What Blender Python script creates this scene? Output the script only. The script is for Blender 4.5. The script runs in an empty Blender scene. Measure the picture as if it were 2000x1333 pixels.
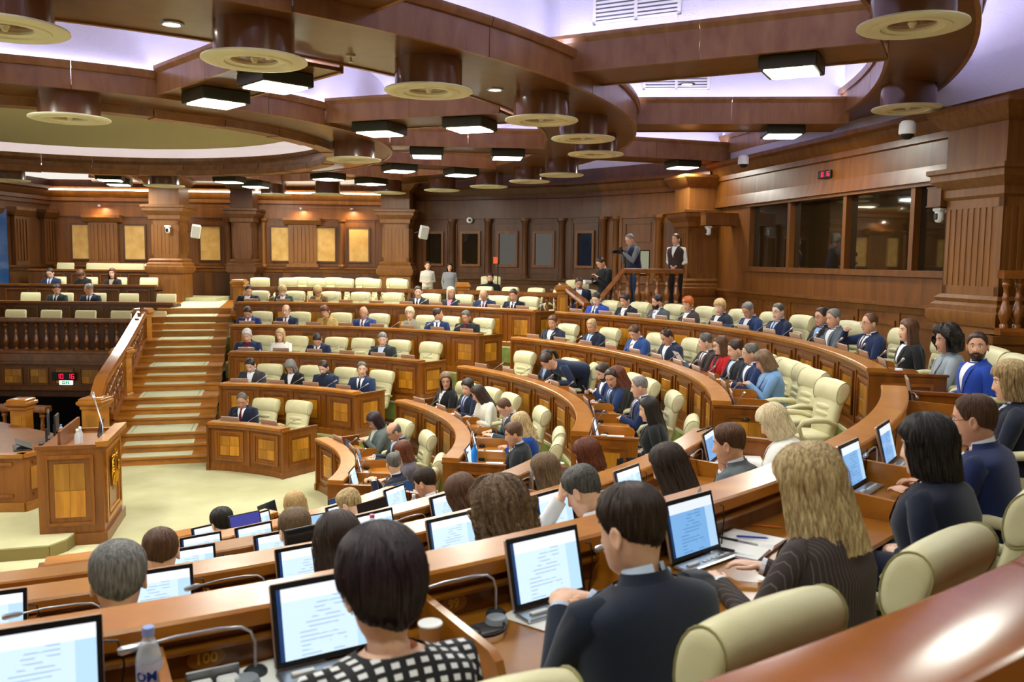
import bpy, bmesh, math, random
import numpy as np
from math import sin, cos, pi, radians, degrees, hypot, atan2, sqrt
from mathutils import Matrix, Vector
random.seed(7); np.random.seed(7)
SC = bpy.context.scene
COL = SC.collection
# ---------------------------------------------------------------- camera (lens and tilt recovered from the curved desk rails)
FPX, PITCH, ROLL, CAMZ = 1696.0, 0.0947, 0.01075, 3.499
CX, CY = -5.4414, 10.7224            # centre of the hemicycle
R1, RSTEP, RISE, RAILH = 3.275, 1.5, 0.4118, 0.80
_cp, _sp, _cr, _sr = cos(PITCH), sin(PITCH), cos(ROLL), sin(ROLL)
_e1, _e2, FWD = np.array([1., 0, 0]), np.array([0, _sp, _cp]), np.array([0, _cp, -_sp])
RGT = _cr * _e1 + _sr * _e2; UPV = -_sr * _e1 + _cr * _e2
EYE = np.array([0, 0, CAMZ])
cam = bpy.data.cameras.new('camera'); camo = bpy.data.objects.new('camera', cam); COL.objects.link(camo)
camo.matrix_world = Matrix(((RGT[0], UPV[0], -FWD[0], 0), (RGT[1], UPV[1], -FWD[1], 0), (RGT[2], UPV[2], -FWD[2], CAMZ), (0, 0, 0, 1)))
cam.sensor_width = 36.0; cam.lens = FPX / 2000 * 36.0; cam.clip_end = 100; cam.clip_start = 0.05
cam.dof.use_dof = True; cam.dof.focus_distance = 11.5; cam.dof.aperture_fstop = 4.0
SC.camera = camo
def proj(p):
    v = np.asarray(p, float) - EYE; w = v @ FWD
    return 1000 + FPX * (v @ RGT) / w, 666.5 - FPX * (v @ UPV) / w
def ray(x, y): return (x - 1000) / FPX * RGT - (y - 666.5) / FPX * UPV + FWD
def at_z(x, y, z):
    d = ray(x, y); return EYE + d * ((z - CAMZ) / d[2])
def at_y(x, y, Y):
    d = ray(x, y); return EYE + d * (Y / d[1])
# ---------------------------------------------------------------- world, view
w = bpy.data.worlds.new('world'); SC.world = w; w.use_nodes = True
w.node_tree.nodes['Background'].inputs[0].default_value = (1.0, 0.93, 0.84, 1)
w.node_tree.nodes['Background'].inputs[1].default_value = 0.7
SC.view_settings.view_transform = 'Standard'; SC.view_settings.look = 'None'
SC.view_settings.exposure = 0.44; SC.view_settings.gamma = 1.0; SC.view_settings.use_curve_mapping = False
SC.cycles.use_adaptive_sampling = True; SC.cycles.adaptive_threshold = 0.025; SC.cycles.max_bounces = 5; SC.cycles.diffuse_bounces = 3; SC.cycles.glossy_bounces = 3; SC.cycles.transmission_bounces = 4
SC.cycles.caustics_reflective = False; SC.cycles.caustics_refractive = False
SC.cycles.use_denoising = True
def area(name, loc, sx, sy, power, color=(1, 1, 1), rot=(0, 0, 0), spread=pi):
    l = bpy.data.lights.new(name, 'AREA'); l.shape = 'RECTANGLE'; l.size = sx; l.size_y = sy; l.energy = power; l.color = color; l.spread = spread
    o = bpy.data.objects.new(name, l); o.location = loc; o.rotation_euler = rot; COL.objects.link(o); return o
# ---------------------------------------------------------------- materials
MATS = {}
def lin(c):
    if isinstance(c, str):
        c = c.lstrip('#'); c = [int(c[i:i + 2], 16) / 255 for i in (0, 2, 4)]
    return tuple(x / 12.92 if x <= .04045 else ((x + .055) / 1.055) ** 2.4 for x in c) + (1,)
def mat(name, color, rough=.5, metal=0., coat=0., spec=.5, noise=None, bump=0., bscale=200., emit=None, estr=1., trans=0., ior=1.45, sheen=0., alpha=1.):
    if name in MATS: return MATS[name]
    m = bpy.data.materials.new(name); m.use_nodes = True; MATS[name] = m
    N, L = m.node_tree.nodes, m.node_tree.links; b = N['Principled BSDF']
    b.inputs['Base Color'].default_value = lin(color); b.inputs['Roughness'].default_value = rough
    b.inputs['Metallic'].default_value = metal; b.inputs['Coat Weight'].default_value = coat
    b.inputs['Specular IOR Level'].default_value = spec; b.inputs['Transmission Weight'].default_value = trans; b.inputs['IOR'].default_value = ior
    b.inputs['Sheen Weight'].default_value = sheen; b.inputs['Alpha'].default_value = alpha
    if emit: b.inputs['Emission Color'].default_value = lin(emit); b.inputs['Emission Strength'].default_value = estr
    if noise or bump:
        tc = N.new('ShaderNodeTexCoord')
    if noise:      # (second colour, scale xyz)
        c2, sc = noise
        mp = N.new('ShaderNodeMapping'); mp.inputs['Scale'].default_value = sc if hasattr(sc, '__len__') else (sc, sc, sc)
        nt = N.new('ShaderNodeTexNoise'); nt.inputs['Scale'].default_value = 1; nt.inputs['Detail'].default_value = 4
        rp = N.new('ShaderNodeValToRGB'); rp.color_ramp.elements[0].position = .36; rp.color_ramp.elements[1].position = .66
        rp.color_ramp.elements[0].color = lin(color); rp.color_ramp.elements[1].color = lin(c2)
        L.new(tc.outputs['Object'], mp.inputs[0]); L.new(mp.outputs[0], nt.inputs[0]); L.new(nt.outputs[0], rp.inputs[0]); L.new(rp.outputs[0], b.inputs['Base Color'])
    if bump:
        n2 = N.new('ShaderNodeTexNoise'); n2.inputs['Scale'].default_value = bscale; n2.inputs['Detail'].default_value = 2
        bp = N.new('ShaderNodeBump'); bp.inputs['Strength'].default_value = bump; bp.inputs['Distance'].default_value = .01
        L.new(tc.outputs['Object'], n2.inputs[0]); L.new(n2.outputs[0], bp.inputs['Height']); L.new(bp.outputs[0], b.inputs['Normal'])
    return m
def wood(name, dark, light, scale=(9, 9, .9), rough=.33, coat=.25, var=.22):
    if name in MATS: return MATS[name]
    m = bpy.data.materials.new(name); m.use_nodes = True; MATS[name] = m
    N, L = m.node_tree.nodes, m.node_tree.links; b = N['Principled BSDF']
    tc = N.new('ShaderNodeTexCoord'); oi = N.new('ShaderNodeObjectInfo')
    mp = N.new('ShaderNodeMapping'); mp.inputs['Scale'].default_value = scale
    ad = N.new('ShaderNodeVectorMath'); ad.operation = 'ADD'
    sc = N.new('ShaderNodeVectorMath'); sc.operation = 'SCALE'; sc.inputs[0].default_value = (17, 31, 11)
    L.new(oi.outputs['Random'], sc.inputs['Scale'])
    nt = N.new('ShaderNodeTexNoise'); nt.inputs['Scale'].default_value = 1; nt.inputs['Detail'].default_value = 5; nt.inputs['Distortion'].default_value = .6
    rp = N.new('ShaderNodeValToRGB'); rp.color_ramp.elements[0].position = .3; rp.color_ramp.elements[1].position = .7
    rp.color_ramp.elements[0].color = lin(dark); rp.color_ramp.elements[1].color = lin(light)
    hs = N.new('ShaderNodeHueSaturation'); mr = N.new('ShaderNodeMapRange')
    mr.inputs['To Min'].default_value = 1 - var; mr.inputs['To Max'].default_value = 1 + var
    L.new(oi.outputs['Random'], mr.inputs['Value']); L.new(mr.outputs[0], hs.inputs['Value'])
    L.new(tc.outputs['Object'], ad.inputs[0]); L.new(sc.outputs[0], ad.inputs[1]); L.new(ad.outputs[0], mp.inputs[0]); L.new(mp.outputs[0], nt.inputs[0])
    L.new(nt.outputs[0], rp.inputs[0]); L.new(rp.outputs[0], hs.inputs['Color']); L.new(hs.outputs[0], b.inputs['Base Color'])
    b.inputs['Roughness'].default_value = rough; b.inputs['Coat Weight'].default_value = coat; b.inputs['Coat Roughness'].default_value = .18
    return m
WD = wood('desk_wood', '#6e3906', '#8a4f0d', coat=.2)
WDL = wood('desk_rail_wood', '#985a16', '#b47624', scale=(3, 3, 9), rough=.3, coat=.35)
WT = wood('tile_wood', '#9c600c', '#c08420', scale=(14, 14, 1.5), var=.30)
WW = wood('wall_wood', '#5f3308', '#79470f', scale=(7, 7, .8), rough=.42, coat=.06, var=.12)
WWD = wood('wall_wood_dark', '#46260b', '#5b3411', scale=(7, 7, .8), rough=.42, coat=.06, var=.1)
WP = wood('pillar_wood', '#75461a', '#8c5a24', scale=(12, 12, .8), rough=.45, coat=.1, var=.08)
WC = wood('ceiling_wood', '#8a5c36', '#a5784c', scale=(6, 6, 2), rough=.36, coat=.2, var=.14)
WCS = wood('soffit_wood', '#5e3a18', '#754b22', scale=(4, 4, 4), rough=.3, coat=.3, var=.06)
WB = wood('baluster_wood', '#6a370c', '#8a5016', scale=(6, 6, 3), rough=.26, coat=.4, var=.12)
WF = wood('parapet_wood', '#904f1a', '#a86424', scale=(3, 3, 3), rough=.2, coat=.5, var=.08)
CARPET = mat('floor_carpet', '#b8b389', .95, noise=('#c8c49c', (1.3, 1.3, 1.3)), bump=.25, bscale=300, spec=.1)
MATC = mat('stair_mat_carpet', '#c6c5a4', .95, bump=.25, bscale=300, spec=.1)
MATB = mat('stair_mat_border', '#9a9a72', .95, spec=.1)
RISER = mat('riser_carpet', '#76813f', .95, noise=('#8b9650', (6, 6, 6)), spec=.1)
LEATHER = mat('cream_leather', '#d8d1a6', .42, noise=('#d0c89a', (5, 5, 5)), bump=.08, bscale=120)
SEAM = mat('leather_seam', '#97905c', .6)
PLASTER = mat('white_plaster', '#dcdaea', .9, bump=.6, bscale=70, spec=.2)
CREAM = mat('dome_plaster', '#cfcda6', .85, spec=.2)
GOLDP = mat('gold_veneer', '#c99a4e', .45, noise=('#dcb26a', (4, 4, 4)), coat=.2)
SILVER = mat('silver', '#b9bcc0', .3, metal=.85)
BLACK = mat('black_plastic', '#101114', .35)
DKGREY = mat('dark_grey_plastic', '#33363b', .4)
WHITEP = mat('white_plastic', '#e6e6e2', .4)
OFFW = mat('diffuser_cream', '#e6e2c2', .5)
PAPER = mat('paper', '#f2f0ea', .8)
GOLD = mat('gold_metal', '#c08a26', .3, metal=.9)
GLASSM = mat('bottle_glass', '#e4ecf2', .06, alpha=.38, spec=.8)
SHADEB = mat('shade_black', '#0d0704', .9)  # near-black colour stands in for the unlit depth of the stairwell
def emis(name, color, s): return mat(name, color, .6, emit=color, estr=s)
# ---------------------------------------------------------------- mesh helpers
class MB:
    def __init__(s): s.v = []; s.f = []; s.m = []
    def add(s, verts, faces, mi=0, M=None):
        n = len(s.v)
        if M is not None: verts = [tuple(M @ Vector(p)) for p in verts]
        s.v.extend(tuple(p) for p in verts); s.f.extend(tuple(i + n for i in f) for f in faces); s.m.extend([mi] * len(faces)); return s
    def box(s, x0, x1, y0, y1, z0, z1, mi=0, M=None):
        return s.add([(x0, y0, z0), (x1, y0, z0), (x1, y1, z0), (x0, y1, z0), (x0, y0, z1), (x1, y0, z1), (x1, y1, z1), (x0, y1, z1)],
                     [(0, 3, 2, 1), (4, 5, 6, 7), (0, 1, 5, 4), (1, 2, 6, 5), (2, 3, 7, 6), (3, 0, 4, 7)], mi, M)
    def cbox(s, cx, cy, cz, sx, sy, sz, r=.01, mi=0, M=None):      # chamfered box
        hx, hy, hz = sx / 2, sy / 2, sz / 2; r = min(r, hx * .9, hy * .9, hz * .9); vs = []; ids = {}
        for ix in (-1, 1):
            for iy in (-1, 1):
                for iz in (-1, 1):
                    for ax in range(3):
                        p = [ix * (hx - r), iy * (hy - r), iz * (hz - r)]; p[ax] += (ix, iy, iz)[ax] * r
                        ids[ix, iy, iz, ax] = len(vs); vs.append((p[0] + cx, p[1] + cy, p[2] + cz))
        F = []
        for ax in range(3):
            o = [a for a in range(3) if a != ax]
            for sg in (-1, 1):
                q = []
                for (a, b) in ((-1, -1), (1, -1), (1, 1), (-1, 1)):
                    k = [0, 0, 0]; k[ax] = sg; k[o[0]] = a; k[o[1]] = b; q.append(ids[tuple(k) + (ax,)])
                F.append(q if (sg > 0) == (ax != 1) else q[::-1])
            for a in (-1, 1):
                for b in (-1, 1):
                    k0 = [0, 0, 0]; k0[ax] = -1; k0[o[0]] = a; k0[o[1]] = b; k1 = list(k0); k1[ax] = 1
                    q = [ids[tuple(k0) + (o[0],)], ids[tuple(k1) + (o[0],)], ids[tuple(k1) + (o[1],)], ids[tuple(k0) + (o[1],)]]
                    F.append(q if (a * b > 0) == (ax != 1) else q[::-1])
        for ix in (-1, 1):
            for iy in (-1, 1):
                for iz in (-1, 1):
                    q = [ids[ix, iy, iz, a] for a in range(3)]; F.append(q if ix * iy * iz > 0 else q[::-1])
        return s.add(vs, F, mi, M)
    def loft(s, rings, mi=0, M=None, cap0=True, cap1=True, closed=True):
        n = len(rings[0]); vs = [tuple(p) for r in rings for p in r]; F = []
        for i in range(len(rings) - 1):
            for j in range(n if closed else n - 1):
                a, b = i * n + j, i * n + (j + 1) % n; F.append((a, b, b + n, a + n))
        if cap0 and closed: F.append(tuple(range(n))[::-1])
        if cap1 and closed: F.append(tuple((len(rings) - 1) * n + j for j in range(n)))
        return s.add(vs, F, mi, M)
    def lathe(s, prof, n=16, c=(0, 0, 0), mi=0, M=None):
        return s.loft([[(c[0] + r * cos(2 * pi * j / n), c[1] + r * sin(2 * pi * j / n), c[2] + z) for j in range(n)] for r, z in prof], mi, M)
    def tube(s, pts, rad, n=8, mi=0, M=None):
        pts = [Vector(p) for p in pts]; k = len(pts)
        if not hasattr(rad, '__len__'): rad = [rad] * k
        rings = []; up = None
        for i, p in enumerate(pts):
            t = (pts[min(i + 1, k - 1)] - pts[max(i - 1, 0)]).normalized()
            if up is None: up = Vector((0, 0, 1)) if abs(t.z) < .9 else Vector((0, 1, 0))
            x = up.cross(t)
            if x.length < 1e-4: x = Vector((1, 0, 0)).cross(t)
            x.normalize(); y = t.cross(x); up = y
            rings.append([p + rad[i] * (cos(2 * pi * j / n) * x + sin(2 * pi * j / n) * y) for j in range(n)])
        return s.loft(rings, mi, M)
    def sweep(s, prof, st, mi=0, caps=True):       # prof: (offset along normal, z); st: (x, y, nx, ny[, dz])
        rings = [[(q[0] + d * q[2], q[1] + d * q[3], z + (q[4] if len(q) > 4 else 0)) for d, z in prof] for q in st]
        return s.loft(rings, mi, None, caps, caps)
    def arc(s, prof, a0, a1, n=12, c=(CX, CY), mi=0, caps=True):    # prof: (R, z), degrees
        st = []
        for i in range(n + 1):
            a = radians(a0 + (a1 - a0) * i / n); st.append((c[0], c[1], cos(a), sin(a)))
        return s.sweep(prof, st, mi, caps)
    def sphere(s, c, r, nu=10, nv=6, mi=0, M=None):
        r = r if hasattr(r, '__len__') else (r, r, r); R = []
        for i in range(1, nv):
            t = pi * i / nv; R.append([(c[0] + r[0] * sin(t) * cos(2 * pi * j / nu), c[1] + r[1] * sin(t) * sin(2 * pi * j / nu), c[2] - r[2] * cos(t)) for j in range(nu)])
        return s.loft(R, mi, M)
    def mesh(s, name, mats, off=None, smooth=30):
        me = bpy.data.meshes.new(name); V = s.v
        if off is not None: V = [(p[0] - off[0], p[1] - off[1], p[2] - off[2]) for p in V]
        me.from_pydata(V, [], s.f)
        for mm in (mats if isinstance(mats, (list, tuple)) else [mats]): me.materials.append(mm)
        if any(s.m): me.polygons.foreach_set('material_index', s.m)
        if smooth:
            me.polygons.foreach_set('use_smooth', [True] * len(s.f)); me.set_sharp_from_angle(angle=radians(smooth))
        me.update(); return me
    def build(s, name, mats, parent=None, off=None, smooth=30, loc=None, rotz=0.):
        o = bpy.data.objects.new(name, s.mesh(name, mats, off, smooth)); COL.objects.link(o)
        if parent is not None: o.parent = parent
        if loc is not None: o.location = loc
        if rotz: o.rotation_euler = (0, 0, rotz)
        return o
def rectprof(a, b, z0, z1): return [(a, z0), (b, z0), (b, z1), (a, z1)]
def tag(o, label=None, cat=None, group=None, kind=None):
    if label: o['label'] = label
    if cat: o['category'] = cat
    if group: o['group'] = group
    if kind: o['kind'] = kind
    return o
def empty(name, loc=(0, 0, 0), rotz=0.):
    o = bpy.data.objects.new(name, None); o.location = loc; o.rotation_euler = (0, 0, rotz); o.empty_display_size = .1; COL.objects.link(o); return o
def child(name, mesh, parent, loc=(0, 0, 0), rot=(0, 0, 0), scale=(1, 1, 1)):
    o = bpy.data.objects.new(name, mesh); COL.objects.link(o); o.parent = parent; o.location = loc; o.rotation_euler = rot; o.scale = scale; return o
def stamp(name, parts, loc, rotz, label, cat, group=None, scale=1.):
    """a thing made from shared part meshes: parts = [(part name, mesh, [sub-parts as (name, mesh)])]"""
    e = tag(empty(name, loc, rotz), label, cat, group)
    if scale != 1: e.scale = (scale,) * 3
    for pn, me, subs in parts:
        c = child(pn, me, e)
        for sn, sm in subs: child(sn, sm, c)
    return e
ORD = 'zeroth first second third fourth fifth sixth seventh eighth ninth tenth eleventh twelfth thirteenth fourteenth fifteenth sixteenth seventeenth'.split()
def PT(R, a, z=0.): a = radians(a); return np.array([CX + R * cos(a), CY + R * sin(a), z])
def row_R(k): return R1 + (k - 1) * RSTEP
def row_z(k): return (k - 1) * RISE
def locate(R, z, x, y, a0, a1):
    best = None
    for i in range(601):
        a = a0 + (a1 - a0) * i / 600; q = proj(PT(R, a, z)); e = (q[0] - x) ** 2 + .3 * (q[1] - y) ** 2
        if best is None or e < best[0]: best = (e, a)
    return best[1]
SECT = {'far': 'stair block', 'mid': 'window block', 'near': 'numbered block'}
# ================================================================ the setting
def struct(o): o['kind'] = 'structure'; return o
# ---- floor, seating platforms
mb = MB(); mb.box(-16, 9, -3, 15.2, -.2, 0); mb.box(-6.85, 9, 15.2, 28, -.2, 0); struct(mb.build('floor', CARPET))
for k in range(2, 6):
    mb = MB(); R0 = row_R(k) - .04; z0, z1 = row_z(k - 1) - .02, row_z(k)
    a1 = {2: 90.5, 3: 93, 4: 95, 5: 97.5}[k]
    mb.arc([(R0, z0), (14.5 if k == 5 else row_R(k + 1) + .1, z0), (14.5 if k == 5 else row_R(k + 1) + .1, z1), (R0, z1)], -84, a1, 60)
    p = struct(mb.build('floor', [CARPET]))
    tr = MB(); tr.arc(rectprof(R0 - .012, R0, z0 + .07, z1 - .03), -84, a1, 60); tr.build('riser_carpet', RISER, p)
    tr = MB(); tr.arc(rectprof(R0 - .02, R0, z0 + .02, z0 + .09), -84, a1, 60); tr.build('riser_skirting', WD, p)
# steps in the two aisles between the blocks
for nm, (a0, a1) in {'far': (48.5, 53.5), 'near': (-27, -13.5)}.items():
    for k in range(1, 5):
        for j in (1, 2):
            mb = MB(); R0 = row_R(k + 1) - .04 - (3 - j) * .3; z = row_z(k) + RISE * j / 3
            if nm == 'near': am = (-26 + .6 * k, -13.8 + .2 * k)
            else: am = {1: (42, 53.5), 2: (42.5, 52.5), 3: (46, 51.5), 4: (47, 50.5)}[k]
            mb.arc(rectprof(R0, row_R(k + 1) - .03, row_z(k), z), *am, 6)
            o = struct(mb.build('aisle_step', WD))
            m2 = MB(); m2.arc(rectprof(R0 + .03, R0 + .3, z, z + .008), am[0] + .8, am[1] - .8, 6); m2.build('carpet_mat', CARPET, o)
# ---- the carpeted staircase beside the stair block
SD = np.array([-.2575, .9663]); SN = np.array([-.9663, -.2575]); S0 = np.array([-4.9, 13.75])
def st(s, n): p = S0 + SD * s + SN * n; return (p[0], p[1])
stair = struct(empty('staircase', (S0[0], S0[1], 0)))
nos = []
for k in range(1, 6):
    for j in range(3): nos.append((.75 + 1.40 * (k - 1) + .33 * j, RISE * (k - 1) + RISE * (j + 1) / 3))
nos.append((8.0, 5 * RISE + .14))
for i, (s0, z) in enumerate(nos):
    s1 = nos[i + 1][0] if i + 1 < len(nos) else 12.2
    s1 += .03; W = 1.72
    q = [st(s0, 0), st(s0, W), st(s1, W), st(s1, 0)]
    mb = MB(); zb = z - RISE / 3 - .02
    mb.add([(x, y, zb) for x, y in q] + [(x, y, z) for x, y in q], [(0, 1, 5, 4), (1, 2, 6, 5), (2, 3, 7, 6), (3, 0, 4, 7), (4, 5, 6, 7), (0, 3, 2, 1)])
    a = [st(s0 - .03, 0), st(s0 - .03, W), st(s0, W), st(s0, 0)]
    mb.add([(x, y, z - .035) for x, y in a] + [(x, y, z) for x, y in a], [(0, 1, 5, 4), (1, 2, 6, 5), (2, 3, 7, 6), (3, 0, 4, 7), (4, 5, 6, 7), (0, 3, 2, 1)])
    so = mb.build('step', WDL, stair, off=(S0[0], S0[1], 0))
    for (mn, mm, e, h) in (('carpet_mat', MATC, 0, .010), ('mat_border', MATB, .05, .0115)):
        if mn == 'mat_border':
            if s1 - s0 < .5: continue
            mb = MB()
            for (na, nb) in ((.36, .38), (1.34, 1.36)):
                q = [st(s0 + .06, na), st(s0 + .06, nb), st(s1 - .06, nb), st(s1 - .06, na)]
                mb.add([(x, y, z + h) for x, y in q], [(0, 3, 2, 1)])
        else:
            q = [st(s0 + .01, .3), st(s0 + .01, 1.42), st(s1 - .04, 1.42), st(s1 - .04, .3)]; mb = MB()
            mb.add([(x, y, z) for x, y in q] + [(x, y, z + h) for x, y in q], [(0, 1, 5, 4), (1, 2, 6, 5), (2, 3, 7, 6), (3, 0, 4, 7), (4, 5, 6, 7)])
        mb.build(mn, mm, so, off=(S0[0], S0[1], 0), smooth=0)
# ---- walls
class Wall:
    def __init__(s, p0, p1):
        s.p0 = np.array(p0, float); d = np.array(p1, float) - s.p0; s.L = hypot(*d); s.u = d / s.L; s.n = np.array([s.u[1], -s.u[0]])   # n: to the right of p0->p1 (into the room)
    def P(s, a, d, z): q = s.p0 + s.u * a + s.n * d; return (q[0], q[1], z)
    def box(s, mb, a0, a1, d0, d1, z0, z1, mi=0):
        return mb.add([s.P(a0, d1, z0), s.P(a1, d1, z0), s.P(a1, d0, z0), s.P(a0, d0, z0), s.P(a0, d1, z1), s.P(a1, d1, z1), s.P(a1, d0, z1), s.P(a0, d0, z1)],
                      [(0, 3, 2, 1), (4, 5, 6, 7), (0, 1, 5, 4), (1, 2, 6, 5), (2, 3, 7, 6), (3, 0, 4, 7)], mi)
    def run(s, mb, prof, a0, a1, mi=0):
        return mb.sweep(prof, [(*s.P(a, 0, 0)[:2], s.n[0], s.n[1]) for a in (a0, a1)], mi)
    def apx(s, x, Y=None):        # distance along the wall where image column x meets it (level with the horizon)
        r = ray(x, 505)[:2]; A = np.array([[s.u[0], -r[0]], [s.u[1], -r[1]]]); return np.linalg.solve(A, -s.p0)[0]
    def frame(s, mb, a0, a1, z0, z1, w=.05, d=.03, mi=0):
        s.box(mb, a0, a1, 0, d, z0, z0 + w, mi); s.box(mb, a0, a1, 0, d, z1 - w, z1, mi)
        s.box(mb, a0, a0 + w, 0, d, z0 + w, z1 - w, mi); s.box(mb, a1 - w, a1, 0, d, z0 + w, z1 - w, mi)
CORN = [(0, 0), (.05, .0), (.05, .1), (.1, .12), (.1, .22), (.16, .28), (.2, .4), (.28, .44), (.28, .52), (0, .52)]
LEDGE = [(0, -.16), (.03, -.16), (.05, -.06), (.1, -.05), (.1, 0), (0, 0)]
def mould(w_, mb, prof, z, a0=None, a1=None): w_.run(mb, [(d, z + h) for d, h in prof], 0 if a0 is None else a0, w_.L if a1 is None else a1)
# far wall with gold panels
WA = Wall((-14.2, 26.0), (-3.7, 26.75)); ZL = 3.17
mb = MB(); WA.box(mb, 0, WA.L, -.2, 0, 0, 5.7); wall_far = struct(mb.build('wall_far', WW))
mb = MB(); mould(WA, mb, LEDGE, ZL); mb.build('dado_ledge', WW, wall_far)
mb = MB(); mould(WA, mb, CORN, 4.95); WA.box(mb, 0, WA.L, 0, .04, 4.62, 4.95); mb.build('cornice', WW, wall_far)
mb = MB(); WA.run(mb, [(.3, 5.36), (.42, 5.36), (.42, 5.4), (.3, 5.4)], 0, WA.L); mb.build('cove_lamp', emis('cove_warm', '#fff3d6', 9), wall_far)
for x in (163, 265, 412, 482, 550, 636, 701):
    a = WA.apx(x); hw = .29
    mb = MB(); WA.box(mb, a - hw, a + hw, 0, .03, 3.36, 4.36); mb.build('gold_panel', GOLDP, wall_far)
    mb = MB(); WA.frame(mb, a - hw - .05, a + hw + .05, 3.31, 4.41, .05, .05); mb.build('panel_frame', WWD, wall_far)
    mb = MB(); WA.frame(mb, a - hw - .2, a + hw + .2, 3.2, 4.6, .03, .02); mb.build('panel_moulding', WW, wall_far)
for x in (447, 516, 668):
    a = WA.apx(x); mb = MB(); q = WA.P(a, .07, 0)
    mb.lathe([(.12, 3.17), (.12, 3.22), (.085, 3.26), (.08, 4.5), (.1, 4.53), (.13, 4.56), (.13, 4.62)], 12, (q[0], q[1], 0)); mb.build('colonette', WW, wall_far)
for x in (205, 592):
    a = WA.apx(x); mb = MB(); WA.box(mb, a - .42, a + .42, 0, .1, 3.17, 4.5); WA.box(mb, a - .48, a + .48, 0, .16, 3.17, 3.27)
    WA.run(mb, [(0, 4.45), (.14, 4.45), (.26, 4.58), (.26, 4.66), (0, 4.66)], a - .55, a + .55)
    for i in range(6): WA.box(mb, a - .33 + i * .115, a - .33 + i * .115 + .07, .1, .13, 3.33, 4.4)
    mb.build('pilaster', WP, wall_far)
for i in range(9):
    a = .5 + i * 1.17; mb = MB(); WA.box(mb, a, a + .8, 0, .02, 2.35, 2.92); WA.frame(mb, a - .06, a + .86, 2.29, 2.98, .06, .035); mb.build('dado_panel', WWD, wall_far)
# left wall
WL = Wall((-15.0, 14.0), (-13.7, 26.6))
mb = MB(); WL.box(mb, 0, WL.L, -.2, 0, -.2, 5.7); wall_left = struct(mb.build('wall_left', WWD))
mb = MB(); mould(WL, mb, LEDGE, ZL); mb.build('dado_ledge', WWD, wall_left)
mb = MB(); mould(WL, mb, CORN, 4.95); mb.build('cornice', WWD, wall_left)
for a in (9.3, 10.6, 11.9):
    mb = MB(); WL.box(mb, a - .3, a + .3, 0, .14, 3.17, 4.6); WL.run(mb, [(0, 4.55), (.2, 4.55), (.3, 4.7), (.3, 4.78), (0, 4.78)], a - .42, a + .42)
    for i in range(4): WL.box(mb, a - .22 + i * .125, a - .22 + i * .125 + .07, .14, .17, 3.3, 4.45)
    mb.build('pilaster', WWD, wall_left)
# window wall B (dark panelled booths with small windows), then the corner strip and door wall C
REFL = mat('booth_glass', '#1c1509', .04, spec=.9, coat=1.)
BP = [(-3.6, 26.3), (1.58, 23.9), (2.36, 23.1)]
WBs = Wall(BP[0], BP[1]); WBt = Wall(BP[1], BP[2]); WCc = Wall(BP[2], (4.75, 20.6))
wins = 0
def booth(W, name, xs, cols, zb=3.33, zt=4.2, m=WWD):
    global wins
    mb = MB(); W.box(mb, -.1, W.L + .1, -.2, 0, 0, 5.9); o = struct(mb.build(name, m))
    mb = MB(); mould(W, mb, LEDGE, 2.95); mb.build('dado_ledge', m, o)
    mb = MB(); mould(W, mb, CORN, 5.05); W.box(mb, 0, W.L, 0, .05, 4.62, 5.05); mb.build('cornice', m, o)
    for x in xs:
        a = W.apx(x); wins += 1; hw = .26
        mb = MB(); W.box(mb, a - hw, a + hw, -.0, .012, zb, zt); g = struct(mb.build('window_%d' % wins, REFL))
        mb = MB(); W.frame(mb, a - hw - .07, a + hw + .07, zb - .07, zt + .07, .07, .05); mb.build('window_frame', WW, g)
        mb = MB(); W.frame(mb, a - hw - .2, a + hw + .2, zb - .25, zt + .3, .03, .02); mb.build('panel_moulding', m, o)
    for x in cols:
        a = W.apx(x); q = W.P(a, .06, 0); mb = MB()
        mb.lathe([(.12, 2.95), (.12, 3.0), (.085, 3.05), (.075, 4.45), (.1, 4.5), (.13, 4.55), (.13, 4.62)], 12, (q[0], q[1], 0)); mb.build('colonette', m, o)
    return o
wb = booth(WBs, 'wall_back', (848, 919, 991, 1062), (885, 955, 1027, 1098))
booth(WBt, 'wall_corner', (1143,), ())
wc = booth(WCc, 'wall_door', (), (1180, 1205, 1288), m=WW)
a0, a1 = WCc.apx(1216), WCc.apx(1279)
mb = MB(); WCc.box(mb, a0, a1, 0, .05, 2.2, 4.55); dr = struct(mb.build('door_1', WW))
mb = MB(); WCc.frame(mb, a0 + .1, a1 - .1, 3.95, 4.45, .04, .075); mb.build('door_panel', WW, dr)
mb = MB(); WCc.box(mb, a0 + .12, a1 - .12, .05, .06, 3.1, 3.75); mb.build('door_glass', REFL, dr)
mb = MB(); WCc.box(mb, a1 - .4, a1 - .14, .06, .065, 3.15, 3.72); mb.build('pale_door_pane', mat('pale_pane', '#9aa089', .5), dr)  # flat pale colour over part of the door glass
mb = MB(); WCc.frame(mb, a0 - .08, a1 + .08, 2.2, 4.65, .09, .07); mb.build('door_frame', WW, dr)
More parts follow.
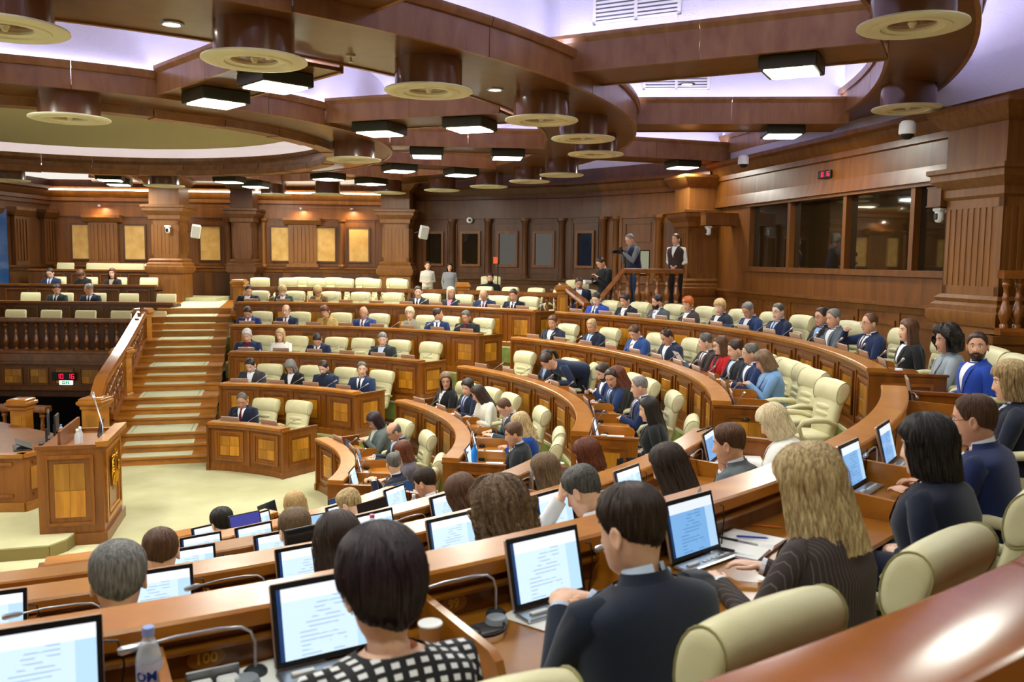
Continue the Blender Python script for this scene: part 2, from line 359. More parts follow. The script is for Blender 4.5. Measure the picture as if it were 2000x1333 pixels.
# right wall with the long interpreter-booth window
WDr = Wall((4.75, 20.6), (9.3, -1.0)); ZR = 2.86
mb = MB(); WDr.box(mb, 0, WDr.L, -.2, 0, 0, 2.86); WDr.box(mb, 0, WDr.L, -.2, 0, 4.72, 5.75)
aw0, aw1 = WDr.apx(1462), WDr.apx(1868)
WDr.box(mb, 0, aw0, -.2, 0, 2.86, 4.72); WDr.box(mb, aw1, WDr.L, -.2, 0, 2.86, 4.72); WDr.box(mb, aw0, aw1, -.2, 0, 2.86, 3.36)
wall_right = struct(mb.build('wall_right', WW))
mb = MB(); mould(WDr, mb, LEDGE, ZR); mb.build('dado_ledge', WW, wall_right)
mb = MB(); WDr.run(mb, [(d, 5.2 + h) for d, h in CORN], 0, WDr.L); WDr.box(mb, 0, WDr.L, 0, .06, 4.95, 5.2); WDr.run(mb, [(0, 4.72), (.1, 4.72), (.06, 4.95), (0, 4.95)], 0, WDr.L); mb.build('cornice', WW, wall_right)
wg = empty('window_9', WDr.P((aw0 + aw1) / 2, 0, 3.36)); wg['kind'] = 'structure'; wo = tuple(wg.location)
xs = [1462, 1540, 1648, 1780, 1868]
BOOTH = mat('booth_pane', '#20180c', .03, spec=1., coat=1.)
for i in range(4):
    b0, b1 = WDr.apx(xs[i]), WDr.apx(xs[i + 1])
    mb = MB(); WDr.box(mb, b0, b1, -.1, -.085, 3.36, 4.72); mb.build('pane', BOOTH, wg, off=wo)
for x in xs:
    b = WDr.apx(x); mb = MB(); WDr.box(mb, b - .05, b + .05, -.12, .03, 3.36, 4.72); mb.build('mullion', WW, wg, off=wo)
mb = MB(); WDr.box(mb, aw0 - .08, aw1 + .08, -.1, .06, 3.28, 3.38); mb.build('window_sill', WW, wg, off=wo)
mb = MB(); WDr.box(mb, aw0 - .08, aw1 + .08, -.1, .06, 4.66, 4.76); mb.build('window_head', WW, wg, off=wo)
for i in range(12):
    a = 1.6 + i * 1.12; mb = MB(); WDr.box(mb, a, a + .72, 0, .03, 1.95, 2.5); WDr.frame(mb, a - .07, a + .79, 1.88, 2.57, .07, .05); mb.build('dado_panel', WW, wall_right)
for i in range(12):
    a = 1.1 + i * 1.12; mb = MB(); WDr.box(mb, a - .05, a + .25, 0, .025, 1.7, 2.7); mb.build('dado_stile', WW, wall_right)
mb = MB(); mb.box(-16, 10, -3.2, -3.0, -.2, 7.3); struct(mb.build('wall_near', WWD))
# warm picture spots above the far pilasters
for x in (205, 592, 690):
    a = WA.apx(x); q = WA.P(a, .32, 4.93); e = tag(empty('wall_spot', q), 'small warm spotlight under the cornice %s' % {205: 'above the gallery pilaster', 592: 'above the pilaster among gold panels', 690: 'beside the last gold panel'}[x], 'spotlight', 'cornice spotlights')
    mb = MB(); mb.lathe([(.05, .02), (.055, -.03), (.045, -.035)], 14); mb.build('spot_ring', SILVER, e); mb = MB(); mb.lathe([(.043, -.03), (.005, -.03)], 14); mb.build('spot_lens', emis('spot_warm', '#ffcf85', 30), e)
    area('spot_glow', (q[0], q[1], 4.88), .08, .08, 14, (1., .72, .38))
# ---- fluted pillars
def pillar(x, y, rz, W, z0, zl, z1, m=WP, nf=6, label=''):
    e = struct(empty('pillar', (x, y, z0), rz)); h = W / 2
    def stackp(name, lv):
        mb = MB(); rings = []
        for (o_, z) in lv: rings.append([(-h - o_, -h - o_, z - z0), (h + o_, -h - o_, z - z0), (h + o_, h + o_, z - z0), (-h - o_, h + o_, z - z0)])
        mb.loft(rings); mb.build(name, m, e)
    stackp('plinth', [(.06, z0), (.06, zl - .2), (.1, zl - .18), (.14, zl - .1), (.14, zl), (.1, zl + .02)])
    stackp('base_moulding', [(.1, zl + .0), (.1, zl + .08), (.05, zl + .12), (.07, zl + .17), (.01, zl + .22)])
    stackp('shaft', [(-.012, zl + .2), (-.012, z1 - .5)])
    mb = MB()
    for q in range(4):
        M = Matrix.Rotation(q * pi / 2, 4, 'Z'); g = W / (nf * 2 + 3)
        mb.box(-h, -h + 1.5 * g, -h, -h + .02, zl + .2 - z0, z1 - .48 - z0, 0, M); mb.box(h - 1.5 * g, h, -h, -h + .02, zl + .2 - z0, z1 - .48 - z0, 0, M)
        for i in range(nf - 1):
            xx = -h + 2.5 * g + i * 2 * g + 0 * g; mb.box(xx, xx + g, -h, -h + .02, zl + .34 - z0, z1 - .62 - z0, 0, M)
        mb.box(-h, h, -h, -h + .02, zl + .2 - z0, zl + .34 - z0, 0, M); mb.box(-h, h, -h, -h + .02, z1 - .62 - z0, z1 - .48 - z0, 0, M)
    mb.build('fluting', m, e)
    stackp('capital', [(.0, z1 - .5), (.04, z1 - .46), (.04, z1 - .36), (.16, z1 - .24), (.16, z1 - .16), (.2, z1 - .14), (.2, z1 - .08), (.02, z1 - .06), (.02, z1 + .45), (.1, z1 + .5), (.22, z1 + .66), (.22, z1 + .72)])
    mb = MB()
    for q in range(4):
        M = Matrix.Rotation(q * pi / 2, 4, 'Z'); hh = h + .06
        mb.box(-h * .62, h * .62, -hh - .02, -hh, .25, max(zl - z0 - .35, .5), 0, M)
    mb.build('plinth_panel', m, e)
    return e
pillar(*at_y(333, 500, 24.6)[:2], 0.03, .78, 1.72, 3.18, 4.95)
pillar(*at_y(777, 500, 25.7)[:2], -.05, .80, 1.6, 3.15, 4.95)
pillar(-7.95, 25.9, .03, .6, 1.72, 3.18, 4.95, m=WWD, nf=5)
q = WDr.P(WDr.apx(1385), .3, 0); pillar(q[0], q[1], atan2(WDr.u[1], WDr.u[0]) + pi / 2, .84, 1.6, 2.86, 4.75)
pillar(6.62, 11.75, atan2(WDr.u[1], WDr.u[0]) + pi / 2, 1.05, 1.6, 2.86, 4.85, nf=8)
# ================================================================ ceiling (concentric rings, lower towards the middle)
KX, KY = -8.35, 15.9; KC = (KX, KY)
def KP(R, a, z=0.): a = radians(a); return np.array([KX + R * cos(a), KY + R * sin(a), z])
ceil = struct(empty('ceiling', (KX, KY, 5.5))); CO = (KX, KY, 5.5)
def ringbeam(name, Ri, Ro, zs, h, a0, a1, n):
    mb = MB()     # soffit with mouldings at both edges
    mb.arc([(Ri + .02, zs), (Ro - .02, zs), (Ro - .02, zs + .04), (Ri + .02, zs + .04)], a0, a1, n, KC, caps=a1 - a0 < 359); mb.build(name + '_soffit', WCS, ceil, off=CO)
    for rr, sg, nm in ((Ri, -1, 'inner'), (Ro, 1, 'outer')):
        mb = MB(); seg = max(6, int((a1 - a0) / 12))
        for i in range(seg):
            b0, b1 = a0 + (a1 - a0) * i / seg, a0 + (a1 - a0) * (i + 1) / seg
            m2 = MB(); P = [(rr, zs - .015), (rr, zs + h), (rr + sg * .03, zs + h), (rr + sg * .05, zs + h + .05), (rr + sg * .05, zs + h + .09), (rr - sg * .05, zs + h + .09), (rr - sg * .05, zs - .015)]
            m2.arc(P, b0 + .04, b1 - .04, 6, KC); m2.build(name + '_fascia_board', WC, ceil, off=CO)
ringbeam('inner_ring', 5.1, 6.1, 5.48, .22, -180, 180, 72)
ringbeam('main_ring', 8.9, 10.45, 5.6, .30, -115, 112, 72)
ringbeam('outer_ring', 13.8, 14.75, 5.95, .30, -75, 36, 36)
# lip of the dome and the dome itself
for i in range(30):
    b0, b1 = i * 12, i * 12 + 12; hh = .05 * (i % 2)
    mb = MB(); mb.arc([(4.86, 5.36 + hh * .3), (5.12, 5.36 + hh * .3), (5.12, 5.62), (5.0, 5.62), (4.95, 5.5), (4.86, 5.48)], b0 + .1, b1 - .1, 4, KC); mb.build('dome_lip_board', WC, ceil, off=CO)
mb = MB(); mb.lathe([(.01, 6.35), (2.0, 6.30), (3.4, 6.15), (4.5, 5.93)][::-1], 64, (KX, KY, 0)); mb.build('dome', CREAM, ceil, off=CO, smooth=60)
mb = MB(); mb.lathe([(5.9, 5.7), (5.9, 6.1), (5.4, 6.3), (4.3, 6.3), (4.48, 5.94), (4.5, 5.93)], 64, (KX, KY, 0)); mb.f = [f for f in mb.f if len(f) == 4]; mb.m = mb.m[:len(mb.f)]; mb.build('dome_cove', mat('cove_plaster', '#e6e4e2', .9), ceil, off=CO, smooth=60)
def strip(name, R, w_, z, a0, a1, n, m): mb = MB(); mb.arc(rectprof(R, R + w_, z, z + .02), a0, a1, n, KC, caps=False); return mb.build(name, m, ceil, off=CO)
COLD = emis('cove_cold', '#dfe0ff', 14); COLD2 = emis('cove_white', '#fdfaff', 9)
strip('cove_lamp', 5.2, .10, 5.56, -180, 180, 72, COLD2)
strip('cove_lamp', 6.0, .05, 5.735, -180, 180, 72, COLD); strip('cove_lamp', 8.98, .08, 5.93, -115, 112, 72, COLD)
strip('cove_lamp', 10.27, .1, 5.93, -115, 112, 72, COLD); strip('cove_lamp', 13.88, .1, 6.28, -75, 36, 40, COLD); strip('cove_lamp', 14.57, .1, 6.28, -75, 36, 40, COLD)
# white plaster: inner coffer slab, drum above the main ring, outer slab
mb = MB(); mb.lathe([(5.98, 5.6), (5.98, 6.6), (9.7, 6.6)], 96, (KX, KY, 0)); mb.f = [f for f in mb.f if len(f) == 4]; mb.m = mb.m[:len(mb.f)]; mb.build('coffer_slab', PLASTER, ceil, off=CO)
mb = MB(); mb.arc([(9.6, 5.9), (9.9, 5.9), (9.9, 7.35), (9.6, 7.35)], -120, 115, 80, KC); mb.build('drum_wall', PLASTER, ceil, off=CO)
mb = MB(); mb.box(-16, 12, -4, 28, 7.3, 7.4); mb.build('roof_slab', PLASTER, ceil, off=CO)
for W_ in (WDr, WCc, WBt, WBs): mb = MB(); W_.box(mb, -.1, W_.L + .1, -.2, -.02, 5.55, 7.35); mb.build('upper_wall', PLASTER, ceil, off=CO)
def radial(a, Ra, Rb, zs, h, w_, wallz=None, vent=None):
    d = np.array([cos(radians(a)), sin(radians(a))]); nrm = np.array([-d[1], d[0]])
    def q(R, n): p = np.array([KX, KY]) + d * R + nrm * n; return p[0], p[1]
    S = [(*q(Ra, 0), *nrm), (*q(Rb, 0), *nrm)]; hw = w_ / 2
    mb = MB(); mb.sweep(rectprof(-hw + .02, hw - .02, zs, zs + .04), S); mb.build('beam_soffit', WCS, ceil, off=CO)
    for sg in (-1, 1):
        nseg = 2
        for i in range(nseg):
            S2 = [(*q(Ra + (Rb - Ra) * (i + t), 0), *nrm) for t in (0, 1)] if nseg == 1 else [(*q(Ra + (Rb - Ra) * (i / nseg) + .004, 0), *nrm), (*q(Ra + (Rb - Ra) * ((i + 1) / nseg) - .004, 0), *nrm)]
            mb = MB(); mb.sweep([(sg * (hw - .05), zs - .015), (sg * hw, zs - .015), (sg * hw, zs + h), (sg * (hw + .04), zs + h + .05), (sg * (hw + .04), zs + h + .09), (sg * (hw - .05), zs + h + .09)], S2); mb.build('beam_fascia_board', WC, ceil, off=CO)
    for sg in (-1, 1):
        mb = MB(); mb.sweep(rectprof(sg * (hw - .13), sg * (hw - .07), zs + h + .04, zs + h + .06), S); mb.build('cove_lamp', COLD, ceil, off=CO)
    if wallz:
        mb = MB(); mb.sweep(rectprof(-.12, .12, zs + h, wallz), S); mb.build('partition', PLASTER, ceil, off=CO)
    return q, nrm, d
LITES = []
for a in (-72, -46.5, -21, 4.5, 30, 55.5, 81, 106.5, 132, 158, -98):
    radial(a, 6.1, 8.9, 5.52, .24, .95); LITES += [(a, 6.75, 5.52), (a, 8.25, 5.52)]
for a in (-50, -27.5, -4.5, 19):
    q, nrm, d = radial(a, 10.1, 13.85, 5.75, .32, .95, 7.3); LITES.append((a, 12.9, 5.75))
    if a != 19:     # ventilation grille on the partition, facing the hall below it
        for fs in (-1,):
            mb = MB(); z0, z1 = 6.35, 7.0; c0, c1 = 10.55, 11.65
            def vp(R, n, z): x, y = q(R, n); return (x, y, z)
            vent = tag(empty('vent_grille', vp((c0 + c1) / 2, fs * .12, z0)), {-50: 'white louvred vent high on the partition at ring edge', -27.5: 'white double louvred vent above the lit radial beam', -4.5: 'white louvred vent above the second radial beam'}[a], 'vent', 'ceiling vents'); vo = tuple(vent.location)
            def vb(n0, n1, R0, R1_, z0_, z1_, nm, m):
                m2 = MB(); P = [vp(R0, n0, z0_), vp(R1_, n0, z0_), vp(R1_, n1, z0_), vp(R0, n1, z0_), vp(R0, n0, z1_), vp(R1_, n0, z1_), vp(R1_, n1, z1_), vp(R0, n1, z1_)]
                m2.add(P, [(0, 3, 2, 1), (4, 5, 6, 7), (0, 1, 5, 4), (1, 2, 6, 5), (2, 3, 7, 6), (3, 0, 4, 7)]); return m2.build(nm, m, vent, off=vo)
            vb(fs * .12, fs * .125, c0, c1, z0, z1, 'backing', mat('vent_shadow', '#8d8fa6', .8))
            for (r0, r1) in ((c0, c0 + .04), (c1 - .04, c1), ((c0 + c1) / 2 - .02, (c0 + c1) / 2 + .02)): vb(fs * .12, fs * .15, r0, r1, z0, z1, 'frame', WHITEP)
            for (zz) in (z0, z1 - .03): vb(fs * .12, fs * .15, c0, c1, zz, zz + .03, 'frame', WHITEP)
            for i in range(12): vb(fs * .12, fs * .145, c0 + .03, c1 - .03, z0 + .045 + i * .048, z0 + .07 + i * .048, 'slat', WHITEP)
for a in (-74,): radial(a, 10.1, 13.85, 5.75, .32, .95, 7.3); LITES.append((a, 12.9, 5.75)); LITES.append((a, 11.3, 5.75))  # beam and lamps out of view, added to brighten the near seats
for a in (-62, -38): radial(a, 14.7, 18.8, 5.95, .3, .95); LITES += [(a, 15.9, 5.95), (a, 17.6, 5.95)]  # more unseen beams and lamps, added overhead for light near the camera
# ---- ceiling fittings
def lightbox():
    mb = MB(); mb.cbox(0, 0, -.075, .62, .62, .15, .012); h = mb.mesh('housing', mat('lamp_housing', '#3a3a26', .35, metal=.3))
    mb = MB(); mb.cbox(0, 0, -.155, .52, .52, .012, .004); d_ = mb.mesh('diffuser', emis('lamp_panel', '#f4fff2', 26)); return [('housing', h, []), ('diffuser', d_, [])]
LB = lightbox(); i = 0
for (a, R, zs) in LITES:
    p = KP(R, a, zs); i += 1
    lab = 'square lit panel lamp under the radial beam, %s beam zone, %s lamp' % ('outer' if R > 10 else 'inner', ORD[min(i, 17)] if i <= 17 else 'later ' + ORD[i - 17])  # labels the unseen added lamps as well as the visible ones
    stamp('ceiling_light', LB, p, radians(a), lab, 'ceiling light', 'square ceiling lamps')
    if p[1] > -1 and p[1] < 26: area('lamp_glow', (p[0], p[1], zs - .18), .5, .5, 42 if R < 10 else 52 if R < 14 else 13, (1., .97, .86))
def diffuser():
    mb = MB(); mb.lathe([(.36, 0), (.36, -.3)], 40); dr_ = mb.mesh('drum', mat('drum_wood', '#6f4528', .24, coat=.6), smooth=50)
    mb = MB(); mb.lathe([(.35, -.29), (.47, -.31), (.475, -.325), (.46, -.335), (.40, -.345), (.34, -.335), (.33, -.345), (.27, -.345), (.26, -.33), (.21, -.32), (.20, -.27)], 48); pl = mb.mesh('diffuser_plate', OFFW, smooth=40)
    mb = MB(); mb.lathe([(.14, -.25), (.16, -.285), (.04, -.30), (.02, -.34)], 20); co = mb.mesh('core', OFFW); return [('drum', dr_, []), ('diffuser_plate', pl, []), ('core', co, [])]
DF = diffuser(); i = 0
for (R, a, zs, rg) in [(9.78, a, 5.6, 'main') for a in (-64, -52.4, -40.6, -27.2, -16.6, -5.3, 16.8, 27, 37.8, 48.7, 60, 72, 82, -76)] + [(5.6, a, 5.5, 'inner') for a in (-60, -6, 92, 127)] + [(14.27, a, 5.95, 'outer') for a in (-33.3, -14.5)]:
    i += 1; nm = {'main': 'main wooden ring', 'inner': 'dome ring', 'outer': 'outer ring by the window wall'}[rg]
    stamp('air_diffuser', DF, KP(R, a, zs), radians(a), 'round cream air diffuser on a wooden drum under the %s' % nm, 'air diffuser', 'air diffusers of the ' + nm)
mb = MB(); mb.lathe([(.075, 0), (.11, 0), (.11, -.012), (.08, -.02), (.075, -.005)], 24); tr_ = mb.mesh('trim_ring', SILVER)
mb = MB(); mb.lathe([(.075, -.006), (.01, -.006)], 20); bl = mb.mesh('lamp_face', emis('downlight', '#fffdf6', 18)); DL = [('trim_ring', tr_, []), ('lamp_face', bl, [])]
i = 0
for (x, y, zs) in [(335, 45, 5.6), (967, 174, 5.6), (475, 243, 5.48), (638, 282, 5.48), (1342, 163, 5.95), (1582, 264, 5.95), (1468, 296, 5.95), (1052, 342, 5.6), (1210, 340, 5.95)]:
    i += 1; p = at_z(x, y, zs); stamp('downlight', DL, p, 0, 'small round recessed downlight in the wooden ceiling ring', 'downlight', 'recessed downlights')
mb = MB(); mb.lathe([(.05, 0), (.05, -.012), (.012, -.02), (.012, -.06), (.03, -.065), (.03, -.072)], 12); sp_ = mb.mesh('sprinkler_head', mat('sprinkler_paint', '#c9bfa8', .4, metal=.3))
for (x, y, zs) in [(685, 108, 5.6), (330, 226, 5.5), (670, 298, 5.5), (1541, 277, 5.95), (1395, 312, 5.95), (1010, 357, 5.6), (833, 369, 5.6)]:
    o = child('sprinkler', sp_, None, at_z(x, y, zs)); tag(o, 'small pale fire sprinkler hanging from the wooden ceiling', 'sprinkler', 'fire sprinklers')
# ================================================================ curved desks
def tri_box(x0, x1, y0, y1, z0, z1): return MB().box(x0, x1, y0, y1, z0, z1)
def panel_meshes(w_, h0, h1):
    """a raised frame and its four veneer tiles, drawn in x (along), -y (towards the viewer), z"""
    mb = MB(); fw = w_ * .72; t = .035; d = .028
    def fr(x0, x1, z0, z1, t, d):
        mb.box(x0, x1, -d, 0, z0, z0 + t); mb.box(x0, x1, -d, 0, z1 - t, z1); mb.box(x0, x0 + t, -d, 0, z0 + t, z1 - t); mb.box(x1 - t, x1, -d, 0, z0 + t, z1 - t)
    fr(-fw / 2, fw / 2, h0, h1, t, d); fr(-fw / 2 + t, fw / 2 - t, h0 + t, h1 - t, .03, .012)
    m0 = mb.mesh('panel_frame', WD, smooth=0); tw = fw / 2 - .085; th = (h1 - h0) / 2 - .085
    mb = MB(); mb.cbox(0, -.006, 0, tw - .002, .016, th - .002, .004); m1 = mb.mesh('veneer_tile', WT, smooth=0)
    return m0, m1, tw, th
def divider_mesh():
    mb = MB(); P = [(0, 0), (.50, 0), (.54, .02), (.55, .05), (.53, .09), (.49, .11), (0, .13)]
    v = [(x, -.014, z) for x, z in P] + [(x, .014, z) for x, z in P]; n = len(P)
    mb.add(v, [tuple(range(n)), tuple(range(2 * n - 1, n - 1, -1))] + [(i, i + n, (i + 1) % n + n, (i + 1) % n) for i in range(n)]); return mb.mesh('divider', WDL)
DIV = divider_mesh()
BENCH = {}
NM = {5: [(60, 1262), (640, 1172), (1075, 1070), (1358, 985), (1668, 872), (1733, 833), (1764, 792)], 4: [(-40, 1215), (300, 1130), (605, 1065), (890, 1030), (1088, 975), (1232, 915), (1390, 850)], 3: [(372, 1080), (545, 1040), (735, 1003), (876, 970), (982, 932), (1062, 893)], 2: [(395, 1048), (500, 1035), (668, 978), (776, 958)], 1: [(408, 1033), (506, 1005)]}
def bench(sec, k, a0, a1, n, ends=(True, True)):
    R, z = row_R(k), row_z(k); am = (a0 + a1) / 2; o = PT(R, am, z)
    e = tag(empty('curved_desk', o), 'curved wooden desk with veneered panels, %s row up in the %s' % (ORD[k], SECT[sec]), 'desk', 'curved desk rows'); of = tuple(o)
    N = max(8, int((a1 - a0) * R / 12)); BENCH[sec, k] = (a0, a1, n, e)
    def part(nm, prof, m, b0=a0, b1=a1, NN=N): mb = MB(); mb.arc(prof, b0, b1, NN); return mb.build(nm, m, e, off=of)
    part('front_board', rectprof(R + .02, R + .05, z + .02, z + .73), WD)
    part('plinth', [(R - .012, z), (R + .06, z), (R + .06, z + .11), (R + .02, z + .11), (R, z + .09)], WD)
    part('top_rail', [(R - .035, z + .755), (R - .02, z + .745), (R + .02, z + .74), (R + .16, z + .74), (R + .165, z + .79), (R + .155, z + .80), (R - .03, z + .80), (R - .04, z + .79)], WDL)
    part('under_moulding', [(R - .01, z + .70), (R + .05, z + .69), (R + .05, z + .745), (R - .02, z + .745)], WD)
    part('back_board', rectprof(R + .10, R + .12, z + .60, z + .745), WD)
    part('back_ledge', [(R + .12, z + .685), (R + .15, z + .685), (R + .155, z + .70), (R + .12, z + .71)], WDL)
    part('worktop', [(R + .05, z + .575), (R + .64, z + .575), (R + .655, z + .59), (R + .65, z + .605), (R + .05, z + .605)], WDL)
    part('apron', rectprof(R + .56, R + .58, z + .50, z + .576), WD)
    da = (a1 - a0) / n; w_ = R * radians(da); m0, m1, tw, th = panel_meshes(w_, .17, .66)
    for i in range(n):
        a = a0 + da * (i + .5); p = PT(R + .02 + (1 - cos(radians(da * .36))) * 0, a, z); rz = radians(a) - pi / 2 + pi
        c = child('panel_frame', m0, e, tuple(p - o), (0, 0, rz + pi))
        q = 0
        for sx in (-1, 1):
            for sz in (-1, 1):
                t = child('veneer_tile', m1, c, (sx * tw / 2, 0, .415 + sz * th / 2)); q += 1
                if q in (2, 3): t.scale = (.999, .9, .999)
    for i in range(n + 1):
        a = a0 + da * i; p = PT(R, a, z); mb = MB()
        mb.arc(rectprof(R + .002, R + .03, z + .03, z + .70), a - .35 * 3.2 / R, a + .35 * 3.2 / R, 1); mb.build('stile', WD, e, off=of, smooth=0)
        if 0 < i < n and sec != 'near': child('divider', DIV, e, tuple(PT(R + .11, a, z + .6) - o), (0, 0, radians(a)))
    if sec == 'near':
        for (x, y) in NM[k]:
            a = locate(R + .235, z + .74, x, y, -82, -20) - degrees(.47 / R)
            if a > a0: child('divider', DIV, e, tuple(PT(R + .11, a, z + .6) - o), (0, 0, radians(a)))
    for j, (a, sg) in enumerate(((a0, -1), (a1, 1))):
        if not ends[j]: continue
        p = PT(R, a, z); M = Matrix.Translation(Vector(p)) @ Matrix.Rotation(radians(a), 4, 'Z'); s0, s1 = (-.035, 0) if sg < 0 else (0, .035)
        mb = MB(); mb.box(-.02, .70, s0, s1, 0, .74, 0, M); mb.box(-.035, .715, s0 - .01, s1 + .01, 0, .1, 0, M); mb.box(-.03, .715, s0 - .012, s1 + .012, .735, .76, 0, M); ep = mb.build('end_panel', WD, e, off=of)
        y0, y1 = (s0 - .015, s0) if sg < 0 else (s1, s1 + .015)
        mb = MB()
        for bx in ((.1, .58, .17, .2), (.1, .58, .63, .66), (.1, .13, .2, .63), (.55, .58, .2, .63)): mb.box(bx[0], bx[1], y0, y1, bx[2], bx[3], 0, M)
        mb.build('end_frame', WD, ep, off=of)
        for xx in (.17, .34):
            for zz in (.24, .415):
                mb = MB(); mb.box(xx + .002, xx + .168, y0 * .5 + (s0 if sg < 0 else s1) * .5, (s0 if sg < 0 else s1), zz + .002, zz + .173, 0, M); mb.build('veneer_tile', WT, ep, off=of, smooth=0)
    return e
for k, (a0, a1, n) in {1: (55.7, 81, 2), 2: (54.5, 87.5, 4), 3: (53.3, 91, 6), 4: (52, 94, 8), 5: (50.5, 95.5, 10)}.items(): bench('far', k, a0, a1, n)
for k, (a0, a1, n) in {1: (-7, 39, 4), 2: (-11, 41, 6), 3: (-12.3, 44, 8), 4: (-12.5, 45.5, 11), 5: (-13, 47, 13)}.items(): bench('mid', k, a0, a1, n)
for k, (a0, a1, n) in {1: (-50, -30, 2), 2: (-66, -27, 5), 3: (-68, -25.5, 7), 4: (-78, -24.5, 10), 5: (-82, -20.8, 13)}.items(): bench('near', k, a0, a1, n)
# ================================================================ chairs
def srect(hx, hy, n=20, e=.45):
    return [(hx * (abs(cos(t)) ** e) * (1 if cos(t) >= 0 else -1), hy * (abs(sin(t)) ** e) * (1 if sin(t) >= 0 else -1)) for t in (2 * pi * (j + .5) / n for j in range(n))]
def chair_parts():
    L = []
    mb = MB(); rings = []
    for z, s in ((.36, .86), (.37, .95), (.41, 1), (.45, 1), (.475, .95), (.485, .8)): rings.append([(x * s, y * s + .02, z - .03 * (y < -.1) * 0) for x, y in srect(.255, .255, 28, .5)])
    mb.loft(rings); L.append(('seat', mb.mesh('seat', LEATHER, smooth=50), []))
    # back shell and cushion: lofted up a leaning spine
    mb = MB(); rings = []
    sp = [(.40, -.20, .205, .05), (.47, -.225, .215, .06), (.60, -.245, .235, .065), (.75, -.27, .25, .065), (.90, -.31, .262, .06), (1.0, -.345, .262, .055), (1.05, -.365, .25, .045)]
    for z, y, hx, hy in sp: rings.append([(x, yy + y, z + yy * .25) for x, yy in srect(hx, hy, 28, .55)])
    mb.loft(rings); bk = mb.mesh('backrest', LEATHER, smooth=55)
    subs = []
    for zc, yc in ((.62, -.187), (.70, -.20), (.78, -.215)):
        m2 = MB(); R = []
        for x in (-.14, -.135, -.12, 0, .12, .135, .14):
            s_ = max(.15, 1 - abs(x / .142) ** 6); R.append([(x, yc + .028 * s_ * cos(t), zc + .042 * s_ * sin(t)) for t in (2 * pi * j / 10 for j in range(10))])
        m2.loft(R); subs.append(('back_cushion', m2.mesh('back_cushion', LEATHER, smooth=60)))
    L.append(('backrest', bk, subs))
    # rolled headrest
    mb = MB(); R = []; cs0 = [(-.245, .84), (-.225, .91), (-.238, 1.0), (-.275, 1.065), (-.325, 1.095), (-.375, 1.09), (-.41, 1.05), (-.41, .99), (-.385, .92), (-.345, .86), (-.29, .83)]; nn_ = len(cs0); cs = []
    for i in range(nn_):
        p0, p1, p2, p3 = (np.array(cs0[(i + j) % nn_]) for j in (-1, 0, 1, 2))
        for t in (0, .5): cs.append(tuple(.5 * (2 * p1 + (p2 - p0) * t + (2 * p0 - 5 * p1 + 4 * p2 - p3) * t * t + (3 * p1 - p0 - 3 * p2 + p3) * t ** 3)))
    cy, cz = -.32, .97
    for x in (-.268, -.266, -.258, -.24, -.2, -.1, 0, .1, .2, .24, .258, .266, .268):
        s_ = 1 - .12 * (abs(x) / .268) ** 6 - (.35 if abs(x) > .267 else .10 if abs(x) > .265 else 0); R.append([(x, cy + (y - cy) * s_, cz + (z - cz) * s_ + .012 * (1 - (x / .268) ** 2)) for y, z in cs])
    mb.loft(R); hr = mb.mesh('headrest', LEATHER, smooth=65)
    pp = []
    for sx in (-1, 1): m2 = MB(); m2.tube([(sx * .259, cy + (y - cy) * .94, cz + (z - cz) * .94) for y, z in cs + cs[:1]], .0035, 5); pp.append(('piping', m2.mesh('piping', SEAM)))
    L.append(('headrest', hr, pp))
    for sx in (-1, 1):
        mb = MB(); mb.tube([(sx * .27, -.24, .60), (sx * .285, -.1, .655), (sx * .29, .06, .665), (sx * .285, .19, .645), (sx * .275, .235, .58), (sx * .265, .19, .47), (sx * .25, .1, .42)], [.022, .032, .036, .034, .026, .022, .02], 8); L.append(('armrest', mb.mesh('armrest', LEATHER, smooth=60), []))
    mb = MB(); mb.lathe([(.03, .08), (.03, .36)], 10); L.append(('gas_lift', mb.mesh('gas_lift', DKGREY), []))
    mb = MB()
    for i in range(5):
        a = 2 * pi * i / 5; mb.tube([(0, 0, .10), (.16 * cos(a), .16 * sin(a), .09), (.29 * cos(a), .29 * sin(a), .065)], [.035, .028, .02], 6); mb.sphere((.29 * cos(a), .29 * sin(a), .03), .03, 8, 5)
    L.append(('star_base', mb.mesh('star_base', DKGREY), [])); return L
CH = chair_parts()
def chair(p, face, label, group, scale=1.0): return stamp('office_chair', CH, tuple(p), face - pi / 2, label, 'chair', group, scale)
def plain_chair_parts():
    mb = MB(); R = []
    for z, y, hx, hy in ((.47, -.2, .22, .035), (.52, -.205, .235, .045), (.75, -.22, .25, .045), (.9, -.245, .25, .04), (.94, -.255, .235, .02)): R.append([(x, yy + y, z) for x, yy in srect(hx, hy, 24, .35)])
    mb.loft(R); b = mb.mesh('backrest', LEATHER, smooth=50)
    m2 = MB(); m2.tube([(-.2, -.165, .58), (-.1, -.16, .545), (0, -.158, .535), (.1, -.16, .545), (.2, -.165, .58)], .008, 5)
    m3 = MB(); m3.cbox(0, .03, .44, .5, .48, .1, .04); m4 = MB(); m4.tube([(-.2, .2, .0), (-.2, .2, .4), (-.2, -.16, .4), (-.2, -.2, .0)], .014, 6); m4b = MB(); m4b.tube([(.2, .2, .0), (.2, .2, .4), (.2, -.16, .4), (.2, -.2, .0)], .014, 6)
    return [('backrest', b, [('seam', m2.mesh('seam', SEAM))]), ('seat', m3.mesh('seat', LEATHER, smooth=50), []), ('leg_frame', m4.mesh('leg_frame', DKGREY), []), ('leg_frame', m4b.mesh('leg_frame', DKGREY), [])]
PC = plain_chair_parts()
def pchair(p, face, label, group): return stamp('conference_chair', PC, tuple(p), face - pi / 2, label, 'chair', group)
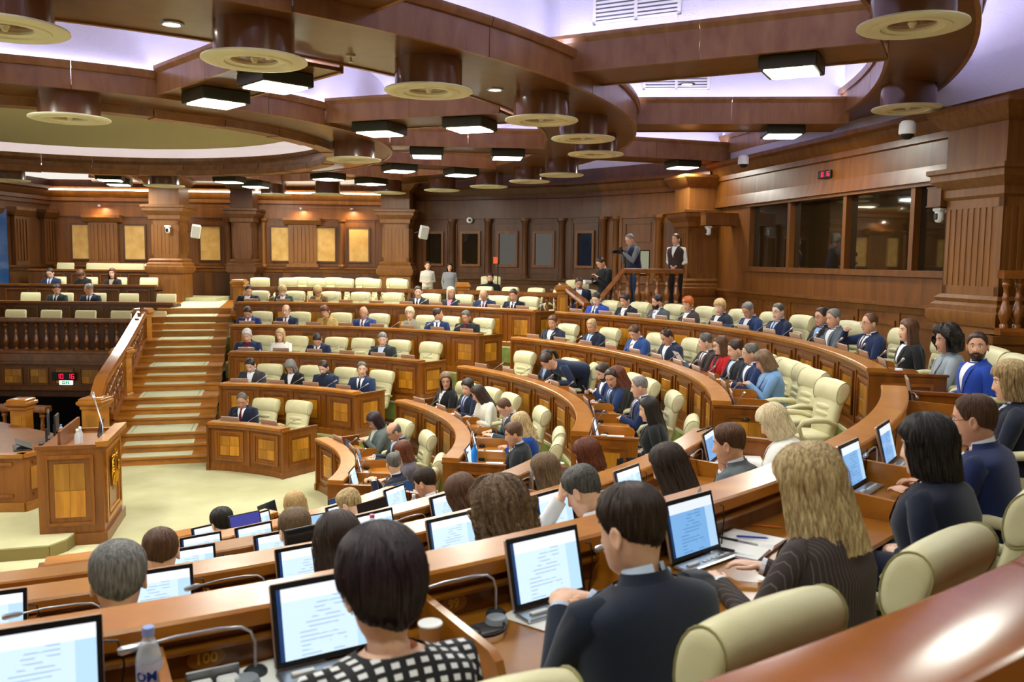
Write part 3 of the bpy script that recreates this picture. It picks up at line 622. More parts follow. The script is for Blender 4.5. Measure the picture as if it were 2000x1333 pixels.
# ================================================================ balustrades
mb = MB(); mb.lathe([(.052, 0), (.052, .05), (.035, .06), (.045, .085), (.068, .15), (.072, .19), (.055, .26), (.036, .34), (.034, .37), (.044, .39), (.034, .41), (.03, .46), (.032, .52), (.05, .545), (.05, .57), (.036, .585), (.052, .60), (.052, .64)], 14); BAL = mb.mesh('baluster', WB, smooth=60)
def newel(e, of, p, z0, h, w_=.24, m=WDL):
    mb = MB(); hw = w_ / 2
    def sq(o_, z): return [(p[0] - hw - o_, p[1] - hw - o_, z), (p[0] + hw + o_, p[1] - hw - o_, z), (p[0] + hw + o_, p[1] + hw + o_, z), (p[0] - hw - o_, p[1] + hw + o_, z)]
    mb.loft([sq(o_, z0 + z) for o_, z in ((.05, 0), (.05, .1), (.02, .14), (.02, .22), (0, .24), (0, h - .2), (.02, h - .18), (.02, h - .14), (.06, h - .1), (.06, h - .06), (.035, h - .05), (.035, h - .02), (0, h), )]); n_ = mb.build('newel_post', m, e, off=of)
    mb = MB(); mb.box(p[0] - hw * .5, p[0] + hw * .5, p[1] - hw - .012, p[1] - hw, z0 + .32, z0 + h - .28); mb.build('newel_panel', WT, n_, off=of); return n_
def balustrade(label, p0, p1, z0, z1, n, newels=(), group=None, base=True, hgt=.82, m=WB):
    p0, p1 = np.array(p0, float), np.array(p1, float); d = p1 - p0; L = hypot(*d); u = d / L; nr = np.array([-u[1], u[0]])
    e = tag(empty('balustrade', (p0[0], p0[1], z0)), label, 'balustrade', group); of = (p0[0], p0[1], z0)
    S = [(*p0, *nr, z0), (*p1, *nr, z1)]
    mb = MB(); mb.sweep([(-.09, hgt - .1), (.09, hgt - .1), (.10, hgt - .06), (.085, hgt), (-.085, hgt), (-.10, hgt - .06)], S); mb.build('handrail', m, e, off=of)
    if base: mb = MB(); mb.sweep([(-.09, 0), (.09, 0), (.09, .05), (.06, .09), (-.06, .09), (-.09, .05)], S); mb.build('base_rail', m, e, off=of)
    for i in range(n):
        t = (i + .5) / n; q = p0 + d * t; zz = z0 + (z1 - z0) * t; child('baluster', BAL, e, (q[0] - of[0], q[1] - of[1], zz + .085 - z0), (0, 0, 0), (1, 1, (hgt - .18) / .64))
    for (p, zz, h) in newels: newel(e, of, p, zz, h)
    return e
# ---- gallery on the far left: balustrade, fascia with small panels, soffit over the stairwell
GY = 20.0; GX1 = -8.35; GX0 = -14.4; GZ = 1.2
balustrade('dark turned baluster railing of the side gallery above the exit sign', (GX0, GY), (GX1, GY + .05), GZ, GZ, 26)
mb = MB(); mb.box(GX0, GX1 + .15, GY - .12, GY + .12, .36, GZ); g = struct(mb.build('wall_gallery', WW))
mb = MB(); mb.box(GX0, GX1 + .15, GY - .2, GY + .1, .36, .44); mb.box(GX0, GX1 + .15, GY - .22, GY - .1, GZ - .16, GZ); mb.box(GX0, GX1 + .15, GY - .17, GY - .1, GZ - .24, GZ - .16); mb.build('fascia_moulding', WB, g)
for x in (-30, 25, 75, 125, 175, 225):
    q = at_y(x, 735, GY - .14); mb = MB(); M = Matrix.Translation((q[0], GY - .12, .68))
    for bx in ((-.23, .23, -.2, -.17), (-.23, .23, .17, .2), (-.23, -.2, -.17, .17), (.2, .23, -.17, .17)): mb.box(bx[0], bx[1], -.03, 0, bx[2], bx[3], 0, M)
    pf = mb.build('fascia_panel', WD, g)
    for sx in (0, 1):
        for sz in (0, 1): mb = MB(); mb.box(-.19 + sx * .19 + .002, sx * .19 - .002, -.015, 0, -.16 + sz * .16 + .002, sz * .16 - .002, 0, M); mb.build('veneer_tile', WT, pf)
mb = MB(); mb.box(GX0, GX1 + .1, GY + .28, GY + .34, GZ, GZ + .78); struct(mb.build('gallery_front_board', WWD))
mb = MB(); mb.box(GX0 - .3, GX1 + .1, GY - .1, 26.2, .2, .37); struct(mb.build('gallery_slab', WWD))
for i, (y0, z0) in enumerate(((21.35, 1.56), (22.9, 1.93), (24.4, 2.3))):
    mb = MB(); mb.box(GX0, -8.35, y0 - .02, 26.0, z0 - .4, z0); struct(mb.build('gallery_platform', CARPET))
# gallery edge towards the staircase and the stairwell pit
mb = MB(); mb.box(GX1 - .02, GX1 + .12, GY - .1, 24.3, -.2, GZ + .02); struct(mb.build('wall_stair_side', WD))
pitm = MB(); pitm.box(-16, -6.7, 15.2, 26, -3.2, -3.0); pitm.box(-6.95, -6.75, 15.2, 20.3, -3, -.02); pitm.box(-8.3, -6.8, 20.0, 20.2, -3, 1.2); pitm.box(-16, -15.8, 15.2, 26, -3, .3); pitm.box(-16, -8, 25.8, 26, -3, .3); pitm.box(-16, -6.8, 15.0, 15.2, -3, -.2); struct(pitm.build('stairwell', SHADEB))
# gallery desks (straight) and their chairs
for i, (y0, z0, x1) in enumerate(((21.4, 1.56, 337), (22.95, 1.93, 302), (24.45, 2.3, 302))):
    X1 = at_y(x1, 560, y0)[0]; e = tag(empty('gallery_desk', (X1, y0, z0)), 'straight dark wooden desk row in the side gallery, %s from its railing' % ORD[i + 1], 'desk', 'gallery desks'); of = (X1, y0, z0)
    X0 = -13.6; mb = MB(); mb.box(X0, X1, y0 - .02, y0 + .03, z0, z0 + .72); mb.build('front_board', WWD, e, off=of)
    mb = MB(); mb.box(X0, X1 + .02, y0 - .05, y0 + .14, z0 + .72, z0 + .77); mb.build('top_rail', WW, e, off=of)
    mb = MB(); mb.box(X0, X1, y0 + .05, y0 + .5, z0 + .6, z0 + .63); mb.build('worktop', WW, e, off=of)
    mb = MB(); mb.box(X1 - .04, X1, y0, y0 + .52, z0, z0 + .72); mb.build('end_panel', WWD, e, off=of)
    nn = int((X1 - X0) / .8)
    for j in range(nn):
        xa = X1 - .12 - j * .8; mb = MB()
        for bx in ((xa - .6, xa, .15, .18), (xa - .6, xa, .62, .65), (xa - .6, xa - .57, .18, .62), (xa - .03, xa, .18, .62)): mb.box(bx[0], bx[1], y0 - .04, y0 - .02, z0 + bx[2], z0 + bx[3])
        mb.build('panel_frame', WW, e, off=of)
n = 0
for (xs, y0, z0, yy) in (((20, 90, 158, 228, 297), 20.75, 1.2, 610), ((50, 115, 180, 244, 318), 22.15, 1.56, 578), ((103, 165, 223, 284), 23.7, 1.93, 550), ((120, 178, 210, 235, 258, 292), 25.2, 2.3, 520)):
    n += 1
    for i, x in enumerate(xs):
        q = at_y(x, yy, y0); pchair((q[0], y0, z0), -pi / 2, 'cream conference chair, %s seat of the %s gallery row' % (ORD[i + 1], ORD[n]), 'gallery chairs')
# ---- handrail with carved balusters beside the staircase
sl = tag(empty('stair_railing', (-6.4, 14.45, 0)), 'carved wooden stair railing with square newel posts climbing to the gallery', 'railing'); slo = (-6.4, 14.45, 0)
a = np.array(st(.62, 1.74)); b = np.array(st(5.95, 1.74))
newel(sl, slo, a, 0, 1.2, .3); newel(sl, slo, b, 1.25, 1.08, .26); mid_ = a + (b - a) * .5; newel(sl, slo, a + (b - a) * .49, .62, 1.12, .24)
nr = np.array([SD[1], -SD[0]])
mb = MB(); mb.sweep([(-.1, -.1), (.1, -.1), (.11, -.04), (.09, .02), (-.09, .02), (-.11, -.04)], [(*a, *nr, 1.16), (*(a + SD * .5), *nr, 1.42), (*(a + (b - a) * .5), *nr, 1.78), (*b, *nr, 2.3)]); mb.build('handrail', WF, sl, off=slo)
mb = MB(); mb.sweep([(-.08, 0), (.08, 0), (.08, .12), (-.08, .12)], [(*a, *nr, .2), (*b, *nr, 1.62)]); mb.build('base_rail', WD, sl, off=slo)
mb = MB()
for tt in (0, 1):
    mb.tube([(0, .0, .05), (.09, 0, .16), (.06, 0, .27), (-.05, 0, .3), (-.1, 0, .2), (-.04, 0, .14), (.02, 0, .2)] if tt == 0 else [(0, 0, .55), (-.1, 0, .5), (-.1, 0, .38), (0, 0, .3), (.1, 0, .36), (.06, 0, .46), (0, 0, .43)], [.03, .035, .03, .03, .028, .022, .012], 6)
mb.tube([(-.02, 0, .0), (0, 0, .3), (.02, 0, .68)], [.035, .025, .035], 6); SCR = mb.mesh('carved_baluster', WB, smooth=60)
for i in range(15):
    t = (i + .6) / 15.2; q = a + (b - a) * t; child('carved_baluster', SCR, sl, (q[0] - slo[0], q[1] - slo[1], .32 + 1.42 * t), (0, 0, atan2(SD[1], SD[0])), (1.4, 1.3, .98))
balustrade('dark baluster rail descending into the stairwell beside the rostrum', (-6.95, 14.75), (-8.1, 18.6), -.05, -1.3, 11)
balustrade('baluster rail by the presidium with a square capped newel post', (-9.6, 15.3), (-8.15, 15.1), 0, 0, 6, newels=((at_y(42, 800, 14.0)[:2], 0, 1.15),))
# ---- railing behind the stair block, chairs behind it
RB = 11.0
def arc_bal(label, R, a0, a1, z, n, newels=()):
    o = PT(R, (a0 + a1) / 2, z); e = tag(empty('balustrade', o), label, 'balustrade'); of = tuple(o)
    mb = MB(); mb.arc([(R - .09, z + .72), (R + .09, z + .72), (R + .1, z + .76), (R + .085, z + .82), (R - .085, z + .82), (R - .1, z + .76)], a0, a1, 24); mb.build('handrail', WB, e, off=of)
    mb = MB(); mb.arc(rectprof(R - .08, R + .08, z, z + .08), a0, a1, 24); mb.build('base_rail', WB, e, off=of)
    for i in range(n): child('baluster', BAL, e, tuple(PT(R, a0 + (a1 - a0) * (i + .5) / n, z + .08) - o))
    for a in newels: newel(e, of, PT(R, a)[:2], z, 1.0)
    return e
mb = MB(); mb.arc(rectprof(10.75, 15.2, 1.6, 1.92), 51.0, 96.8, 30); struct(mb.build('floor', CARPET))
arc_bal('turned baluster railing behind the top desk row of the stair block', 10.9, 53.3, 96.5, 1.92, 35, (53, 67, 97))
for i in range(6):
    p = PT(11.75, 78 + i * 3.5, 1.92); chair(p, radians(78 + i * 3.5) + pi, 'cream chair behind the baluster railing, front spare row, %s from pillar' % ORD[i + 1], 'spare chairs behind the railing', .92)
for i in range(4):
    p = PT(12.75, 80 + i * 3.8, 1.92); chair(p, radians(80 + i * 3.8) + pi, 'cream chair behind the baluster railing, back spare row, %s from pillar' % ORD[i + 1], 'spare chairs behind the railing', .92)
for i in range(5):
    p = PT(11.7, 53 + i * 3.4, 1.92); chair(p, radians(53 + i * 3.4) + pi, 'cream chair between the railing and the dark booths, %s from newel post' % ORD[i + 1], 'spare chairs by the booths', .80)
arc_bal('low dark baluster rail along the booth wall by the tripod', 13.3, 49, 61, 1.92, 14)
# ---- photographers' landing by the door: sloping and level rails
pl0 = at_y(1218, 515, 18.4); pl1 = at_y(1332, 515, 18.6)
mb = MB(); mb.add([(pl0[0], 18.4, 1.6), (pl1[0] + 1.2, 18.6, 1.6), (pl1[0] + 1.2, 20.5, 1.6), (pl0[0], 21.5, 1.6), (pl0[0], 18.4, 2.42), (pl1[0] + 1.2, 18.6, 2.42), (pl1[0] + 1.2, 20.5, 2.42), (pl0[0], 21.5, 2.42)], [(0, 1, 5, 4), (1, 2, 6, 5), (2, 3, 7, 6), (3, 0, 4, 7), (4, 5, 6, 7)]); struct(mb.build('door_landing', WD))
balustrade('level turned baluster rail on the landing in front of the door', pl0[:2], pl1[:2], 2.5, 2.5, 6)
pl2 = at_y(1168, 575, 18.3); balustrade('sloping baluster rail leading up to the door landing', pl2[:2], pl0[:2], 1.85, 2.5, 4)
q0 = at_y(1098, 548, 19.5); q1 = at_y(1148, 572, 18.6); balustrade('sloping handrail beside the seated man near the booths', q0[:2], q1[:2], 2.15, 1.75, 4)
# ---- balustrade at the right edge, parapet below the camera
q0 = at_y(1956, 520, 10.7); balustrade('glossy turned baluster railing at the foot of the great fluted pillar', (q0[0], 10.7), (7.9, 10.5), 2.62, 2.62, 13, hgt=.80)
mb = MB(); mb.box(q0[0] - .1, 7.6, 10.58, 10.82, 1.62, 2.62); mb.box(q0[0] - .14, 7.6, 10.54, 10.86, 2.52, 2.62); mb.box(q0[0] + .1, q0[0] + .7, 10.55, 10.6, 1.75, 2.4); struct(mb.build('wall_side_gallery', WW))
par = tag(empty('parapet', PT(11.0, -52, 1.65)), 'broad glossy wooden parapet behind the top row of cream chairs', 'parapet'); po = tuple(par.location)
for i in range(8):
    b0 = -84 + i * 8; mb = MB(); mb.arc([(10.88, 2.70), (10.89, 2.67), (11.16, 2.67), (11.17, 2.70), (11.15, 2.74), (11.13, 2.75), (10.90, 2.75), (10.885, 2.74)], b0 + .03, b0 + 7.97, 6); mb.build('coping_board', WF, par, off=po)
mb = MB(); mb.arc(rectprof(10.94, 11.10, 1.64, 2.67), -84, -20, 30); mb.build('parapet_body', WW, par, off=po)
# ================================================================ rostrum, presidium
AX = radians(14.2); ro = np.array([-5.06, 10.83, 0]); rs = tag(empty('rostrum', tuple(ro), AX), 'tall wooden speaker rostrum with gilded crest on its front', 'rostrum')
def rb(nm, m, x0, x1, y0, y1, z0, z1, par=None): mb = MB(); mb.box(x0, x1, y0, y1, z0, z1); return mb.build(nm, m, par or rs, smooth=0)
Wr = .56; RH = 1.22
mb = MB(); mb.loft([[(-.72, -Wr, z) , (0, -Wr, z), (0, Wr, z), (-.72, Wr, z)] for z in (.0, RH - .04)]); mb.build('body', WD, rs)
rb('plinth', WD, -.75, .035, -Wr - .035, Wr + .035, 0, .14)
for sg in (-1, 1):
    y0, y1 = (-Wr - .02, -Wr) if sg < 0 else (Wr, Wr + .02)
    mb = MB()
    for bx in ((-.64, -.1, .24, .28), (-.64, -.1, 1.06, 1.1), (-.64, -.6, .28, 1.06), (-.14, -.1, .28, 1.06)): mb.box(bx[0], bx[1], y0 - .01 * (sg < 0), y1 + .01 * (sg > 0), bx[2], bx[3])
    sp = mb.build('side_frame', WD, rs)
    for xx in (-.54, -.37):
        for zz in (.34, .67): rb('veneer_tile', WT, xx + .002, xx + .168, y0 * .5 + (-Wr if sg < 0 else Wr) * .5, -Wr if sg < 0 else Wr, zz + .002, zz + .328, sp) if sg < 0 else rb('veneer_tile', WT, xx + .002, xx + .168, Wr, Wr + .01, zz + .002, zz + .328, sp)
mb = MB()
for bx in ((-.46, .46, .22, .27), (-.46, .46, 1.08, 1.13), (-.46, -.41, .27, 1.08), (.41, .46, .27, 1.08)): mb.box(0, .025, bx[0], bx[1], bx[2], bx[3])
for bx in ((-.3, .3, .3, .325), (-.3, -.275, .325, .75), (.275, .3, .325, .75)): mb.box(0, .018, bx[0], bx[1], bx[2], bx[3])
mb.build('front_frame', WDL, rs)
mb = MB(); mb.loft([[(-.05, -.62, RH - .02), (.07, -.62, RH - .02), (.07, .62, RH - .02), (-.05, .62, RH - .02)], [(-.07, -.62, RH + .04), (.075, -.62, RH + .05), (.075, .62, RH + .05), (-.07, .62, RH + .04)]]); mb.build('front_coping', WDL, rs)
mb = MB(); mb.add([(-.7, -.5, RH - .16), (-.05, -.5, RH - .06), (-.05, .5, RH - .06), (-.7, .5, RH - .16)], [(0, 1, 2, 3)]); mb.box(-.74, 0, -Wr - .01, -Wr + .05, RH - .05, RH); mb.box(-.74, 0, Wr - .05, Wr + .01, RH - .05, RH); mb.build('reading_top', WD, rs)
mb = MB(); mb.box(-.5, -.47, -.5, .5, RH - .02, RH + .16); mb.build('back_board', WD, rs)
# gilded crest: eagle holding a shield, as relief
cr = MB()
def rel(pts, r, n=6): cr.tube([(.03 + (p[2] if len(p) > 2 else 0), p[0], p[1]) for p in pts], r, n)
for sg in (-1, 1):
    for i in range(6): rel([(sg * .04, .90 - i * .025), (sg * (.12 + .012 * i), .99 - i * .045), (sg * (.17 - .002 * i), .97 - i * .07)], [.016, .014, .006])
    rel([(sg * .03, .72), (sg * .07, .66), (sg * .10, .6)], [.018, .014, .01])
    rel([(sg * .06, .70), (sg * .13, .63), (sg * .16, .55)], [.012, .01, .006])
rel([(0, .98), (.01, .93), (0, .86), (0, .74), (0, .62)], [.03, .03, .05, .055, .02]); rel([(0, .97), (-.035, .965), (-.05, .95)], [.02, .014, .006])
cr.sphere((.04, 0, .97), (.03, .032, .03), 10, 6)
cr.loft([[(.075, -.045, .90), (.075, .045, .90), (.075, .045, .82), (.075, 0, .76), (.075, -.045, .82)], [(.088, -.035, .89), (.088, .035, .89), (.088, .035, .825), (.088, 0, .78), (.088, -.035, .825)]])
cr.tube([(.03, -.03, 1.0), (.03, -.015, 1.05), (.03, 0, 1.01), (.03, .015, 1.05), (.03, .03, 1.0)], .008, 5)
for i in range(4): cr.tube([(.025, -.05 + i * .033, .66), (.025, -.06 + i * .04, .56)], [.014, .008], 5)
tag(cr.build('crest', GOLD, rs, smooth=60), 'gilded eagle crest with shield')
# dais and presidium desk
mb = MB(); P = [at_z(x, y, 0)[:2] for x, y in ((-60, 1103), (97, 1090), (131, 1077))] + [(-5.35, 11.6), (-7.0, 14.2), (-12, 14.6), (-12, 9.8)]
mb.add([(x, y, 0) for x, y in P] + [(x, y, .15) for x, y in P], [tuple(range(7, 14))] + [(i, (i + 1) % 7, (i + 1) % 7 + 7, i + 7) for i in range(7)]); d_ = struct(mb.build('dais', CARPET, smooth=0))
mb = MB()
for i in range(6):
    p, q = np.array(P[i]), np.array(P[(i + 1) % 7]); t = (q - p) / hypot(*(q - p)); nn = np.array([t[1], -t[0]])
    mb.sweep([(0, .0), (.012, 0), (.012, .135), (0, .135)], [(*p, *nn), (*q, *nn)])
mb.build('dais_edge', mat('dais_edge_carpet', '#8a7a48', .9), d_)
pd = tag(empty('presidium_desk', (-6.6, 12.0, .15)), 'angular wooden clerk desk with monitors beside the rostrum', 'desk'); pof = (-6.6, 12, .15)
pts = [at_z(-120, 1002, .15)[:2], at_z(50, 1000, .15)[:2], at_z(92, 985, .15)[:2]]; pts.append(pts[2] + np.array([-.2, 1.2]))
for i in range(3):
    p, q = pts[i], pts[i + 1]; t = (q - p) / hypot(*(q - p)); nn = np.array([t[1], -t[0]]); Ld = hypot(*(q - p)); S = [(*p, *nn), (*q, *nn)]
    mb = MB(); mb.sweep(rectprof(-.04, 0, .15, .88), S); b_ = mb.build('front_board', WD, pd, off=pof)
    mb = MB(); mb.sweep([(-.1, .86), (.03, .86), (.03, .91), (-.1, .91)], S); mb.sweep([(0, .15), (.025, .15), (.025, .27), (0, .27)], S); mb.build('top_rail', WDL, pd, off=pof)
    mb = MB(); u0, u1 = .14 / Ld, 1 - .14 / Ld; pa, pb = p + (q - p) * u0, p + (q - p) * u1; S2 = [(*pa, *nn), (*pb, *nn)]
    mb.sweep(rectprof(0, .02, .34, .38), S2); mb.sweep(rectprof(0, .02, .76, .8), S2); mb.build('panel_frame', WD, b_, off=pof)
    S3 = [(*(p + (q - p) * .3), *nn), (*(p + (q - p) * .7), *nn)]; mb = MB(); mb.sweep(rectprof(0, .014, .42, .72), S3); mb.build('veneer_tile', WT, b_, off=pof)
mb = MB(); mb.add([(*p, .80) for p in pts] + [(-9.5, 14.6, .8), (-9.5, 11, .8)], [(0, 1, 2, 3, 4, 5)]); mb.build('worktop', WD, pd, off=pof)
# ================================================================ people
HZ = np.array([1.0, .97, .9, .75, .55, .3, .1, -.1, -.3, -.5, -.7, -.85, -.95, -1.02, -1.1, -1.3, -1.7])
HA = np.array([.004, .024, .043, .061, .0715, .0765, .0765, .075, .0715, .066, .0585, .05, .043, .046, .050, .053, .056])
HF = np.array([.004, .030, .052, .072, .085, .0905, .089, .090, .0905, .0905, .089, .087, .076, .05, .035, .032, .034])
HB = np.array([.004, .032, .058, .079, .095, .102, .103, .098, .088, .078, .072, .07, .07, .072, .074, .076, .08])
HH = .120
def ip(z, T): return np.interp(-np.asarray(z), -HZ, T)
def head_pts(zn, th, fem=False, face=True):
    a, f, b = ip(zn, HA), ip(zn, HF), ip(zn, HB); s, c = np.sin(th), np.cos(th)
    if fem: a = a * np.where(zn < -.3, .93, .98)
    x = a * s; y = np.where(c > 0, f * np.sign(c) * np.abs(c) ** .92, b * c) - .012 * np.clip(zn, 0, 1); z = zn * HH
    if face:
        fr = np.clip(c, 0, 1)
        nz = np.interp(-zn, [-.20, -.05, .26, .33, .40], [0, .35, 1, .8, 0]); sg = np.interp(-zn, [-.2, .3], [.009, .0155])
        y = y + (.021 if fem else .026) * nz * np.exp(-(x / sg) ** 2) * (fr > 0)
        y = y - .009 * np.exp(-((np.abs(x) - .031) / .017) ** 2 - ((zn - .07) / .13) ** 2) * (fr > .3)
        y = y + .004 * np.exp(-((np.abs(x) - .03) / .022) ** 2 - ((zn - .26) / .07) ** 2) * (fr > .3) * (.4 if fem else 1)
        y = y + .005 * np.exp(-(x / .02) ** 2 - ((zn + .50) / .06) ** 2) * (fr > .3) - .003 * np.exp(-(x / .026) ** 2 - ((zn + .535) / .02) ** 2) * (fr > .3) + .004 * np.exp(-(x / .02) ** 2 - ((zn + .60) / .05) ** 2) * (fr > .3)
        y = y + .004 * np.exp(-(x / .022) ** 2 - ((zn + .84) / .1) ** 2) * (fr > .3)
    return np.stack([x, y, z], -1)
TT = np.array([0, .15, .35, .55, .70, .80, .86, .91, .95, .98, 1.0])
TW = np.array([.185, .180, .180, .196, .212, .214, .204, .174, .122, .084, .064]); TD = np.array([.13, .126, .122, .124, .126, .118, .108, .095, .080, .068, .059])
TY = np.array([0, 0, .005, .01, .008, 0, -.006, -.012, -.017, -.020, -.022]); TL = .50
def torso_wd(t, off, fem, fat=1.):
    W = np.interp(t, TT, TW) * (.89 if fem else 1) * fat + off; D = np.interp(t, TT, TD) * fat + off + (.022 * np.exp(-((t - .62) / .11) ** 2) if fem else 0); return W, D, np.interp(t, TT, TY)
def torso_ring(t, th, off, fem, fat=1.):
    W, D, Y = torso_wd(t, off, fem, fat); s, c = np.sin(th), np.cos(th)
    return np.stack([W * np.sign(s) * np.abs(s) ** .82, Y + D * np.sign(c) * np.abs(c) ** .85, np.full_like(th, t * TL)], -1)
def torso_front(t, x, off, fem, fat=1.):
    W, D, Y = torso_wd(t, .012, fem, fat); r = np.clip(np.abs(x) / W, 0, .999) ** (1 / .82); return Y + D * np.sqrt(1 - r * r) ** .85 + off
def xf(M, P): P = np.asarray(P); A = np.array(M); return P @ A[:3, :3].T + A[:3, 3]
def gridf(nr, nc, closed=True, base=0): return [(base + i * nc + j, base + i * nc + (j + 1) % nc, base + (i + 1) * nc + (j + 1) % nc, base + (i + 1) * nc + j) for i in range(nr - 1) for j in range(nc if closed else nc - 1)]
def fl(F): return [f[::-1] for f in F]
SKIN = [mat('skin_light', '#e6b99c', .5, noise=('#dcab8c', (25, 25, 25))), mat('skin_tan', '#d6a283', .5, noise=('#cb9576', (25, 25, 25))), mat('skin_pale', '#edc6ae', .5, noise=('#e3b89e', (25, 25, 25)))]
EYEW = mat('eye_white', '#e8e4de', .3); IRIS = mat('iris', '#2b1d14', .25); LIP = mat('lips', '#b5665c', .45)
HAIRC = {'black': ('#17120f', '#2a211c'), 'dark': ('#2a1c14', '#3e2c20'), 'brown': ('#4a3020', '#6b482f'), 'lightbrown': ('#5f4a35', '#84694b'), 'blonde': ('#b08d55', '#d8ba84'), 'paleblonde': ('#cdb68a', '#eee0bd'), 'grey': ('#5d5b58', '#8f8c88'), 'white': ('#b4b4b4', '#dededc'), 'red': ('#a24a14', '#c96c26'), 'auburn': ('#4d2412', '#74391d'), 'saltpepper': ('#3b3935', '#6f6c66'), 'plum': ('#1c1216', '#352028'), 'dirty': ('#93764a', '#d9c08c')}
def hairmat(c): a, b = HAIRC[c]; return mat('hair_' + c, a, .42, noise=(b, (110, 110, 12)), bump=.25, bscale=320, spec=.5)
def cloth(c): return mat('cloth_' + c.lstrip('#'), c, .85, bump=.12, bscale=500, sheen=.15, spec=.25)
def checkmat():
    if 'check' in MATS: return MATS['check']
    m = mat('check', '#131214', .8); N, L = m.node_tree.nodes, m.node_tree.links; tc = N.new('ShaderNodeTexCoord'); b = N['Principled BSDF']; MATS['check'] = m
    acc = None
    sx = N.new('ShaderNodeSeparateXYZ'); L.new(tc.outputs['Object'], sx.inputs[0])
    ax = N.new('ShaderNodeMath'); ax.operation = 'ADD'; L.new(sx.outputs[2], ax.inputs[0]); L.new(sx.outputs[1], ax.inputs[1])
    for o in (sx.outputs[0], ax.outputs[0]):
        f = N.new('ShaderNodeMath'); f.operation = 'MULTIPLY'; f.inputs[1].default_value = 27; L.new(o, f.inputs[0])
        fr = N.new('ShaderNodeMath'); fr.operation = 'FRACT'; L.new(f.outputs[0], fr.inputs[0])
        lt = N.new('ShaderNodeMath'); lt.operation = 'LESS_THAN'; lt.inputs[1].default_value = .52; L.new(fr.outputs[0], lt.inputs[0])
        if acc is None: acc = lt
        else: mu = N.new('ShaderNodeMath'); mu.operation = 'MULTIPLY'; L.new(acc.outputs[0], mu.inputs[0]); L.new(lt.outputs[0], mu.inputs[1]); acc = mu
    mx = N.new('ShaderNodeMix'); mx.data_type = 'RGBA'; mx.inputs[6].default_value = lin('#131214'); mx.inputs[7].default_value = lin('#dcdcdc'); L.new(acc.outputs[0], mx.inputs[0]); L.new(mx.outputs[2], b.inputs['Base Color']); return m
def pinmat(c):
    if 'pinstripe' in MATS: return MATS['pinstripe']
    m = mat('pinstripe', c, .85); N, L = m.node_tree.nodes, m.node_tree.links; tc = N.new('ShaderNodeTexCoord'); sx = N.new('ShaderNodeSeparateXYZ'); L.new(tc.outputs['Object'], sx.inputs[0])
    f = N.new('ShaderNodeMath'); f.operation = 'MULTIPLY'; f.inputs[1].default_value = 70; L.new(sx.outputs[0], f.inputs[0]); fr = N.new('ShaderNodeMath'); fr.operation = 'FRACT'; L.new(f.outputs[0], fr.inputs[0])
    lt = N.new('ShaderNodeMath'); lt.operation = 'LESS_THAN'; lt.inputs[1].default_value = .12; L.new(fr.outputs[0], lt.inputs[0])
    mx = N.new('ShaderNodeMix'); mx.data_type = 'RGBA'; mx.inputs[6].default_value = lin(c); mx.inputs[7].default_value = lin('#6a5e5a'); L.new(lt.outputs[0], mx.inputs[0]); L.new(mx.outputs[2], N['Principled BSDF'].inputs['Base Color']); return m
def smooth01(x): x = np.clip(x, 0, 1); return x * x * (3 - 2 * x)
def hand(mb, W, d, up, sx, curl=.6, mi=0, sc=1.):
    d = Vector(d).normalized(); up = Vector(up); up = (up - d * up.dot(d)).normalized(); s = d.cross(up)    # s: sideways
    W = Vector(W); pr = []
    for t, hw, ht in ((-.02, .024, .02), (.0, .027, .019), (.03, .036, .017), (.065, .041, .015), (.088, .039, .012)):
        pr.append([W + d * t * sc + s * (hw * sc * cos(q)) + up * (ht * sc * sin(q)) for q in (2 * pi * j / 8 for j in range(8))])
    mb.loft(pr, mi)
    for i, (o, L) in enumerate(((-.029, .064), (-.010, .075), (.010, .070), (.028, .056))):
        o *= -sx; p = W + d * .082 * sc + s * o * sc; pts = [p]; ang = curl * .35
        for seg in (.44, .32, .26): p = p + (d * cos(ang) - up * sin(ang)) * L * seg * sc; pts.append(p); ang += curl * .75
        mb.tube(pts, [.0092 * sc, .0088 * sc, .008 * sc, .0055 * sc], 6, mi)
    b = W + d * .02 * sc + s * (-sx * -.030) * sc * -1; dirT = (d * .75 + s * (sx * .62) - up * .25).normalized(); b = W + d * .018 * sc + s * sx * .026 * sc
    mb.tube([b, b + dirT * .034 * sc, b + dirT * .05 * sc + d * .018 * sc, b + dirT * .056 * sc + d * .040 * sc], [.013 * sc, .0105 * sc, .0095 * sc, .006 * sc], 6, mi)
def ik(S, T, l1, l2, pole):
    S, T = Vector(S), Vector(T); d = T - S; L = min(d.length, (l1 + l2) * .995); d.normalize(); T = S + d * L
    a = (l1 * l1 - l2 * l2 + L * L) / (2 * L); h = sqrt(max(l1 * l1 - a * a, 0)); p = Vector(pole); p = p - d * p.dot(d); p.normalize(); return S + d * a + p * h, T
POSES = {  # left hand, right hand (person space, seated), curl, forearm palm 'up' vector
    'desk': ((-.15, .40, .655), (.15, .40, .655), .5), 'type': ((-.10, .46, .67), (.10, .46, .67), .7), 'clasp': ((-.055, .38, .67), (.055, .38, .67), 1.2), 'lap': ((-.07, .20, .58), (.07, .20, .58), .9),
    'chin': ((-.14, .38, .655), 'chin', 1.1), 'phone': ((-.05, .34, .76), (.05, .34, .76), 1.0), 'paper': ((-.12, .42, .74), (.12, .42, .74), .8), 'gesture': ((-.14, .38, .655), (.16, .34, .98), .9), 'brow': ('brow', (.14, .38, .655), .9), 'bent': ((-.16, .30, .60), (.16, .34, .60), .6), 'clasphi': ((-.03, .34, .86), (.03, .34, .86), 1.2)}
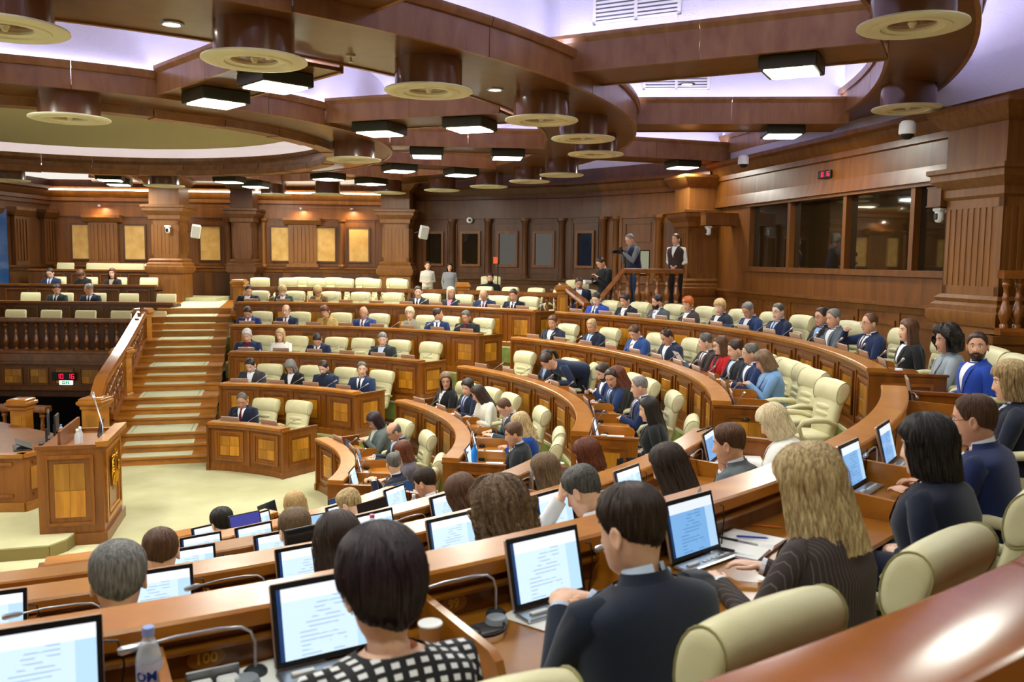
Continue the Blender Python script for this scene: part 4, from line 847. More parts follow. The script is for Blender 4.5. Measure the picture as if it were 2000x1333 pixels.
def hair_cap(zl, thick, nu, nv, fem, z0=1.0, seed=0, amp=0.):
    th = np.linspace(-pi, pi, nu, endpoint=False); L = zl(np.abs(th)); rs = np.random.RandomState(seed); ph = rs.rand(6) * 6
    s = np.linspace(0, 1, nv)[:, None]; zn = z0 - (z0 - L[None, :]) * (1 - (1 - s) ** 1.0) * (s ** .55 if z0 > .95 else s) ; zn = z0 + (L[None, :] - z0) * (s ** 1.7 if z0 > .95 else s)
    P = head_pts(zn, np.broadcast_to(th, zn.shape), fem, False); N = P - np.array([0, -.012, .015]); N /= np.linalg.norm(N, axis=-1, keepdims=True)
    tk = thick(np.abs(th)[None, :], zn, s) * np.ones_like(zn)
    wob = amp * (np.sin(th * 9 + ph[0] + s * 3) * .5 + np.sin(th * 17 + ph[1] - s * 4) * .35 + np.sin(th * 31 + ph[2] + s * 7) * .3)
    tk = tk + wob * np.minimum(1, s * 4); tk[-1, :] = -.004
    return P + N * tk[..., None]
def curtain(th0, bot, r_out, flare, fem, nu, nv, seed=0, amp=.004, top=.35):
    th = np.linspace(th0, 2 * pi - th0, nu); rs = np.random.RandomState(seed + 5); ph = rs.rand(4) * 6; s = np.linspace(0, 1, nv)[:, None]
    tha = np.abs((th + pi) % (2 * pi) - pi); B = bot(tha)[None, :]; zn = top + (B - top) * s; zc = np.maximum(zn, -.12)
    P = head_pts(zc, np.broadcast_to(th, zn.shape), fem, False); P[..., 2] = zn * HH; d = P[..., :2] - np.array([0, -.012]); d = d / np.linalg.norm(d, axis=-1, keepdims=True)
    rr = r_out + flare * s + amp * (np.sin(th * 11 + ph[0] + s * 2) + .7 * np.sin(th * 23 + ph[1] + s * 5) + .5 * np.sin(th * 41 + ph[2]))
    O = P.copy(); O[..., :2] += d * rr[..., None]; I = P.copy(); I[..., :2] += d * (rr - .028)[..., None] if hasattr(rr, 'shape') else 0
    return np.concatenate([O, I[::-1]], 0)
def strands(mb, C, M, n, w_, rs, lift=.004, mi=0):
    """thin ribbons lying on a hair surface grid C (rows from crown to tip)"""
    nr, nc, _ = C.shape
    for _ in range(n):
        j = rs.rand() * nc; i0 = rs.rand() ** 1.3 * (nr - 1) * .55; i1 = min(nr - 1.01, i0 + (nr - 1) * (.3 + .5 * rs.rand())); dj = (rs.rand() - .5) * nc * .03; pts = []
        for t in np.linspace(0, 1, 7):
            i = i0 + (i1 - i0) * t; jj = (j + dj * t) % nc; a, b = int(i), int(jj); fi, fj = i - a, jj - b; b2 = (b + 1) % nc; a2 = min(a + 1, nr - 1)
            pts.append((C[a, b] * (1 - fi) + C[a2, b] * fi) * (1 - fj) + (C[a, b2] * (1 - fi) + C[a2, b2] * fi) * fj)
        pts = np.array(pts); out = pts - np.array([0, -.012, 0]); out[:, 2] *= .3; out /= np.linalg.norm(out, axis=1, keepdims=True) + 1e-6
        tg = np.gradient(pts, axis=0); sd = np.cross(out, tg); sd /= np.linalg.norm(sd, axis=1, keepdims=True) + 1e-9
        lf = lift * (.3 + rs.rand()); ww = w_ * np.array([.3, .8, 1, 1, .9, .6, .15])[:, None]
        q = np.concatenate([pts + out * (lf - w_ * .3) + sd * ww, pts + out * (lf + w_ * .5), pts + out * (lf - w_ * .3) - sd * ww]); mb.add(xf(M, q), [(i, i + 1, i + 8, i + 7) for i in range(6)] + [(7 + i, 8 + i, 15 + i, 14 + i) for i in range(6)], mi)
def lims(front, temple, side, ear, nape): return lambda t: np.interp(t, [0, .5, .95, 1.35, 1.62, 2.0, pi], [front, front, temple, side, ear, nape + .25, nape])
def make_person(name, loc, face, spec):
    """spec: dict(fem, hair=(style,colour), top=(kind, colour), shirt, tie, pose, lean, yaw, pitch, roll, glasses, beard, hi, legs, stand)"""
    g = spec.get; fem = g('fem', False); hi = g('hi', 0); lean = radians(g('lean', 10)); fat = g('fat', 1.); stand = g('stand', False); sc = g('sc', 1.0)
    nu = 44 if hi else 32; seat = .90 if stand else .43; rs = np.random.RandomState(hash_(name + str(loc[0])))
    MT = Matrix.Translation((0, 0, seat)) @ Matrix.Rotation(-lean, 4, 'X') @ Matrix.Rotation(radians(g('tilt', 0)), 4, 'Y')
    nb = MT @ Vector((0, -.022, TL)); hs = g('hs', 1.05)
    MH = Matrix.Translation(nb) @ Matrix.Rotation(-lean * .55, 4, 'X') @ Matrix.Translation((0, .012, .022)) @ Matrix.Rotation(radians(g('yaw', 0)), 4, 'Z') @ Matrix.Rotation(radians(-g('pitch', 8)), 4, 'X') @ Matrix.Rotation(radians(g('roll', 0)), 4, 'Y') @ Matrix.Translation((0, .018, .118)) @ Matrix.Scale(hs, 4)
    th = np.linspace(-pi, pi, nu, endpoint=False); th = th - .35 * np.sin(th) * 1.0       # denser at the face
    nvh = 46 if hi else 34; zn = np.concatenate([1 - (np.linspace(0, 1, 9)[:-1] ** 2) * .55, np.linspace(.45, -1.0, nvh - 14), np.array([-1.03, -1.1, -1.25, -1.4])])
    HP = head_pts(zn[:, None] * np.ones(nu), np.broadcast_to(th, (len(zn), nu)), fem); wt = smooth01((zn + 1.75) / .75)[:, None, None]
    MU = Matrix.Translation(nb) @ Matrix.Rotation(-lean * .55, 4, 'X') @ Matrix.Translation((0, .03, .140)) @ Matrix.Scale(hs, 4)
    rings = list(xf(MH, HP) * wt + xf(MU, HP) * (1 - wt))
    for t in (1.0, .985, .965, .94, .91, .87, .8, .6, .35, .0): rings.append(xf(MT, torso_ring(np.float64(t), th, -.004 if t < .99 else 0, fem, fat)))
    mb = MB(); V = np.concatenate(rings); nr = len(rings)
    F = gridf(nr, nu); zc = zn[:-1]
    mb.v = [tuple(p) for p in V]; mb.f = F + [tuple(range(nu))[::-1], tuple((nr - 1) * nu + j for j in range(nu))]; mb.f = fl(mb.f)
    mi = [0] * len(mb.f); HPn = HP
    for i in range(len(zn) - 1):
        if -.60 < (zn[i] + zn[i + 1]) / 2 < -.43:
            for j in range(nu):
                if abs(HPn[i, j, 0] + HPn[i, (j + 1) % nu, 0]) < .046 and HPn[i, j, 1] > .05: mi[i * nu + j] = 3
    mb.m = mi
    for sx in (-1, 1):
        ye = float(head_pts(np.array(.07), np.array(sx * .36), fem)[1]) - .004
        mb.sphere((sx * .031, ye - .004, .07 * HH), (.0135, .011, .0085), 10, 6, 1, MH); mb.sphere((sx * .031, ye + .0045, .07 * HH - .0005), (.006, .004, .0065), 8, 5, 2, MH)
        mb.tube([(sx * .014, ye + .013, .235 * HH), (sx * .030, ye + .014, .30 * HH), (sx * .048, ye + .001, .24 * HH)], [.0035, .0042, .002], 5, 4, MH)
        ex = .0755
        if g('hair', ('short', ''))[0] not in ('bob', 'long', 'curly', 'wavy', 'straight'): mb.loft([[(sx * (ex + dx), -.012 + ky * cos(q), -.01 + kz * sin(q)) for q in (2 * pi * j / 10 for j in range(10))][::sx] for dx, ky, kz in ((-.008, .012, .022), (.006, .017, .031), (.013, .019, .034), (.016, .015, .028), (.012, .009, .018))], 0, MH)
    # arms and hands
    pose = g('pose', 'desk'); PL = POSES.get(pose, POSES['desk']); ends = []
    lo = g('lh', PL[0]); ro_ = g('rh', PL[1]); curl = PL[2]; jit = g('jit', .02)
    for sx, T in ((-1, lo), (1, ro_)):
        if isinstance(T, str):
            T = {'chin': MH @ Vector((.012, .075, -.165)), 'brow': MH @ Vector((-.05, .10, .02))}[T]; pole = Vector((sx * .5, .2, -1.)); hd = Vector((0, -.15, 1)) if T.z else 0; up = Vector((sx, .3, 0)); hd = (Vector((0.0, .05, 1)) if True else 0)
        else:
            dz = .44 if stand and not g('abs') else 0; T = Vector(T) + Vector((rs.uniform(-jit, jit), rs.uniform(-jit, jit), dz)); pole = Vector((sx * .55, -.55, -.75)); hd = None; up = Vector((sx * .15, 0, 1))
        if fem and not isinstance(T, str): T.x *= .92
        S = MT @ Vector((sx * (.162 if fem else .190) * fat, -.004, TL * .845)); E, Wp = ik(S, T, .285, .26, pole)
        fd = (Wp - E).normalized(); hd = fd if hd is None else (hd * .75 + fd * .5).normalized()
        if hd is fd and not stand: hd = (fd + Vector((-sx * .25, .25, -fd.z * .8 + .02))).normalized()
        mb.tube([S, S.lerp(E, .5), E, E.lerp(Wp, .5), Wp], [.045, .042, .036, .034, .024], 8)
        hand(mb, Wp, hd, up, -sx, curl, 0, .98 if not fem else .9); ends.append((S, E, Wp, fd))
    # legs
    kn = []
    for sx in (-1, 1):
        if stand: A, K, Fo = Vector((sx * .09, 0, seat + .02)), Vector((sx * .10, .02, .48)), Vector((sx * .10, -.01, .07))
        else: A, K, Fo = Vector((sx * .085, .03, seat + .075)), Vector((sx * .12, .43, .50)), Vector((sx * .12, .40 + .05, .07))
        kn.append((A, K, Fo)); mb.tube([A, A.lerp(K, .5), K, K.lerp(Fo, .4), Fo], [.075, .07, .052, .048, .035], 8)
    hc = g('hair', ('short', 'dark')); skin = SKIN[g('skin', int(rs.randint(3)))]; hm = hairmat(g('brow', hc[1] if hc[1] not in ('white', 'paleblonde', 'blonde') else 'lightbrown'))
    body = mb.build(name, [skin, EYEW, IRIS, LIP, hm], None, smooth=70, loc=tuple(loc), rotz=face - pi / 2)
    if sc != 1: body.scale = (sc,) * 3
    if g('glow'): pass
    # trousers and shoes
    tk, tc = g('top', ('suit', '#1d2433')); leg = cloth(g('legs', tc if tk == 'suit' else '#1c1c22'))
    mb = MB()
    for A, K, Fo in kn: mb.tube([A + Vector((0, -.02, 0)), A.lerp(K, .5), K, K.lerp(Fo, .4), Fo + Vector((0, 0, .02))], [.09, .085, .068, .062, .06], 10)
    mb.loft([xf(MT, torso_ring(np.float64(t), th[::2], .008, fem, fat)) for t in (-.10, .02, .12)]); mb.build('trousers' if not g('skirt') else 'skirt', leg, body, smooth=70)
    for A, K, Fo in kn:
        mb = MB(); mb.loft([[(Fo.x + hx * cos(q), Fo.y + .055 + hy * sin(q) * 1.0, z) for q in (2 * pi * j / 12 for j in range(12))] for z, hx, hy in ((0, .045, .13), (.025, .047, .132), (.05, .043, .115), (.09, .036, .06))]); mb.build('shoe', mat('shoe_leather', '#15110f', .35), body, smooth=60)
    # torso garment
    J = MB(); off = .012; tb = -.12 if tk != 'sweater' else -.04; T_ = [tb, 0, .12, .25, .4, .55, .66, .75, .82, .86, .89, .92, .945, .965, .98, .992]; thj = np.linspace(-pi, pi, 40 if hi else 28, endpoint=False)
    rg = []
    for t in T_:
        r = torso_ring(np.float64(max(t, 0)), thj, off, fem, fat); r[:, 2] = t * TL
        rr = rs.rand(4); r[:, :2] *= 1 + .012 * np.sin(thj * 3 + rr[0] * 6 + t * 9)[:, None] * (t < .8) * (np.abs(thj) > 1.1)[:, None]; rg.append(xf(MT, r))
    J.loft([r[::-1] for r in rg], cap0=False, cap1=False)
    short = g('sleeve', 1.); JS = MB() if tk == 'vest' else J
    for sx, (S, E, Wp, fd) in zip((-1, 1), ends):
        up_ = (MT.to_3x3() @ Vector((sx * .0, 0, 1))); S2 = S + (MT.to_3x3() @ Vector((-sx * .055, 0, .012)))
        k = .9 if fem else 1.; n_ = 14 if hi else 10
        pts = [S2, S + Vector((0, 0, .004)), S.lerp(E, .3), S.lerp(E, .62), S.lerp(E, .88), E + (E - (S + Wp) / 2).normalized() * .008, E.lerp(Wp, .15), E.lerp(Wp, .45), E.lerp(Wp, .78), E.lerp(Wp, .93)]
        JS.tube(pts, [.05 * k, .068 * k, .067 * k, .060 * k, .055 * k, .055 * k, .053 * k, .048 * k, .043 * k, .041 * k], n_)
    if tk == 'suit':      # standing collar at the back of the neck
        cth = np.linspace(pi * .30, 2 * pi - pi * .30, 15); J.loft([[tuple(p) for p in xf(MT, np.stack([w_ * np.sin(cth), -.022 + d_ * np.cos(cth), np.full_like(cth, TL * tz)], -1))] for w_, d_, tz in ((.150, .104, .925), (.098, .084, .972), (.078, .074, 1.01), (.072, .069, 1.05), (.066, .064, 1.04), (.066, .064, 1.0))], closed=False, cap0=False, cap1=False)
    jm = [checkmat() if g('check') else pinmat(tc) if g('stripe') else cloth(tc)]
    jk = J.build({'suit': 'jacket', 'sweater': 'sweater', 'blouse': 'blouse', 'vest': 'vest'}.get(tk, 'jacket'), jm, body, smooth=75)
    if tk == 'vest': JS.build('shirt_sleeves', cloth(g('shirt', '#dddddd')), body, smooth=75)
    def patch(nm, t0, t1, xl, xr, o, m, nt=10, nx=6, par=None):
        t = np.linspace(t0, t1, nt)[:, None]; u = np.linspace(0, 1, nx)[None, :]; x = xl(t) * (1 - u) + xr(t) * u; y = torso_front(t, x, o, fem, fat); z = t * TL * np.ones_like(x)
        P = np.stack([x, y, z], -1).reshape(-1, 3); Pb = P.copy(); Pb[:, 1] -= .008
        b = MB(); b.add(xf(MT, P), gridf(nt, nx, False)); return b.build(nm, m, par or body, smooth=80)
    if tk in ('suit', 'vest'):
        sh = g('shirt', '#dfe3ea'); tv = g('v', .40 if not fem else .48); top_ = .965; vw = lambda t: (t - tv) / (top_ - tv) * (.066 if not fem else .060) + .001
        patch('shirt', tv, top_ + .012, lambda t: -vw(t) - .004, lambda t: vw(t) + .004, .004, cloth(sh), nt=14, par=body)
        lm = g('lapel'); lm = cloth(lm) if lm else jm[0]
        for sx in (-1, 1): patch('lapel', tv - .02, top_ - .02, lambda t: sx * vw(t + .01), lambda t: sx * (vw(t + .01) + .012 + .046 * np.clip((t - tv + .02) / .34, 0, 1) * (t < top_ - .06) + .020 * (t >= top_ - .06)), .010, lm, nt=14, par=jk)
        ct = np.linspace(-pi * .93, pi * .93, 19)       # shirt collar round the neck
        if not g('nocollar'):
            b = MB(); b.loft([[tuple(p) for p in xf(MT, np.stack([w_ * np.sin(ct), -.018 + d_ * np.cos(ct), TL * tz - .02 * (np.abs(ct) < .5) * (tz < 1.02) + .03 * np.cos(ct) * -.35], -1))] for w_, d_, tz in ((.076, .074, .965), (.067, .067, 1.02), (.063, .063, 1.075), (.058, .058, 1.06))], closed=False, cap0=False, cap1=False); b.build('shirt_collar', cloth(sh), body, smooth=70)
        if g('tie'):
            tw = lambda t: .012 + .026 * np.clip((.93 - t) / .35, 0, 1) + .012 * (t > .93)
            tp = patch('tie', tv - .01, .972, lambda t: -tw(t), lambda t: tw(t), .009, cloth(g('tie')), nt=14, nx=4)
        if not fem or g('cuffs', 1):
            for sx, (S, E, Wp, fd) in zip((-1, 1), ends): b = MB(); b.tube([E.lerp(Wp, .86), E.lerp(Wp, 1.0)], [.036, .034], 10); b.build('shirt_cuff', cloth(sh), body)
        if g('pin'): b = MB(); b.sphere((.10, float(torso_front(np.float64(.8), np.float64(.1), .016, fem)), TL * .8), .009, 8, 5, 0, MT); b.build('lapel_pin', GOLD, jk)
    if g('neck'):          # polo or scarf ring
        ct = np.linspace(-pi, pi, 20, endpoint=False); b = MB(); b.loft([[tuple(p) for p in xf(MT, np.stack([w_ * np.sin(ct), -.02 + w_ * np.cos(ct), np.full_like(ct, TL * tz)], -1))] for w_, tz in ((.095, .94), (.085, .99), (.072, 1.03), (.066, 1.04))], cap0=False, cap1=False); b.build('neckline', cloth(g('neck')), body, smooth=70)
    if g('inner'): patch('top_front', .52, .985, lambda t: -.055 * np.clip((t - .5) / .3, .1, 1), lambda t: .055 * np.clip((t - .5) / .3, .1, 1), .004, cloth(g('inner')))
    # hair
    sty, hcol = hc; Hm = hairmat(hcol) if sty != 'curly' else mat('hair_curl_' + hcol, HAIRC[hcol][0], .5, noise=(HAIRC[hcol][1], 42), bump=1., bscale=55); sd = int(rs.randint(999)); H = MB(); NU = 120 if hi else 40; NV = 26 if hi else 11
    def capg(C, strn=0, wid=.0016):
        nr_, nc_ = C.shape[:2]; H.add(xf(MH, C.reshape(-1, 3)), fl(gridf(nr_, nc_)))
        if hi and strn: strands(H, C, MH, strn, wid, rs)
    def curg(C, strn=0):
        nr_, nc_ = C.shape[:2]; H.add(xf(MH, C.reshape(-1, 3)), fl(gridf(nr_, nc_, False)))
        if hi and strn: strands(H, C[:nr_ // 2], MH, strn, .0018, rs, .006)
    K = 1 if hi else 0
    if sty == 'short': capg(hair_cap(lims(.68, .40, -.02, .12, -.46), lambda t, z, s: np.interp(z, [-.5, .0, .35, .6, 1.], [.0012, .004, .010, .014, .014]) * np.where((t < .9) & (s > .8), .55, 1), NU, NV, fem, seed=sd, amp=.0016), 1300)
    elif sty == 'full': capg(hair_cap(lims(.62, .36, -.10, .05, -.56), lambda t, z, s: np.interp(z, [-.6, -.1, .35, .6, 1.], [.002, .008, .016, .022, .022]) * np.where((t < .9) & (s > .85), .7, 1), NU, NV, fem, seed=sd, amp=.003), 1500)
    elif sty == 'buzz': capg(hair_cap(lims(.70, .42, -.02, .12, -.58), lambda t, z, s: .005 * (1 - .5 * s ** 3), NU, NV, fem, seed=sd, amp=.0006), 900, .001)
    elif sty == 'receding': capg(hair_cap(lambda t: np.interp(t, [0, .3, .6, .95, 1.35, 1.62, 2.0, pi], [.80, .82, .74, .45, -.02, .10, -.3, -.6]), lambda t, z, s: .008 * (1 - .6 * s ** 3), NU, NV, fem, seed=sd, amp=.001), 900)
    elif sty == 'bald':       # fringe round the sides and back only
        tha = np.linspace(1.15, 2 * pi - 1.15, NU // 2 + 6); s = np.linspace(0, 1, NV)[:, None]; ta = np.abs((tha + pi) % (2 * pi) - pi); lo_ = np.interp(ta, [1.15, 1.35, 1.62, 2.0, pi], [.1, -.02, .1, -.3, -.58]); hi_ = np.interp(ta, [1.15, 1.5, 2.2, pi], [.32, .42, .5, .52])
        z_ = hi_[None] + (lo_ - hi_)[None] * s; P = head_pts(z_, np.broadcast_to(tha, z_.shape), fem, False); N_ = P - np.array([0, -.012, .015]); N_ /= np.linalg.norm(N_, axis=-1, keepdims=True); tk_ = .006 * np.sin(np.clip(s, 0, 1) * pi) + .0005; curg(P + N_ * tk_[..., None])
    elif sty in ('bob', 'long', 'curly', 'wavy', 'shortf', 'pony', 'straight'):
        th_ = {'bob': .022, 'long': .018, 'curly': .052, 'wavy': .03, 'shortf': .026, 'pony': .010, 'straight': .016}[sty]; am_ = {'curly': .018, 'wavy': .006}.get(sty, .0022)
        fr_ = {'bob': .42, 'shortf': .40, 'curly': .62, 'pony': .70}.get(sty, .60)
        capg(hair_cap(lims(fr_, .30, -.10 if sty != 'pony' else .02, -.10 if sty != 'pony' else .08, -.80 if sty != 'pony' else -.5), lambda t, z, s: th_ * (1 - .35 * s ** 5), NU, NV, fem, seed=sd, amp=am_), 1700)
        if sty == 'bob': curg(curtain(1.12, lambda t: np.interp(t, [1.1, 1.6, 2.3, pi], [-.85, -1.05, -1.15, -1.2]), .022, -.004, fem, NU, NV, sd), 700)
        if sty == 'shortf': curg(curtain(1.3, lambda t: np.interp(t, [1.3, 1.8, pi], [-.25, -.5, -.72]), .021, -.022, fem, NU, NV, sd), 400)
        if sty == 'curly': curg(curtain(1.2, lambda t: np.interp(t, [1.2, 1.7, pi], [-.85, -1.0, -1.05]), .060, -.014, fem, NU, NV, sd, .018), 700)
        if sty == 'wavy': curg(curtain(1.1, lambda t: np.interp(t, [1.1, 1.6, 2.3, pi], [-1.5, -1.9, -2.0, -2.0]), .026, .006, fem, NU, NV, sd, .007), 900)
        if sty in ('long', 'straight'):
            Lb = g('hl', -2.6); curg(curtain(1.12, lambda t: np.interp(t, [1.1, 1.7, 2.4, pi], [Lb + .5, Lb + .1, Lb, Lb]), .017, .004 if sty == 'straight' else .012, fem, NU, NV + 4, sd), 900)
        if sty == 'pony':
            H.sphere((0, -.118, .025), (.03, .03, .03), 12, 8, 0, MH); H.tube([(0, -.125, .03), (0, -.165, .0), (.0, -.17, -.07), (0, -.15, -.15), (0, -.14, -.2)], [.022, .03, .032, .026, .006], 12, 0, MH)
    if H.v: H.build('hair', Hm, body, smooth=80)
    if g('beard'):
        zb = np.linspace(-.28, -1.04, 12); tb_ = np.linspace(-1.5, 1.5, 33); P = head_pts(zb[:, None] * np.ones(33), np.broadcast_to(tb_, (12, 33)), fem); N_ = P - np.array([0, -.01, .0]); N_ /= np.linalg.norm(N_, axis=-1, keepdims=True)
        F = []
        for i in range(11):
            for j in range(32):
                zz = (zb[i] + zb[i + 1]) / 2; tt = abs((tb_[j] + tb_[j + 1]) / 2); lo_b = np.interp(tt, [0, .25, .35, .9, 1.5], [-.60, -.58, -.40, -.50, -.0]); mous = tt < .36 and -.47 < zz < -.38
                if zz < lo_b or mous: F.append((i * 33 + j, i * 33 + j + 1, i * 33 + j + 34, i * 33 + j + 33))
        b = MB(); b.add(xf(MH, (P + N_ * .0045).reshape(-1, 3)), F); b.build('beard', hairmat(g('beard')), body, smooth=80)
    if g('glasses'):
        b = MB(); ye = .098
        for sx in (-1, 1):
            b.tube([(sx * .031 + .021 * cos(q), ye - .004 * abs(cos(q)), .065 * HH + .016 * sin(q)) for q in np.linspace(0, 2 * pi, 17)], .0018, 5, 0, MH); b.tube([(sx * .051, ye - .006, .011), (sx * .072, .06, .012), (sx * .079, .0, .010), (sx * .078, -.02, -.006)], .0018, 5, 0, MH)
        b.tube([(-.010, ye, .011), (0, ye + .003, .013), (.010, ye, .011)], .0016, 5, 0, MH); b.build('glasses', mat('spectacle_frame', g('glasses'), .3), body)
    return body, MH, ends
def hash_(s):
    h = 7
    for ch in s: h = (h * 131 + ord(ch)) % 1000003
    return h
# ---------------------------------------------------------------- who sits where: row, head pixel, clothing, pose
NAVY, DNAVY, CHAR, BLK, GREY, BLUE = '#1f2a48', '#171d30', '#23252b', '#141416', '#555a62', '#1f3f94'
WH, LB_ = '#e6e8ee', '#c3d3ea'
SR = {'far': (48, 100), 'mid': (-16, 50), 'near': (-80, -20)}
SEATN = {}
PEOPLE = []
def seatname(sec, k, a):
    a0, a1, n, _ = BENCH[sec, k]; i = int((a - a0) / (a1 - a0) * n); i = max(0, min(n - 1, i)) + 1
    if sec == 'far': i = n + 1 - i
    return i
def sit(sec, k, x, y, desc, dr=0., turn=0, dz=0., nochair=False, **sp):
    if sec == 'mid': turn = -turn; sp['yaw'] = -sp.get('yaw', 0)
    R = row_R(k); z = row_z(k); hz = z + 1.06 + dz; a = locate(R + .82 + dr, hz, x, y, *SR[sec]); q = proj(PT(R + .82 + dr, a, hz))
    p = PT(R + .93 + dr, a, z); face = radians(a) + pi + radians(turn); s = seatname(sec, k, a); nm = ORD[min(s, 17)]
    lab = 'person in %s, %s row %s' % (desc, SECT[sec], ('one', 'two', 'three', 'four', 'five')[k - 1])
    b, MH, ends = make_person('person', p, face, sp); tag(b, lab, 'person', 'seated members'); PEOPLE.append((sec, k, a, s, b, MH, ends, abs(q[1] - y)))
    SEATN.setdefault((sec, k), []).append(a)
    if not nochair: seat_chair(sec, k, a - (degrees(.15 / R) if sec == 'far' else 0), s, turn * .6)
    return b
CHL = {}
def seat_chair(sec, k, a, s=None, turn=0, dR=0., scale=.91):
    s = s or seatname(sec, k, a); R = row_R(k); p = PT(R + .97 + dR, a, row_z(k)); key = (sec, k, s); CHL[key] = CHL.get(key, 0) + 1
    lab = 'cream leather office chair, %s seat, %s row %s' % (ORD[min(s, 17)], SECT[sec], ('one', 'two', 'three', 'four', 'five')[k - 1])
    if CHL[key] > 1: lab += ', drawn up beside it' if CHL[key] == 2 else ', turned away'
    return chair(p, radians(a) + pi + radians(turn), lab, 'members\' office chairs', scale)
def free(sec, k, x, y, turn=0, dR=0.):
    a = locate(row_R(k) + 1.25 + dR, row_z(k) + .95, x, y, SR[sec][0] - 6, SR[sec][1] + 6); seat_chair(sec, k, a, None, turn, dR)
F, M_, N_ = 'far', 'mid', 'near'
# --- stair block
sit(F, 1, 474, 786, 'dark suit and maroon tie, writing', hair=('receding', 'saltpepper'), top=('suit', DNAVY), shirt=WH, tie='#5a1424', pitch=28, yaw=12, pose='desk', pin=1)
free(F, 1, 582, 815)
sit(F, 2, 491, 726, 'dark grey jacket, eyes lowered', hair=('short', 'black'), top=('suit', '#37343a'), shirt=WH, pitch=30, pose='desk')
sit(F, 2, 570, 735, 'black jacket and white blouse', fem=True, hair=('bob', 'grey'), top=('suit', BLK), shirt=WH, pitch=34, pose='desk', glasses='#333333')
sit(F, 2, 634, 735, 'navy jacket and dark shirt', hair=('short', 'dark'), top=('suit', '#1c2740'), shirt='#1b2334', beard='saltpepper', pitch=24, fat=1.08, pose='clasp')
sit(F, 2, 704, 727, 'blue suit and dark tie, upright', hair=('short', 'saltpepper'), top=('suit', '#22304f'), shirt=WH, tie='#1c2238', pitch=2, yaw=28, turn=12, pose='desk')
sit(F, 3, 484, 664, 'blue jacket and maroon jumper', hair=('full', 'white'), top=('suit', NAVY), shirt='#5c1626', nocollar=1, pitch=22, fat=1.1, pose='desk')
sit(F, 3, 548, 670, 'white blouse, gazing ahead', fem=True, hair=('long', 'blonde'), hl=-2.2, top=('blouse', '#e8e6e0'), pitch=8, pose='clasp')
sit(F, 3, 624, 668, 'navy suit, writing head down', hair=('short', 'black'), top=('suit', '#1c2540'), shirt=WH, tie='#20294a', pitch=38, lean=20, yaw=15, pose='desk')
sit(F, 3, 745, 672, 'dark green suit, open collar', hair=('short', 'grey'), top=('suit', '#22282a'), shirt=LB_, pitch=16, yaw=18, fat=1.12, turn=10, pose='desk')
for x in (708, 841): free(F, 3, x, 685)
sit(F, 4, 486, 618, 'blue suit bent over the desk', hair=('short', 'dark'), top=('suit', '#1e2f66'), shirt=WH, tie='#274078', pitch=34, lean=16, pose='desk')
sit(F, 4, 559, 612, 'navy suit and plum tie', hair=('bald', 'saltpepper'), top=('suit', '#1d2640'), shirt=WH, tie='#4a2540', pitch=8, yaw=-6, pin=1, pose='clasp')
sit(F, 4, 638, 620, 'mustard jacket, head tilted', fem=True, hair=('shortf', 'auburn'), top=('suit', '#b5954f'), shirt='#8a6a30', pitch=16, roll=14, pose='desk')
sit(F, 4, 710, 614, 'bright blue suit and dark red tie', hair=('bald', 'white'), top=('suit', '#22386e'), shirt=WH, tie='#5a1830', pitch=16, yaw=8, fat=1.1, pose='desk')
sit(F, 4, 800, 620, 'taupe jacket, hand at chin', fem=True, hair=('shortf', 'paleblonde'), top=('suit', '#8b8470'), shirt='#b3a890', pitch=4, yaw=10, pose='chin')
sit(F, 4, 850, 615, 'navy suit, turned away', hair=('short', 'dark'), top=('suit', '#1e2f58'), shirt=WH, tie='#1a2440', yaw=95, turn=25, pitch=0, pose='desk')
sit(F, 4, 910, 620, 'black suit, dark shirt and red tie', hair=('short', 'saltpepper'), top=('suit', '#1a1d1f'), shirt='#2a1c20', tie='#6e1626', pitch=20, fat=1.15, turn=8, pose='desk')
sit(F, 5, 484, 575, 'dark suit reading a screen', hair=('receding', 'dark'), top=('suit', DNAVY), shirt=WH, pitch=34, yaw=20, pose='desk')
sit(F, 5, 553, 575, 'dark green jacket and white top', fem=True, hair=('shortf', 'dirty'), top=('suit', '#1e3a34'), shirt=WH, pitch=32, pose='desk')
sit(F, 5, 622, 574, 'brown jacket, looking through papers', fem=True, hair=('shortf', 'blonde'), top=('suit', '#5a4220'), shirt='#c9a860', pitch=36, glasses='#3a2a1a', pose='paper')
for x in (704, 767): free(F, 5, x, 582)
sit(F, 5, 815, 576, 'black suit and black tie', hair=('short', 'dark'), top=('suit', '#232629'), shirt=WH, tie='#17181a', pitch=10, yaw=15, turn=8, pose='desk')
sit(F, 5, 878, 574, 'grey blazer and pink top', fem=True, hair=('straight', 'paleblonde'), hl=-2.4, top=('suit', '#2a2c31'), shirt='#d59ab0', yaw=35, pitch=6, turn=10, pose='desk')
sit(F, 5, 945, 576, 'navy suit and plum tie, head bowed', hair=('bald', 'grey'), top=('suit', '#1d2c52'), shirt=WH, tie='#8a3a50', pitch=34, glasses='#222222', turn=8, pose='desk')
sit(F, 5, 1002, 580, 'dark suit and navy tie', hair=('short', 'dark'), top=('suit', '#181d2c'), shirt=WH, tie='#141a2c', pitch=18, yaw=5, turn=8, pose='desk')
